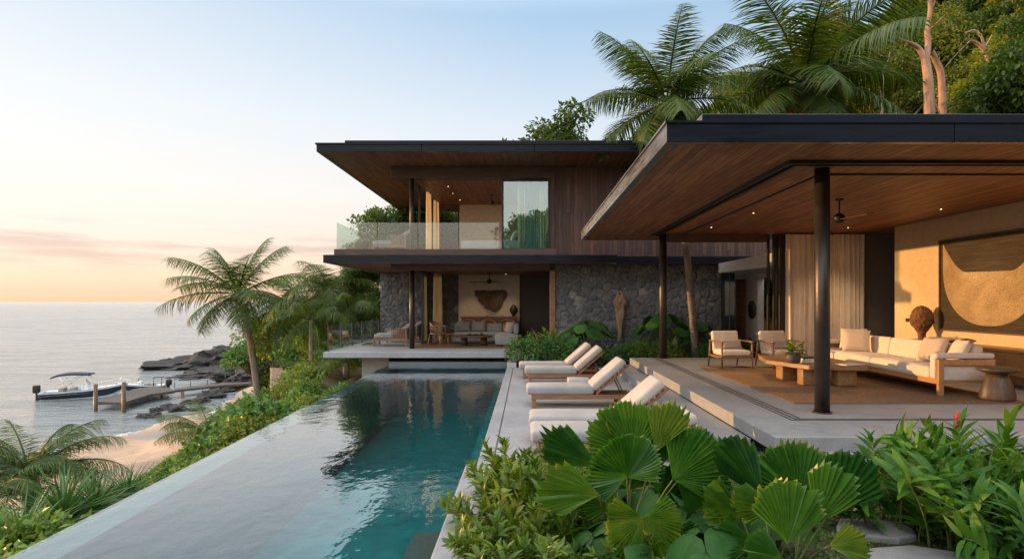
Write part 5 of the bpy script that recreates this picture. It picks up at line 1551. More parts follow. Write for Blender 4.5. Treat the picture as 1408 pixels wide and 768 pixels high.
# ================================================================ PLANTS
def nrmz(a):
    return a / np.maximum(np.linalg.norm(a, axis=-1, keepdims=True), 1e-9)
class Fol:
    """collects leaf batches (numpy) and links them as one mesh"""
    def __init__(s):
        s.V, s.Q, s.T3, s.n = [], [], [], 0
    def _push(s, V, q=None, t=None):
        s.V.append(V.reshape(-1, 3))
        if q is not None: s.Q.append(q + s.n)
        if t is not None: s.T3.append(t + s.n)
        s.n += V.reshape(-1, 3).shape[0]
    def leaves(s, P, Dr, Nn, L, W, bend=0.3, nseg=4, prof=None, fold=0.12):
        """strap leaves: P base, Dr direction, Nn upper-side normal (all (k,3)), L, W (k,)"""
        P = np.asarray(P, float); k = len(P)
        if k == 0: return s
        Dr = nrmz(np.asarray(Dr, float)); Nn = np.asarray(Nn, float)
        Nn = nrmz(Nn - Dr * (Nn * Dr).sum(1, keepdims=True)); S_ = np.cross(Dr, Nn)
        L = np.broadcast_to(np.asarray(L, float), (k,)); W = np.broadcast_to(np.asarray(W, float), (k,)); bend = np.broadcast_to(np.asarray(bend, float), (k,))
        if prof is None: prof = lambda t: np.sin(np.pi * np.clip(t, 0, 1) ** 0.8) ** 0.8
        ts = np.linspace(0, 1, nseg + 1)
        cols = []
        for i, t in enumerate(ts):
            c = P + Dr * (L * t)[:, None] * (1 - 0.25 * bend * t)[:, None] - Nn * (L * bend * t * t)[:, None]
            w = W / 2 * max(float(prof(t)), 0.03 if 0 < i < nseg else 0.015)
            up = Nn * (w * fold * 2)[:, None]
            cols += [c - S_ * w[:, None] + up, c, c + S_ * w[:, None] + up]
        V = np.stack(cols, 1)
        m = 3 * (nseg + 1)
        base = (np.arange(k) * m)[:, None]
        q = []
        for i in range(nseg):
            a = 3 * i
            q += [[a, a + 1, a + 4, a + 3], [a + 1, a + 2, a + 5, a + 4]]
        q = (base[:, :, None] + np.array(q)[None]).reshape(-1, 4)
        s._push(V, q)
        return s
    def rhombs(s, P, Dr, Nn, L, W):
        """small leaves: one bent kite each"""
        P = np.asarray(P, float); Dr = nrmz(Dr); Nn = nrmz(Nn - Dr * (Nn * Dr).sum(1, keepdims=True)); S_ = np.cross(Dr, Nn)
        L = np.asarray(L)[:, None]; W = np.asarray(W)[:, None]
        V = np.stack([P, P + Dr * L * 0.45 + S_ * W / 2 + Nn * W * 0.12, P + Dr * L - Nn * L * 0.12, P + Dr * L * 0.45 - S_ * W / 2 + Nn * W * 0.12], 1)
        k = len(P)
        s._push(V, (np.arange(k) * 4)[:, None] + np.arange(4)[None])
        return s
    def build(s, name, mat, parent=None, smooth=True, **kw):
        V = np.concatenate(s.V)
        f = []
        if s.Q: f.append(np.concatenate(s.Q))
        if s.T3: f.append(np.concatenate(s.T3))
        o = np_mesh(name, V, f, mat, parent, smooth)
        return tag(o, **kw)
def rdir(k, up=0.0, rg=rng):
    v = rg.normal(size=(k, 3)); v = nrmz(v); v[:, 2] += up
    return nrmz(v)

# ---------------------------------------------------------------- coconut palm
def palm_fronds(fol, c, n, L, rg, droop=1.0, up0=1.25, up1=-0.55, leaf=0.58, dens=46, dirs=None):
    """feather fronds round the point c; writes rachis + leaflets; returns the rachis curves"""
    curves = []
    for i in range(n):
        u = (i + 0.5) / n
        el = up0 + (up1 - up0) * u ** 0.9 + rg.normal() * 0.08
        az = i * 2.399963 + rg.normal() * 0.15
        if dirs is not None and i < len(dirs): az, el = dirs[i]
        l = L * (0.78 + 0.3 * math.sin(math.pi * min(1, u * 0.9 + 0.15))) * rg.uniform(0.92, 1.08)
        h = np.array([math.cos(az), math.sin(az), 0.0])
        ns = 14
        p = np.array(c, float); pts = [p.copy()]; e = el
        for k in range(ns):
            d = h * math.cos(e) + np.array([0, 0, math.sin(e)])
            p = p + d * (l / ns); pts.append(p.copy())
            e -= droop * (0.030 + 0.092 * (k / ns)) * (1.0 + 0.35 * math.cos(el)) * (1 if e > -1.35 else 0)
        pts = np.array(pts); curves.append(pts)
        t = np.linspace(0.13, 0.995, dens)
        f = t * ns; i0 = np.clip(f.astype(int), 0, ns - 1); fr = (f - i0)[:, None]
        P = pts[i0] * (1 - fr) + pts[i0 + 1] * fr
        tan = nrmz(pts[i0 + 1] - pts[i0])
        side = nrmz(np.cross(tan, np.array([0, 0, 1.0]) + h * 0.001))
        upn = np.cross(side, tan)
        tw = rg.normal() * 0.25
        for sd in (-1, 1):
            ang = (0.95 - 0.55 * t)[:, None]
            vee = 0.35 + 0.1 * rg.normal()
            d = side * sd * np.sin(ang + 0.35) + tan * np.cos(ang + 0.35) * 0.9 + upn * (vee - 0.55 * t[:, None]) + upn * sd * tw
            d = d + rg.normal(size=d.shape) * 0.07 + np.array([0, 0, -0.22])
            ll = leaf * l / 3.6 * (0.5 + 1.05 * np.sin(np.pi * np.clip(t * 0.86 + 0.1, 0, 1)) ** 0.8) * rg.uniform(0.85, 1.1, dens)
            fol.leaves(P, d, upn + rg.normal(size=d.shape) * 0.12, ll * 1.3, 0.040 * l / 3.4 * (0.75 + 0.5 * np.sin(np.pi * t)), 0.18 + 0.30 * rg.random(dens), 3, lambda t_: (1 - t_) ** 0.6 * (0.55 + 0.45 * min(1, t_ * 6)), 0.15)
        # rachis
        up_ = np.array([0, 0, 1.0])
        w = 0.034 * l / 3.4 * (1 - np.linspace(0, 1, ns + 1)) ** 0.7 + 0.004
        tn = nrmz(np.gradient(pts, axis=0)); sd_ = nrmz(np.cross(tn, up_ + h * 0.01)); un = np.cross(sd_, tn)
        ring = np.stack([pts + sd_ * w[:, None], pts + un * w[:, None] * 0.9, pts - sd_ * w[:, None], pts - un * w[:, None] * 0.9], 1)
        q = []
        for k in range(ns):
            for m_ in range(4):
                q.append([k * 4 + m_, k * 4 + (m_ + 1) % 4, (k + 1) * 4 + (m_ + 1) % 4, (k + 1) * 4 + m_])
        fol._push(ring, np.array(q))
    return curves
M['rachis'] = m_leaf('frond rib', (0.10, 0.10, 0.03), (0.17, 0.16, 0.05), (0.26, 0.22, 0.08), 0.5, 0.1, 1.0)
def coconut_palm(base, top, mid, r0, r1, n, L, label, seed, group=None, nuts=True, droop=1.0, dens=64, up1=-0.55, name='palm_tree', cat='palm tree', dead=3):
    rg = np.random.default_rng(seed)
    root = empty(name, base, label, cat, group)
    base, top, mid = Vector(base), Vector(top), Vector(mid)
    pts, rad = [], []
    ns = 26
    for i in range(ns + 1):
        t = i / ns
        p = base * (1 - t) ** 2 + mid * 2 * t * (1 - t) + top * t * t
        pts.append(p); rad.append((r0 + (r1 - r0) * t ** 0.7) * (1 + 0.9 * max(0, 0.05 - t) / 0.05) * (1 + 0.03 * math.sin(i * 2.1)))
    pts[0] = pts[0] - Vector((0, 0, 0.4))
    MB().tube(pts, rad, 14).build('trunk', M['palmbark'], root)
    f = Fol()
    palm_fronds(f, tuple(top), n, L, rg, droop, dens=dens, up1=up1)
    f.build('crown', M['palm'], root)
    if dead:
        f = Fol(); palm_fronds(f, tuple(top - Vector((0, 0, 0.1))), dead, L * 0.75, rg, 1.3, -0.5, -1.2, dens=max(20, dens // 2)); f.build('dry_frond', M['dryleaf'], root)
    if nuts:
        for k in range(7):
            a = k * 0.9 + rg.random(); rr = r1 + 0.13 * L / 3.4
            v_, f_ = sphere_pts((top.x + rr * math.cos(a), top.y + rr * math.sin(a), top.z - 0.18 * L / 3.4 - 0.1 * rg.random()), 0.10 * L / 3.4 + 0.02, 0.13 * L / 3.4 + 0.02, 12, 8, 0.03, 4, 0.1)
            MB().add(v_, f_, True).build('coconut', M['weave'], root)
    return root

# ---------------------------------------------------------------- broadleaf trees and shrubs
def tree_skeleton(h, cr, rg, trunk_h=0.35, nl=6, sub=3, flat=0.8, lean=(0, 0), r0=0.16, top_c=1.0):
    """branches as (points, radii) and clump centres (x,y,z,r), base at 0"""
    br, cl = [], []
    th = h * trunk_h
    tp = [Vector((lean[0] * t * th + 0.06 * h * 0.1 * rg.normal(), lean[1] * t * th + 0.06 * h * 0.1 * rg.normal(), th * t)) for t in np.linspace(0, 1, 6)]
    tp[0] = Vector((0, 0, -0.3))
    br.append((tp, [r0 * (1.25 - 0.5 * t) for t in np.linspace(0, 1, 6)]))
    for i in range(nl):
        a = i * 2.4 + rg.normal() * 0.3
        el = 0.35 + 1.0 * ((i + 0.5) / nl) + rg.normal() * 0.12
        ln = (h - th) * rg.uniform(0.65, 0.95) * (0.75 + 0.25 * math.sin(el))
        s0 = tp[-1] if i % 3 else tp[-2]
        d = Vector((math.cos(a) * math.cos(el) * cr / (h - th) * 1.25, math.sin(a) * math.cos(el) * cr / (h - th) * 1.25, math.sin(el))) 
        e_ = s0 + d * ln
        mid_ = s0 + d * ln * 0.5 + Vector((rg.normal() * 0.06 * h, rg.normal() * 0.06 * h, 0.03 * h))
        pts = [s0 * (1 - t) ** 2 + mid_ * 2 * t * (1 - t) + e_ * t * t for t in np.linspace(0, 1, 7)]
        br.append((pts, [r0 * 0.62 * (1 - 0.8 * t) + 0.008 for t in np.linspace(0, 1, 7)]))
        cl.append((e_.x, e_.y, e_.z, cr * rg.uniform(0.30, 0.44)))
        for k in range(sub):
            q_ = pts[int(rg.integers(3, 6))]
            d2 = Vector((rg.normal(), rg.normal(), rg.normal() * 0.55 + 0.25)).normalized()
            e2 = q_ + d2 * cr * rg.uniform(0.4, 0.75)
            br.append(([q_, (q_ + e2) / 2 + Vector((0, 0, 0.05 * cr)), e2], [r0 * 0.28, r0 * 0.18, 0.01]))
            cl.append((e2.x, e2.y, e2.z, cr * rg.uniform(0.24, 0.38)))
    return br, cl
def clump_leaves(f, cl, per, ls, rg, flat=0.7, wr=0.5, big=False):
    for (x, y, z, r) in cl:
        k = max(6, int(per * (r ** 2)))
        d = rdir(k, 0.15, rg)
        rad = r * rg.random(k) ** 0.38
        P = np.array([x, y, z]) + d * rad[:, None] * np.array([1, 1, flat])
        P += 0.18 * r * np.sin(P[:, [1, 2, 0]] * 5.0 / max(r, 0.3))
        Dr = nrmz(d * 0.8 + rg.normal(size=(k, 3)) * 0.6 + np.array([0, 0, -0.25]))
        Nn = nrmz(np.array([0, 0, 1.0]) * 0.9 + d * 0.5 + rg.normal(size=(k, 3)) * 0.45)
        L = ls * rg.uniform(0.65, 1.3, k)
        if big: f.leaves(P, Dr, Nn, L, L * wr, 0.25, 3, None, 0.12)
        else: f.rhombs(P, Dr, Nn, L, L * wr)
def make_tree(name, h, cr, seed, leafmat, barkmat='bark', per=900, ls=0.2, trunk_h=0.35, nl=7, sub=3, r0=0.16, flat=0.7, lean=(0, 0), wr=0.5, label=None, cat='tree', group=None):
    rg = np.random.default_rng(seed)
    root = empty(name, (0, 0, 0), label, cat, group)
    br, cl = tree_skeleton(h, cr, rg, trunk_h, nl, sub, flat, lean, r0)
    m = MB()
    for p, r in br: m.tube(p, r, 8, False)
    m.build('trunk', M[barkmat], root)
    f = Fol(); clump_leaves(f, cl, per, ls, rg, flat, wr); f.build('crown', M[leafmat], root, smooth=False)
    return root
def make_shrub(name, r, h, seed, leafmat, per=1400, ls=0.1, wr=0.5, nc=12, label=None, cat='shrub', group=None, big=False):
    rg = np.random.default_rng(seed)
    root = empty(name, (0, 0, 0), label, cat, group)
    m = MB(); cl = []
    for i in range(nc):
        a = i * 2.4 + rg.normal() * 0.3; q_ = math.sqrt((i + 0.5) / nc)
        e_ = Vector((r * 0.75 * q_ * math.cos(a), r * 0.75 * q_ * math.sin(a), h * (0.78 - 0.42 * q_ ** 2) * rg.uniform(0.8, 1.15)))
        m.tube([Vector((e_.x * 0.15, e_.y * 0.15, -0.1)), Vector((e_.x * 0.5, e_.y * 0.5, e_.z * 0.6)), e_], [0.018 + r * 0.012, 0.012 + r * 0.008, 0.006], 6, False)
        cl.append((e_.x, e_.y, e_.z, r * rg.uniform(0.30, 0.45)))
    m.build('stems', M['bark'], root)
    f = Fol(); clump_leaves(f, cl, per, ls, rg, 0.8, wr, big); f.build('foliage', M[leafmat], root, smooth=big)
    return root
def place(o, x, y, s=1.0, rz=None, z=None, label=None, dz=0.0, group=None, cat=None):
    o.location = (x, y, (hz(x, y) if z is None else z) + dz)
    o.scale = (s, s, s * 1.0)
    o.rotation_euler.z = random.uniform(0, 6.28) if rz is None else rz
    tag(o, label, cat, group)
    return o

# ---------------------------------------------------------------- fan palm (undivided pleated leaves)
def fan_leaf(f, hub, ax, nrm, Rr, spread, rg, n=25, cup=0.18, droop=0.12, split=None):
    """a pleated round leaf from its hub; ax = middle rib direction, nrm = upper side"""
    hub = np.array(hub, float); ax = np.array(ax, float); ax /= np.linalg.norm(ax)
    nrm = np.array(nrm, float); nrm -= ax * nrm.dot(ax); nrm /= np.linalg.norm(nrm); sd = np.cross(ax, nrm)
    nr = 7
    n = max(8, int(n * spread / 2.6))
    rows = []; rim = []
    ns_ = 1 + (spread > 1.5) + (spread > 3.0)
    cuts = sorted(rg.choice(np.arange(3, max(4, n - 3)), min(ns_, max(1, n - 7)), replace=False) * 2 + 1) if n > 10 else []
    tl = [rg.normal() * 0.22 for _ in range(len(cuts) + 1)]
    jit = rg.normal(size=2 * n + 1) * 0.10 * spread / (2 * n); lenj = 1 + 0.035 * rg.normal(size=2 * n + 1)
    for j in range(2 * n + 1):
        a = spread * (j / (2 * n) - 0.5) + jit[j]
        wdg = sum(1 for c in cuts if j > c)
        lo_, hi_ = ([0] + list(cuts))[wdg], (list(cuts) + [2 * n])[wdg]
        am = spread * ((lo_ + hi_) / 2 / (2 * n) - 0.5)
        ridge = j % 2 == 0
        edge = abs(j / (2 * n) - 0.5) * 2
        rl = Rr * (1 - 0.20 * edge ** 2) * lenj[j] * (1.0 if ridge else 0.915)
        for i in range(nr + 1):
            t = i / nr
            r = rl * t
            pl = (0.5 if ridge else -0.5) * min(r * 2 * spread / (2 * n) * 0.85, 0.045)
            d = ax * math.cos(a) + sd * math.sin(a)
            z_ = cup * Rr * (edge ** 2) * t + pl - droop * Rr * t ** 2.4 * (1 + 0.4 * edge) + 0.012 * Rr * math.sin(a * 7 + t * 5)
            z_ += tl[wdg] * r * (a - am) * 1.6 + 0.02 * Rr * math.sin(a * 3 + 2 * t)
            rows.append(hub + d * r + nrm * z_); rim.append(t * (0.985 if ridge else 1.0))
    V = np.array(rows); q = []
    for j in range(2 * n):
        for i in range(nr):
            a0 = j * (nr + 1) + i
            q.append([a0, a0 + 1, a0 + nr + 2, a0 + nr + 1])
    f._push(V, np.array(q))
    return np.array(rim, dtype=np.float32)
def fan_palm(name, base, leaves, label, seed, cat='fan palm', group=None, mats=('fan', 'fan_y')):
    """leaves: (hub point, image angle deg, radius m, spread deg, lean: how far the blade faces the camera/up, yellow?)"""
    rg = np.random.default_rng(seed)
    root = empty(name, base, label, cat, group)
    st = MB()
    for hub, ang, Rr, spr, lean, yel in leaves:
        a = R(ang)
        ax = np.array([math.cos(a), lean[0], math.sin(a)])
        nr_ = np.array([lean[1], -1.0, lean[2]])
        f = Fol(); rim = fan_leaf(f, hub, ax, nr_, Rr, R(spr), rg)
        o = f.build('leaf', M[mats[1] if yel else mats[0]], root, smooth=False)
        at = o.data.attributes.new('rim', 'FLOAT', 'POINT')
        if len(at.data) == len(rim): at.data.foreach_set('value', rim)
        h = Vector(hub); b = Vector(base) + Vector((rg.normal() * 0.05, rg.normal() * 0.05, 0))
        m_ = (h + b) / 2 + Vector((0.1 * (h.x - b.x), 0.05, 0.1))
        st.tube([b * (1 - t) ** 2 + m_ * 2 * t * (1 - t) + h * t * t for t in np.linspace(0, 1, 8)], [0.009 - 0.004 * t for t in np.linspace(0, 1, 8)], 8)
    st.build('leaf_stalks', M['stem'], root)
    return root

# ---------------------------------------------------------------- stemmed plants (ginger, lance leaves)
def stem_plant(name, n, hgt, spread, leafL, leafW, per, seed, leafmat, whorl=False, arch=0.5, label=None, cat='plant', group=None, bend=0.35, flowers=0):
    rg = np.random.default_rng(seed)
    root = empty(name, (0, 0, 0), label, cat, group)
    m = MB(); f = Fol(); tips = []
    for i in range(n):
        a = i * 2.4 + rg.normal() * 0.4; q_ = math.sqrt((i + 0.3) / n)
        H = hgt * rg.uniform(0.6, 1.05) * (1 - 0.25 * q_)
        b = np.array([spread * 0.45 * q_ * math.cos(a), spread * 0.45 * q_ * math.sin(a), -0.05])
        o_ = np.array([math.cos(a), math.sin(a), 0]) * spread * arch * q_ + rg.normal(size=3) * 0.05 * hgt
        ts = np.linspace(0, 1, 8)
        pts = np.array([b + o_ * t ** 1.8 + np.array([0, 0, H * (t - 0.16 * t ** 3)]) for t in ts])
        m.tube([Vector(p) for p in pts], [0.009 * (hgt / 1.0) ** 0.5 * (1 - 0.55 * t) for t in ts], 6, False)
        t = np.linspace(0.22, 1.0, per) if not whorl else np.sort(rg.uniform(0.3, 1.0, per))
        P = np.stack([np.interp(t, ts, pts[:, k]) for k in range(3)], 1)
        tan = nrmz(np.stack([np.interp(np.minimum(t + 0.06, 1), ts, pts[:, k]) - np.interp(t - 0.06, ts, pts[:, k]) for k in range(3)], 1))
        pa = rg.uniform(0, 6.28)
        if whorl: az = rg.uniform(0, 6.28, per)
        else: az = pa + np.pi * np.arange(per) + rg.normal(size=per) * 0.3
        u = nrmz(np.cross(tan, np.array([0.3, 0.2, 1.0]))); w = np.cross(tan, u)
        out = u * np.cos(az)[:, None] + w * np.sin(az)[:, None]
        k_ = (0.55 + 0.55 * (t if not whorl else t))[:, None]
        Dr = nrmz(out * (1.15 - 0.45 * t[:, None]) + tan * k_ + np.array([0, 0, 0.1]))
        Nn = nrmz(tan * 1.0 - out * 0.35 + np.array([0, 0, 0.35]) + rg.normal(size=P.shape) * 0.15)
        sz = leafL * rg.uniform(0.7, 1.15, per) * (0.75 + 0.45 * np.sin(np.pi * np.clip(t, 0, 1)))
        f.leaves(P, Dr, Nn, sz, leafW * sz / leafL, bend * rg.uniform(0.5, 1.4, per), 5)
        tips.append(pts[-1])
    m.build('stems', M['stem'], root)
    f.build('leaves', M[leafmat], root)
    for i in range(flowers):
        p = tips[(i * 5 + 2) % len(tips)]
        g = Fol()
        k = 14
        d = nrmz(rg.normal(size=(k, 3)) * 0.35 + np.array([0, 0, 1.0]))
        g.leaves(np.array(p)[None] + np.array([0, 0, 1.0]) * (np.arange(k) * 0.008)[:, None], d, rg.normal(size=(k, 3)), 0.05 + 0 * d[:, 0], 0.024 + 0 * d[:, 0], 0.1, 3)
        g.build('flower', M['red'], root)
    return root
# ---------------------------------------------------------------- rosettes (sword leaves, nest ferns)
def rosette(name, n, L, W, seed, leafmat, el0=1.45, el1=0.1, bend=0.25, label=None, cat='plant', group=None, nseg=6, prof=None, fold=0.2, zb=0.0):
    rg = np.random.default_rng(seed)
    root = empty(name, (0, 0, 0), label, cat, group)
    i = np.arange(n); az = i * 2.399963 + rg.normal(size=n) * 0.2
    el = el0 + (el1 - el0) * (i / n) ** 0.8 + rg.normal(size=n) * 0.12
    Dr = np.stack([np.cos(az) * np.cos(el), np.sin(az) * np.cos(el), np.sin(el)], 1)
    Nn = np.stack([-np.cos(az) * np.sin(el), -np.sin(az) * np.sin(el), np.cos(el)], 1)
    P = Dr * 0.03 + np.array([0, 0, zb])
    f = Fol(); f.leaves(P, Dr, Nn, L * rg.uniform(0.75, 1.12, n), W * rg.uniform(0.8, 1.1, n), bend * rg.uniform(0.5, 1.6, n), nseg, prof, fold)
    f.build('leaves', M[leafmat], root)
    m = MB(); m.tube([(0, 0, -0.25), (0, 0, zb + 0.03)], [0.05 + 0.03 * L, 0.03 + 0.03 * L], 10); m.build('stem', M['bark'], root)
    return root
def big_leaf_plant(name, n, H, Rl, seed, leafmat, label, cat='plant', group=None, heart=True):
    """large round or heart shaped blades on long stalks"""
    rg = np.random.default_rng(seed)
    root = empty(name, (0, 0, 0), label, cat, group)
    m = MB(); f = Fol()
    for i in range(n):
        a = i * 2.4 + rg.normal() * 0.3; q_ = math.sqrt((i + 0.6) / n)
        h = H * rg.uniform(0.75, 1.05) * (1 - 0.35 * q_ ** 2)
        hub = Vector((math.cos(a) * 0.62 * H * q_, math.sin(a) * 0.62 * H * q_, h))
        m.tube([Vector((0, 0, -0.05)), Vector((hub.x * 0.4, hub.y * 0.4, h * 0.65)), hub], [0.018, 0.014, 0.008], 7, False)
        ax = Vector((math.cos(a + rg.normal() * 0.4), math.sin(a + rg.normal() * 0.4), -0.55 - 0.3 * rg.random())).normalized()
        n0 = Vector((math.cos(a) * 0.45, math.sin(a) * 0.45, 1)).normalized()
        n0 = (n0 - ax * n0.dot(ax)).normalized(); sd = ax.cross(n0)
        r = Rl * rg.uniform(0.75, 1.15)
        rows = []
        na, nr2 = 28, 5
        for j in range(na + 1):
            th = 2 * math.pi * j / na
            rr = r * (0.62 + 0.42 * math.cos(th) * (1 if math.cos(th) > 0 else 0.35) - (0.22 * max(0, -math.cos(th)) ** 8 if heart else 0)) * (1 + 0.03 * math.sin(9 * th))
            for k in range(nr2 + 1):
                t = k / nr2
                p = hub + (ax * math.cos(th) + sd * math.sin(th)) * rr * t + n0 * (0.10 * r * abs(math.sin(th)) * t - 0.16 * r * t * t + 0.012 * r * math.sin(th * 12) * t)
                rows.append(p)
        q = [[j * (nr2 + 1) + k, (j + 1) * (nr2 + 1) + k, (j + 1) * (nr2 + 1) + k + 1, j * (nr2 + 1) + k + 1] for j in range(na) for k in range(nr2)]
        f._push(np.array([tuple(p) for p in rows]), np.array(q))
    m.build('leaf_stalks', M['stem'], root)
    f.build('leaves', M[leafmat], root)
    return root

# ================================================================ PLANTING: foreground bed
def fl(hx, hy, d, ang, rpx, spr, lean=(0.1, 0.1, 0.5), yel=False):
    p = D(hx, hy, d)
    return ((p.x, p.y, p.z), ang, rpx / F * d * 1.13, spr, lean, yel)
A = [fl(870, 622, 4.55, 112, 66, 150, (0.12, -0.1, 0.35), False), fl(901, 622, 4.5, 68, 68, 62, (0.1, -0.35, 0.3), True),
     fl(862, 655, 4.2, 100, 56, 235, (-0.35, 0.0, 1.0), False), fl(822, 642, 4.3, 152, 80, 62, (0.05, 0.2, 0.7), False),
     fl(925, 659, 4.35, 32, 76, 130, (0.05, -0.1, 0.6), False), fl(824, 680, 4.1, 172, 76, 75, (-0.15, 0.1, 0.9), True),
     fl(884, 711, 3.95, -82, 56, 250, (-0.45, 0.05, 0.95), True), fl(902, 648, 4.55, 88, 44, 75, (0.0, 0.2, 0.3), False),
     fl(930, 662, 4.35, -42, 46, 60, (-0.2, 0.0, 0.7), False), fl(845, 610, 4.6, 100, 36, 50, (0.0, 0.3, 0.4), True),
     fl(905, 690, 4.5, 20, 58, 110, (0.0, -0.2, 0.8), False), fl(850, 690, 4.5, 160, 56, 110, (0.0, 0.2, 0.8), False), fl(868, 672, 4.7, 95, 60, 160, (0.1, 0.1, 0.5), False), fl(945, 636, 4.75, 55, 50, 90, (0.1, 0.1, 0.6), False), fl(915, 735, 4.1, -25, 54, 120, (-0.3, 0.0, 0.9), False)]
fan_palm('fan_palm', (0.66, 4.45, -0.1), A, 'pleated fan palm in the middle of the bed, in front of the nearest loungers', 31)
B = [fl(1098, 684, 4.0, 92, 70, 165, (0.15, 0.0, 0.35), False), fl(1083, 745, 3.55, 84, 76, 108, (0.1, 0.0, 0.3), False),
     fl(1142, 706, 3.75, 56, 86, 72, (0.1, -0.25, 0.45), False), fl(1048, 686, 4.0, 122, 88, 62, (0.05, 0.3, 0.35), False),
     fl(1062, 700, 3.8, 165, 52, 80, (-0.1, 0.2, 0.8), True), fl(1140, 750, 3.5, 8, 48, 95, (-0.2, -0.1, 0.9), True),
     fl(1075, 768, 3.4, 165, 50, 120, (-0.2, 0.1, 0.9), False), fl(1120, 720, 3.7, 62, 80, 70, (0.05, 0.0, 0.45), False),
     fl(1020, 712, 4.2, 140, 58, 120, (0.0, 0.2, 0.8), False), fl(1110, 690, 4.3, 70, 66, 120, (0.2, 0.1, 0.5), False), fl(1040, 745, 3.8, 185, 56, 100, (-0.2, 0.1, 0.9), False)]
fan_palm('fan_palm', (1.58, 3.85, -0.1), B, 'pleated fan palm beside the stepping stones, below the bronze column', 32)
# ginger by the platform corner
for i, (x, y, s, sd) in enumerate(((3.02, 5.15, 0.80, 41), (3.42, 4.85, 0.97, 42), (3.95, 5.35, 1.05, 43), (3.55, 4.30, 0.84, 44))):
    o = stem_plant('ginger_plant', 22, 1.12, 0.95, 0.29, 0.060, 19, sd, 'ginger', flowers=[1, 0, 1, 0][i],
                   label=['red flowered ginger clump nearest the platform corner and the stepping stones', 'middle ginger clump without flowers, below the sofa end of the pavilion',
                          'tall red flowered ginger clump below the sofa, farthest along the pavilion edge', 'dense green ginger clump without flowers, closest to the camera'][i], cat='ginger plant', group='ginger plants in front of the pavilion')
    place(o, x, y, s, z=-0.08, rz=i * 1.7)
# lance leaved shrubs along the pool kerb
pos = [(-0.12, 5.75, 0.70), (0.22, 5.45, 0.78), (-0.18, 5.05, 0.72), (0.18, 4.75, 0.78), (-0.20, 4.40, 0.66), (0.48, 5.05, 0.72), (0.14, 4.05, 0.62), (0.52, 4.1, 0.55), (-0.16, 3.85, 0.55), (0.85, 3.85, 0.50)]
lance = []
for k in range(3):
    o = stem_plant('lance_leaf_shrub', 17, 1.0, 0.76, 0.20, 0.052, 32, 60 + k, 'lance', whorl=True, arch=0.55, bend=0.3, cat='shrub')
    lance.append(o)
ll = ['yellow green lance leaved shrub at the far end of the pool kerb', 'lance leaved shrub between the nearest lounger and the fan palm', 'lance leaved shrub spilling over the pool kerb, second from its far end',
      'lance leaved shrub in the thick of the row between pool kerb and fan palm', 'lance leaved shrub halfway along the near kerb, leaning over the paving', 'lance leaved shrub under the raised leaves of the fan palm',
      'low lance leaved shrub at the bottom edge of the view, beside the kerb row', 'low lance leaved shrub below the yellowing drooping fan leaf', 'nearest lance leaved shrub on the pool kerb', 'small lance leaved shrub between the two fan palms']
for i, (x, y, s) in enumerate(pos):
    o = lance[i] if i < 3 else copy_tree(lance[i % 3])
    place(o, x, y, s, z=-0.08, label=ll[i], group='lance leaved shrubs by the pool kerb', rz=i * 2.1)
# dark broad leaves under the fan palms
bl0 = big_leaf_plant('broad_leaf_plant', 9, 0.5, 0.20, 71, 'broad', 'dark broad leaved plant in the shade between the fan palms', heart=False)
place(bl0, 1.15, 3.95, 1.0, z=-0.08, group='broad leaved plants under the fan palms')
o = copy_tree(bl0); place(o, 1.0, 4.7, 1.1, z=-0.08, label='dark broad leaved plant behind the fan palm stalks', rz=1.0)
o = copy_tree(bl0); place(o, 1.75, 4.5, 1.0, z=-0.08, label='dark broad leaved plant behind the fan palm by the stepping stones', rz=2.0)
o = copy_tree(bl0); place(o, 0.62, 4.15, 0.9, z=-0.08, label='dark broad leaved plant under the drooping yellow fan leaf', rz=3.0)
o = copy_tree(bl0); place(o, 1.32, 4.5, 1.0, z=-0.08, label='dark broad leaved plant behind the gap between the fan palms', rz=4.0)
o = copy_tree(bl0); place(o, 1.62, 3.6, 0.8, z=-0.08, label='dark broad leaved plant in front of the fan palm by the stepping stones', rz=5.0)
sw = rosette('strap_leaf_plant', 22, 0.42, 0.05, 73, 'broad', 1.4, 0.3, 0.5, label='dark strap leaved plant at the bottom edge beside the nearest stepping stone')
place(sw, 2.0, 3.55, 0.8, z=-0.08, rz=0.4)
o = copy_tree(sw); place(o, 1.38, 3.7, 0.9, z=-0.08, label='dark strap leaved plant at the bottom edge between the fan palms', rz=1.4)
# ground cover
k = 16000
P = np.stack([rng.uniform(0.2, 5.2, k), rng.uniform(3.2, 6.55, k), np.full(k, -0.08)], 1)
sel = np.ones(k, bool)
for px, py, rx, ry in ((1203, 724, 0.36, 0.24), (1262, 764, 0.46, 0.22), (1198, 690, 0.30, 0.26)):
    c = G(px, py, -0.03)
    sel &= ((P[:, 0] - c.x) / (rx * 0.98)) ** 2 + ((P[:, 1] - c.y) / (ry * 0.98)) ** 2 > 1
P = P[sel]; k = len(P)
P[:, 2] += rng.random(k) ** 1.5 * 0.07 * (0.5 + 0.5 * np.sin(P[:, 0] * 7) * np.sin(P[:, 1] * 6 + 1))
f = Fol(); f.rhombs(P, rdir(k, 0.25), nrmz(rng.normal(size=(k, 3)) * 0.5 + np.array([0, 0, 1.0])), rng.uniform(0.02, 0.045, k), rng.uniform(0.014, 0.03, k))
f.build('ground_cover', M['cover'], kind='stuff')

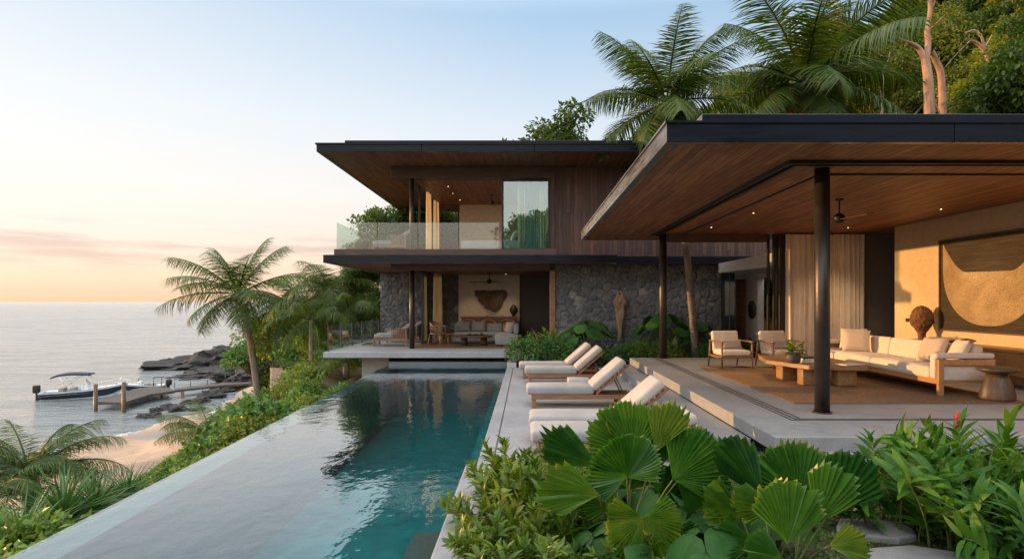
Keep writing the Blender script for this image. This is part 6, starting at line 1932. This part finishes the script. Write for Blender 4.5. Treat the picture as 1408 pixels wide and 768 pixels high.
# ================================================================ PLANTING: bed along the stone wall
sm = [make_shrub('leafy_shrub', 0.75, 0.85, 81, 'shrub', 1500, 0.085, 0.6, 14), make_shrub('leafy_shrub', 0.7, 0.75, 82, 'shrub_y', 1300, 0.09, 0.5, 13), make_shrub('leafy_shrub', 0.7, 0.8, 83, 'cover', 1500, 0.075, 0.6, 13)]
wb_ = [(-0.05, 17.55, 0.85, 0), (0.72, 17.45, 0.82, 0), (1.45, 17.5, 0.72, 2), (2.15, 17.75, 0.62, 2), (2.75, 17.35, 0.62, 0), (3.2, 17.3, 0.78, 1), (3.85, 17.2, 0.78, 1), (4.15, 17.9, 0.85, 2), (5.1, 17.3, 0.72, 0), (5.7, 17.6, 0.85, 1), (6.5, 17.2, 0.8, 2), (0.4, 18.2, 0.85, 2), (3.35, 18.2, 0.75, 0)]
wl_ = ['white flecked rounded shrub at the pool end of the wall bed', 'rounded shrub behind the farthest lounger', 'small leaved shrub below the driftwood, on its lounger side', 'low shrub right under the driftwood', 'low shrub behind the raised backrests, beyond the steps',
       'bright shrub on the pool side of the far bronze column', 'bright shrub just behind the far bronze column', 'dark small leaved shrub at the foot of the palm trunk, on the column side', 'shrub on the armchair side of the palm trunk', 'bright shrub under the stone wall corner',
       'dark shrub behind the armchairs, below the garden wing', 'dark shrub under the nest ferns at the pool end of the wall', 'shrub beneath the elephant ear leaves']
used = set()
for i, (x, y, s, k) in enumerate(wb_):
    o = sm[k] if k not in used else copy_tree(sm[k])
    used.add(k)
    place(o, x, y, s * 1.1, z=0.05, label=wl_[i], group='shrubs along the stone wall', rz=i * 1.3)
nf = rosette('nest_fern', 26, 0.85, 0.17, 91, 'shrub_y', 1.35, 0.15, 0.4, label='bright green nest fern at the pool end of the stone wall', cat='fern', nseg=7, prof=lambda t: min(1, 0.25 + t * 2.2) * (1 - max(0, (t - 0.55) / 0.45) ** 2.5))
place(nf, 0.72, 18.1, 0.95, z=0.45, rz=0.3)
el_ = big_leaf_plant('elephant_ear_plant', 13, 1.25, 0.36, 93, 'broad', 'dark elephant ear plant spreading over the stone wall, on the pool side of the driftwood')
place(el_, 1.75, 18.2, 0.95, z=0.15, rz=0.5, group='elephant ear plants')
o = copy_tree(el_); place(o, 4.05, 18.45, 1.08, z=0.2, rz=2.2, label='large dark elephant ear plant between the far column and the palm trunk')
o = copy_tree(el_); place(o, 5.25, 18.55, 0.9, z=0.1, rz=4.0, label='dark elephant ear plant on the armchair side of the palm trunk')
yl = rosette('yellow_leaf_plant', 7, 0.75, 0.28, 95, 'fan_y', 1.5, 0.9, 0.35, label='single pale yellow green leaf plant beside the palm trunk')
place(yl, 4.12, 17.45, 0.85, z=0.25, rz=1.0)
o = copy_tree(nf); place(o, 2.1, 18.0, 0.55, z=0.15, rz=2, label='small nest fern beneath the elephant ear leaves beside the driftwood')
fe = rosette('arching_fern', 34, 0.95, 0.10, 96, 'shrub', 1.4, 0.1, 0.55, label='arching fern in front of the plaster wall of the garden wing, behind the armchairs', cat='fern', prof=lambda t: (1 - t) ** 0.5 * (0.7 + 0.3 * math.sin(t * 40)))
place(fe, 6.3, 17.0, 1.0, z=0.3, rz=0.2)
o = copy_tree(fe); place(o, 7.0, 16.9, 0.85, z=0.3, rz=1.2, label='arching fern beside the dark sliding frames, behind the second armchair')
nl_ = rosette('brown_leaf_plant', 4, 0.8, 0.2, 97, 'dryleaf', 1.5, 1.1, 0.15, label='upright bronze leaved plant in front of the timber door jamb')
place(nl_, 0.42, 18.6, 0.9, z=0.35, rz=0.4)
# pot plant on the coffee table
pp = empty('potted_plant', (4.62, 10.75, CT), 'small leafy plant in a dark clay pot on the coffee table', 'potted plant')
m = MB(); m.lathe([(0.085, 0.0), (0.125, 0.03), (0.13, 0.12), (0.115, 0.17), (0.125, 0.18), (0.105, 0.175)], (4.62, 10.75, CT + 0.001), 26); m.build('pot', M['potclay'], pp)
rgp = np.random.default_rng(5)
f = Fol(); k = 90
d = rdir(k, 0.7, rgp)
f.leaves(np.array([4.62, 10.75, CT + 0.17]) + d * rgp.uniform(0.02, 0.15, k)[:, None], d, np.array([0, 0, 1.0]) + rgp.normal(size=(k, 3)) * 0.3, rgp.uniform(0.08, 0.16, k), rgp.uniform(0.03, 0.05, k), 0.3, 4)
f.build('foliage', M['shrub_y'], pp)

# ================================================================ PLANTING: palms
coconut_palm((4.79, 17.5, 0.0), (3.95, 17.55, 7.45), (4.55, 17.5, 3.6), 0.11, 0.09, 25, 2.6, 'coconut palm rising between the two roofs, its trunk standing by the stone wall', 101, nuts=True, up1=-0.8, droop=0.55, dens=90)
coconut_palm((10.1, 22.5, hz(10.1, 22.5)), (9.85, 22.0, 9.6), (10.2, 22.3, 6.0), 0.2, 0.15, 25, 4.1, 'large coconut palm with huge fronds behind the pavilion roof', 102, up1=-0.6, droop=0.62, dens=96)
p = D(358, 529, 33.0); p.z = hz(p.x, p.y)
coconut_palm(tuple(p), tuple(D(328, 404, p.y - 0.6)), tuple(D(352, 480, p.y)), 0.22, 0.15, 21, p.y / F * 98, 'leaning coconut palm on the slope above the beach, seen against the sea', 103, up1=-0.6, droop=0.58, dead=1)

def bushy_palm(px, py, d, L, n, label, seed, z=None, hgt=0.6, group=None, droop=1.0, dens=40, name='young_palm', up1=0.15):
    p = D(px, py, d); zz = hz(p.x, p.y) if z is None else z
    rg = np.random.default_rng(seed)
    root = empty(name, (p.x, p.y, zz), label, 'palm', group)
    m = MB(); m.tube([(p.x, p.y, zz - 0.3), (p.x, p.y, zz + hgt)], [0.12, 0.09], 10); m.build('trunk', M['palmbark'], root)
    f = Fol(); palm_fronds(f, (p.x, p.y, zz + hgt), n, L, rg, droop, 1.12, up1, dens=dens); f.build('crown', M['palm'], root)
    return root
# slope below the overflow edge (crown height from the photograph, ground below it)
def edge_palm(px, py, d, L, n, label, seed, **kw):
    p = D(px, py, d); g = hz(p.x, p.y)
    return bushy_palm(px, py, d, L, n, label, seed, z=g, hgt=max(0.15, p.z - g), **{**dict(dens=56), **kw})
edge_palm(40, 655, 9.6, 1.35, 26, 'young palm at the near end of the slope, its fronds rising over the beach', 111)
edge_palm(-15, 690, 8.2, 1.1, 13, 'young palm at the very edge of the view, below the pool edge', 112)
edge_palm(290, 600, 14.0, 1.25, 20, 'young palm beside the middle of the pool edge, above the end of the beach', 113)
edge_palm(128, 695, 9.4, 0.75, 9, 'small palm with arching fronds just under the pool edge, by the sand', 114)
edge_palm(438, 525, 25, 1.9, 15, 'young palm on the upper slope in front of the low stone wall', 115)
edge_palm(476, 530, 20.5, 1.3, 13, 'young palm under the terrace corner', 116)
edge_palm(412, 425, 34, 3.4, 20, 'tall feathery palm behind the leaning coconut palm', 117, up1=-0.5)
edge_palm(452, 400, 30, 3.1, 20, 'dense feathery palm beside the terrace rail', 118, up1=-0.5)
edge_palm(497, 398, 31, 2.9, 18, 'feathery palm close to the terrace stone wall', 119, up1=-0.5)
edge_palm(428, 440, 27, 2.0, 15, 'yellowish feathery palm in front of the palm thicket by the terrace', 120, up1=-0.6)
edge_palm(478, 425, 27.5, 1.9, 15, 'bright feathery palm beneath the balcony slab, behind the terrace rail', 122, up1=-0.5)
sws = []
for k, (px, py, d, s, lb) in enumerate(((88, 720, 7.9, 1.1, 'sword leaved rosette below the near end of the pool edge'), (176, 686, 9.4, 0.75, 'sword leaved rosette where the pool edge meets the view of the beach'), (130, 708, 8.4, 0.85, 'smaller sword leaved rosette between the two larger ones'), (28, 762, 6.6, 0.9, 'sword leaved rosette at the bottom corner by the pool edge'))):
    o = rosette('sword_plant', 120, 0.82, 0.042, 121, 'sword', 1.5, 0.05, 0.28, prof=lambda t: (1 - t) ** 0.55 * min(1, 0.5 + t * 3)) if k == 0 else copy_tree(sws[0])
    sws.append(o)
    p = D(px, py, d); place(o, p.x, p.y, s, z=p.z, label=lb, group='sword plants below the pool edge', rz=k * 1.1)

# slope shrubs
ss = [make_shrub('slope_shrub', 1.3, 1.5, 131, 'shrub_y', 620, 0.16, 0.5, 16), make_shrub('slope_shrub', 1.3, 1.3, 132, 'shrub', 620, 0.16, 0.55, 16), make_shrub('slope_shrub', 1.2, 1.4, 133, 'tree_b', 600, 0.15, 0.5, 15)]
SH = [max(v.co.z for v in [c for c in o.children if c.name.startswith('foliage')][0].data.vertices) for o in ss]
SR = [np.percentile([abs(v.co.x) for v in [c for c in o.children if c.name.startswith('foliage')][0].data.vertices], 99) for o in ss]
used = set()
def slope_shrub(x, y, s, k, label, group, dz=0.0):
    o = ss[k] if k not in used else copy_tree(ss[k])
    used.add(k)
    place(o, x, y, s, label=label, group=group, cat='shrub', dz=dz)
rs = random.Random(5)
SK1 = ([0, 60, 130, 200, 240, 262, 290, 330, 380, 440, 500], [700, 692, 688, 672, 650, 628, 594, 566, 545, 530, 512])   # how high the planting stands along the pool edge
SK2 = ([0, 222, 236, 262, 300, 335, 345, 385, 395, 500], [900, 760, 640, 600, 556, 534, 531, 529, 500, 470])
def fit(x, y, k, sk, jit):
    """largest scale at which shrub k standing at (x, y) stays under the planting line"""
    g = hz(x, y)
    for s in (1.3, 1.1, 0.95, 0.8, 0.68, 0.56, 0.46, 0.38, 0.31, 0.25, 0.2):
        ok = True
        for dx in (-0.75, 0, 0.75):
            px = VX + F * (x + dx * SR[k] * s) / y
            py = VY + (CZ - g - SH[k] * s * (0.97 if dx == 0 else 0.7)) / y * F
            if px > -30 and py < np.interp(px, *sk) + jit: ok = False; break
        if ok: return s
    return 0
for y in np.arange(5.0, 24, 0.85):
    for x in np.arange(-4.75, -8.2, -0.9):
        if rs.random() < 0.1: continue
        xx, yy = x + rs.uniform(-0.3, 0.3), y + rs.uniform(-0.4, 0.4)
        k = rs.choice([0, 0, 1, 2])
        s = min(0.95, fit(xx, yy, k, SK1, rs.uniform(0, 20)))
        if s < 0.2 or (yy > 16.6 and xx > -6.3 - SR[k] * s): continue
        if xx > -4.1 - 0.9 * SR[k] * s: xx = -4.1 - 0.9 * SR[k] * s
        slope_shrub(xx, yy, s, k, 'leafy green shrub packed on the slope right below the pool overflow edge', 'shrubs below the pool edge')
for px in list(range(204, 336, 10)) + list(range(338, 505, 12)):
    for f_ in (0.1, 0.32, 0.54, 0.76, 0.98):
        ye = 766 - px * 0.4967; yt = np.interp(px, *SK1) + 14
        p = drop(px + rs.uniform(-5, 5), ye + (yt - ye) * f_)
        if p.x < (-5.1 if p.y < 16.8 else -6.7) and -7.5 < p.z and p.y < 40: slope_shrub(p.x, p.y, 0.20 + 0.014 * p.y * rs.uniform(0.7, 1.15), rs.choice([0, 0, 1]), 'leafy green shrub packed on the slope right below the pool overflow edge', 'shrubs below the pool edge', dz=-0.1 if p.y < 17 else -0.3)
for y in np.arange(18, 50, 1.9):
    for x in np.arange(-8.5, -24, -1.8):
        xs_here = float(np.interp(y, XS_Y, XS_X))
        if x - xs_here < 12.6 or rs.random() < 0.1: continue
        xx, yy = x + rs.uniform(-0.6, 0.6), y + rs.uniform(-0.6, 0.6)
        k = rs.choice([0, 0, 1, 2])
        s = fit(xx, yy, k, SK2, rs.uniform(0, 12))
        if s < 0.2: continue
        slope_shrub(xx, yy, s, k, 'leafy green shrub covering the slope between the beach and the terrace', 'shrubs on the slope above the beach')
for y in np.arange(50, 92, 3.2):
    for x in np.arange(-13, -36, -3.2):
        xs_here = float(np.interp(y, XS_Y, XS_X))
        if x - xs_here < 12.0: continue
        slope_shrub(x + rs.uniform(-1, 1), y + rs.uniform(-1, 1), rs.uniform(1.6, 2.6), rs.choice([1, 2, 2]), 'large rounded bush of the headland thicket behind the leaning palm', 'bushes of the headland thicket')

# ================================================================ PLANTING: trees
tv = [make_tree('hill_tree', 7.5, 3.3, 141, 'tree_a', 'bark', 620, 0.24, 0.3, 8, 4), make_tree('hill_tree', 8.5, 3.0, 142, 'tree_b', 'palebark', 600, 0.24, 0.4, 8, 4), make_tree('hill_tree', 6.5, 3.4, 143, 'tree_c', 'bark', 560, 0.25, 0.28, 8, 4),
      make_tree('hill_tree', 9.0, 3.4, 144, 'tree_a', 'palebark', 560, 0.26, 0.42, 9, 4, flat=0.55)]
usedt = set()
def tree(x, y, s, k, label, group=None, dz=0.0, rz=None):
    o = tv[k] if k not in usedt else copy_tree(tv[k])
    usedt.add(k)
    return place(o, x, y, s, label=label, group=group, cat='tree', dz=dz, rz=rz)
# trees one can single out
tree(1.3, 38, 1.15, 3, 'rounded tree standing alone above the main roof, against the sky', rz=0.5, dz=-0.4)
tree(-2.4, 36, 0.8, 1, 'slim tree tip beside the rounded tree above the main roof', rz=1.5, dz=-0.8)
tree(-5.2, 29.5, 0.72, 0, 'dense tree behind the open bedroom corner and balcony', rz=0.2, dz=2.0)
tree(-3.4, 31.5, 0.85, 2, 'bright tree seen through the open bedroom, beside the plaster wall', rz=1.2, dz=1.6)
tree(-7.9, 31.0, 0.52, 1, 'thin leaved small tree rising behind the balcony glass', rz=2.2, dz=2.6)
for i, (px, py, d, s, k) in enumerate(((378, 462, 38, 1.4, 2), (395, 450, 34, 1.6, 0), (425, 455, 31, 1.5, 1), (455, 450, 29, 1.4, 0), (485, 452, 27.5, 1.3, 1), (505, 440, 29, 1.6, 2), (345, 470, 40, 1.4, 1), (440, 420, 36, 2.0, 2), (480, 410, 34, 2.0, 0), (400, 425, 39, 2.0, 1), (365, 440, 42, 1.7, 2))):
    p = D(px, py, d); slope_shrub(p.x, p.y, s, k, 'leafy bush filling the thicket under the feathery palms beside the terrace', 'bushes under the feathery palms', dz=p.z - hz(p.x, p.y) - SH[k] * s * 0.8)
tree(-14.5, 46, 0.78, 2, 'broad tree behind the palm thicket, its crown against the sunset sky', rz=0.9, dz=1.2)
tree(-11.2, 43, 0.72, 2, 'yellow green tree behind the feathery palms and the terrace', rz=3.0, dz=0.6)
tree(-16.2, 40, 0.50, 0, 'low dark tree right behind the leaning palm trunk', rz=4.0)
tree(-8.4, 36, 0.62, 2, 'bushy tree behind the terrace stone wall', rz=5.0)
# forest on the hillside
rs = random.Random(9)
nt = 0
for y in np.arange(20.5, 70, 3.0):
    for x in np.arange(10.5, 52, 3.1):
        if y < 26 and x < 13: continue
        xx, yy = x + rs.uniform(-1.1, 1.1), y + rs.uniform(-1.1, 1.1)
        pxx = VX + F * xx / yy
        if pxx > 1560 or pxx < 900: continue
        if 1205 < pxx < 1385 and yy < 33: continue
        tree(xx, yy, rs.uniform(0.55, 0.95), rs.choice([0, 0, 1, 2, 2, 3]), 'leafy evergreen tree in the forest covering the hillside', 'trees of the hillside forest', dz=-0.8)
        nt += 1
for x, y in ((4, 47), (7, 44), (7.5, 38), (10, 52), (3, 56), (12, 60)):
    tree(x + rs.uniform(-1, 1), y, rs.uniform(0.6, 0.8), rs.choice([0, 2, 3]), 'leafy evergreen tree in the forest covering the hillside', 'trees of the hillside forest', dz=-0.8)
# trees across the garden, behind the viewer: the glass door mirrors them
for x, y, s, k in ((4.2, -24, 1.7, 0), (9.0, -24, 1.9, 3), (-0.6, -30, 1.15, 1), (13.0, -20, 1.6, 0)):
    tree(x, y, s, k, 'leafy tree across the garden, mirrored in the bedroom glass door', 'trees mirrored in the glass door')

# the bare, pink barked tree on the hill
def bare_tree(name, label, limbs, mat, cat='tree', leaf=None):
    b = limbs[0][0][0]
    root = empty(name, tuple(b), label, cat)
    m = MB()
    for pts, r0, r1 in limbs:
        P = [Vector(p) for p in pts]
        out = []
        n = 6
        for i in range(len(P) - 1):
            p0, p1, p2, p3 = P[max(i - 1, 0)], P[i], P[i + 1], P[min(i + 2, len(P) - 1)]
            for k in range(n):
                t = k / n
                out.append(0.5 * ((2 * p1) + (p2 - p0) * t + (2 * p0 - 5 * p1 + 4 * p2 - p3) * t * t + (3 * p1 - p0 - 3 * p2 + p3) * t ** 3))
        out.append(P[-1])
        k = len(out)
        m.tube(out, [r0 + (r1 - r0) * i / (k - 1) for i in range(k)], 9, False)
    m.build('trunk', M[mat], root)
    if leaf:
        rg = np.random.default_rng(7); f = Fol(); clump_leaves(f, leaf, 500, 0.16, rg, 0.7, 0.5); f.build('crown', M['tree_b'], root, smooth=False)
    return root
d0 = 24.0
q = lambda px, py, dd=0.0: D(px, py, d0 + dd)
bare_tree('bare_tree', 'tall half bare tree with pink bark and forked trunks on the hillside', [
    ([q(1278, 200), q(1278, 150), q(1276, 108), q(1272, 80)], 0.22, 0.15), ([q(1272, 82), q(1262, 66), q(1246, 58, -0.4), q(1230, 54, -0.8)], 0.12, 0.05),
    ([q(1273, 84), q(1276, 62), q(1275, 40), q(1279, 14), q(1277, -30)], 0.13, 0.07), ([q(1297, 200, 0.4), q(1296, 150, 0.4), q(1294, 104, 0.3), q(1286, 82, 0.2), q(1280, 70)], 0.16, 0.10),
    ([q(1276, 42), q(1286, 34, 0.5), q(1300, 20, 0.8)], 0.05, 0.02), ([q(1279, 14), q(1285, 2), q(1288, -20)], 0.06, 0.03), ([q(1283, 140), q(1290, 152), q(1296, 170)], 0.04, 0.05)], 'pinkbark',
    leaf=[(*q(1228, 52, -0.8), 0.8), (*q(1300, 20, 0.8), 0.7), (*q(1310, 52, 0.4), 0.9), (*q(1276, -30), 1.1)])
bare_tree('bare_tree', 'curved leafless pink trunk bending over on the hillside', [
    ([q(1364, 160, 1), q(1362, 96, 1), q(1354, 70, 1), q(1340, 58, 1), q(1332, 56, 0.8)], 0.12, 0.05), ([q(1353, 68, 1), q(1350, 52, 1), q(1340, 42, 1), q(1326, 46, 1)], 0.06, 0.03), ([q(1333, 57, 0.8), q(1316, 74, 0.6), q(1300, 92, 0.5)], 0.03, 0.015),
    ([q(1355, 64, 1), q(1364, 48, 1.2)], 0.03, 0.01)], 'pinkbark')
bare_tree('bare_tree', 'thin pale bare trunk under the arching palm frond', [([q(1212, 165, 0), q(1213, 120, 0), q(1214, 98, 0)], 0.06, 0.04), ([q(1214, 99), q(1220, 86), q(1224, 70)], 0.03, 0.015), ([q(1213, 106), q(1207, 92), q(1204, 80)], 0.025, 0.012)], 'palebark')
p = D(1392, 152, 22.0)
bushy_palm(1392, 152, 22.0, 2.0, 15, 'small palm on the hillside just over the end of the pavilion roof', 151, z=p.z - 0.6, hgt=0.6)
p = D(1345, 158, 21.5)
bushy_palm(1345, 158, 21.5, 1.3, 12, 'low palm on the hillside beside the small palm over the pavilion roof', 152, z=p.z - 0.4, hgt=0.3)
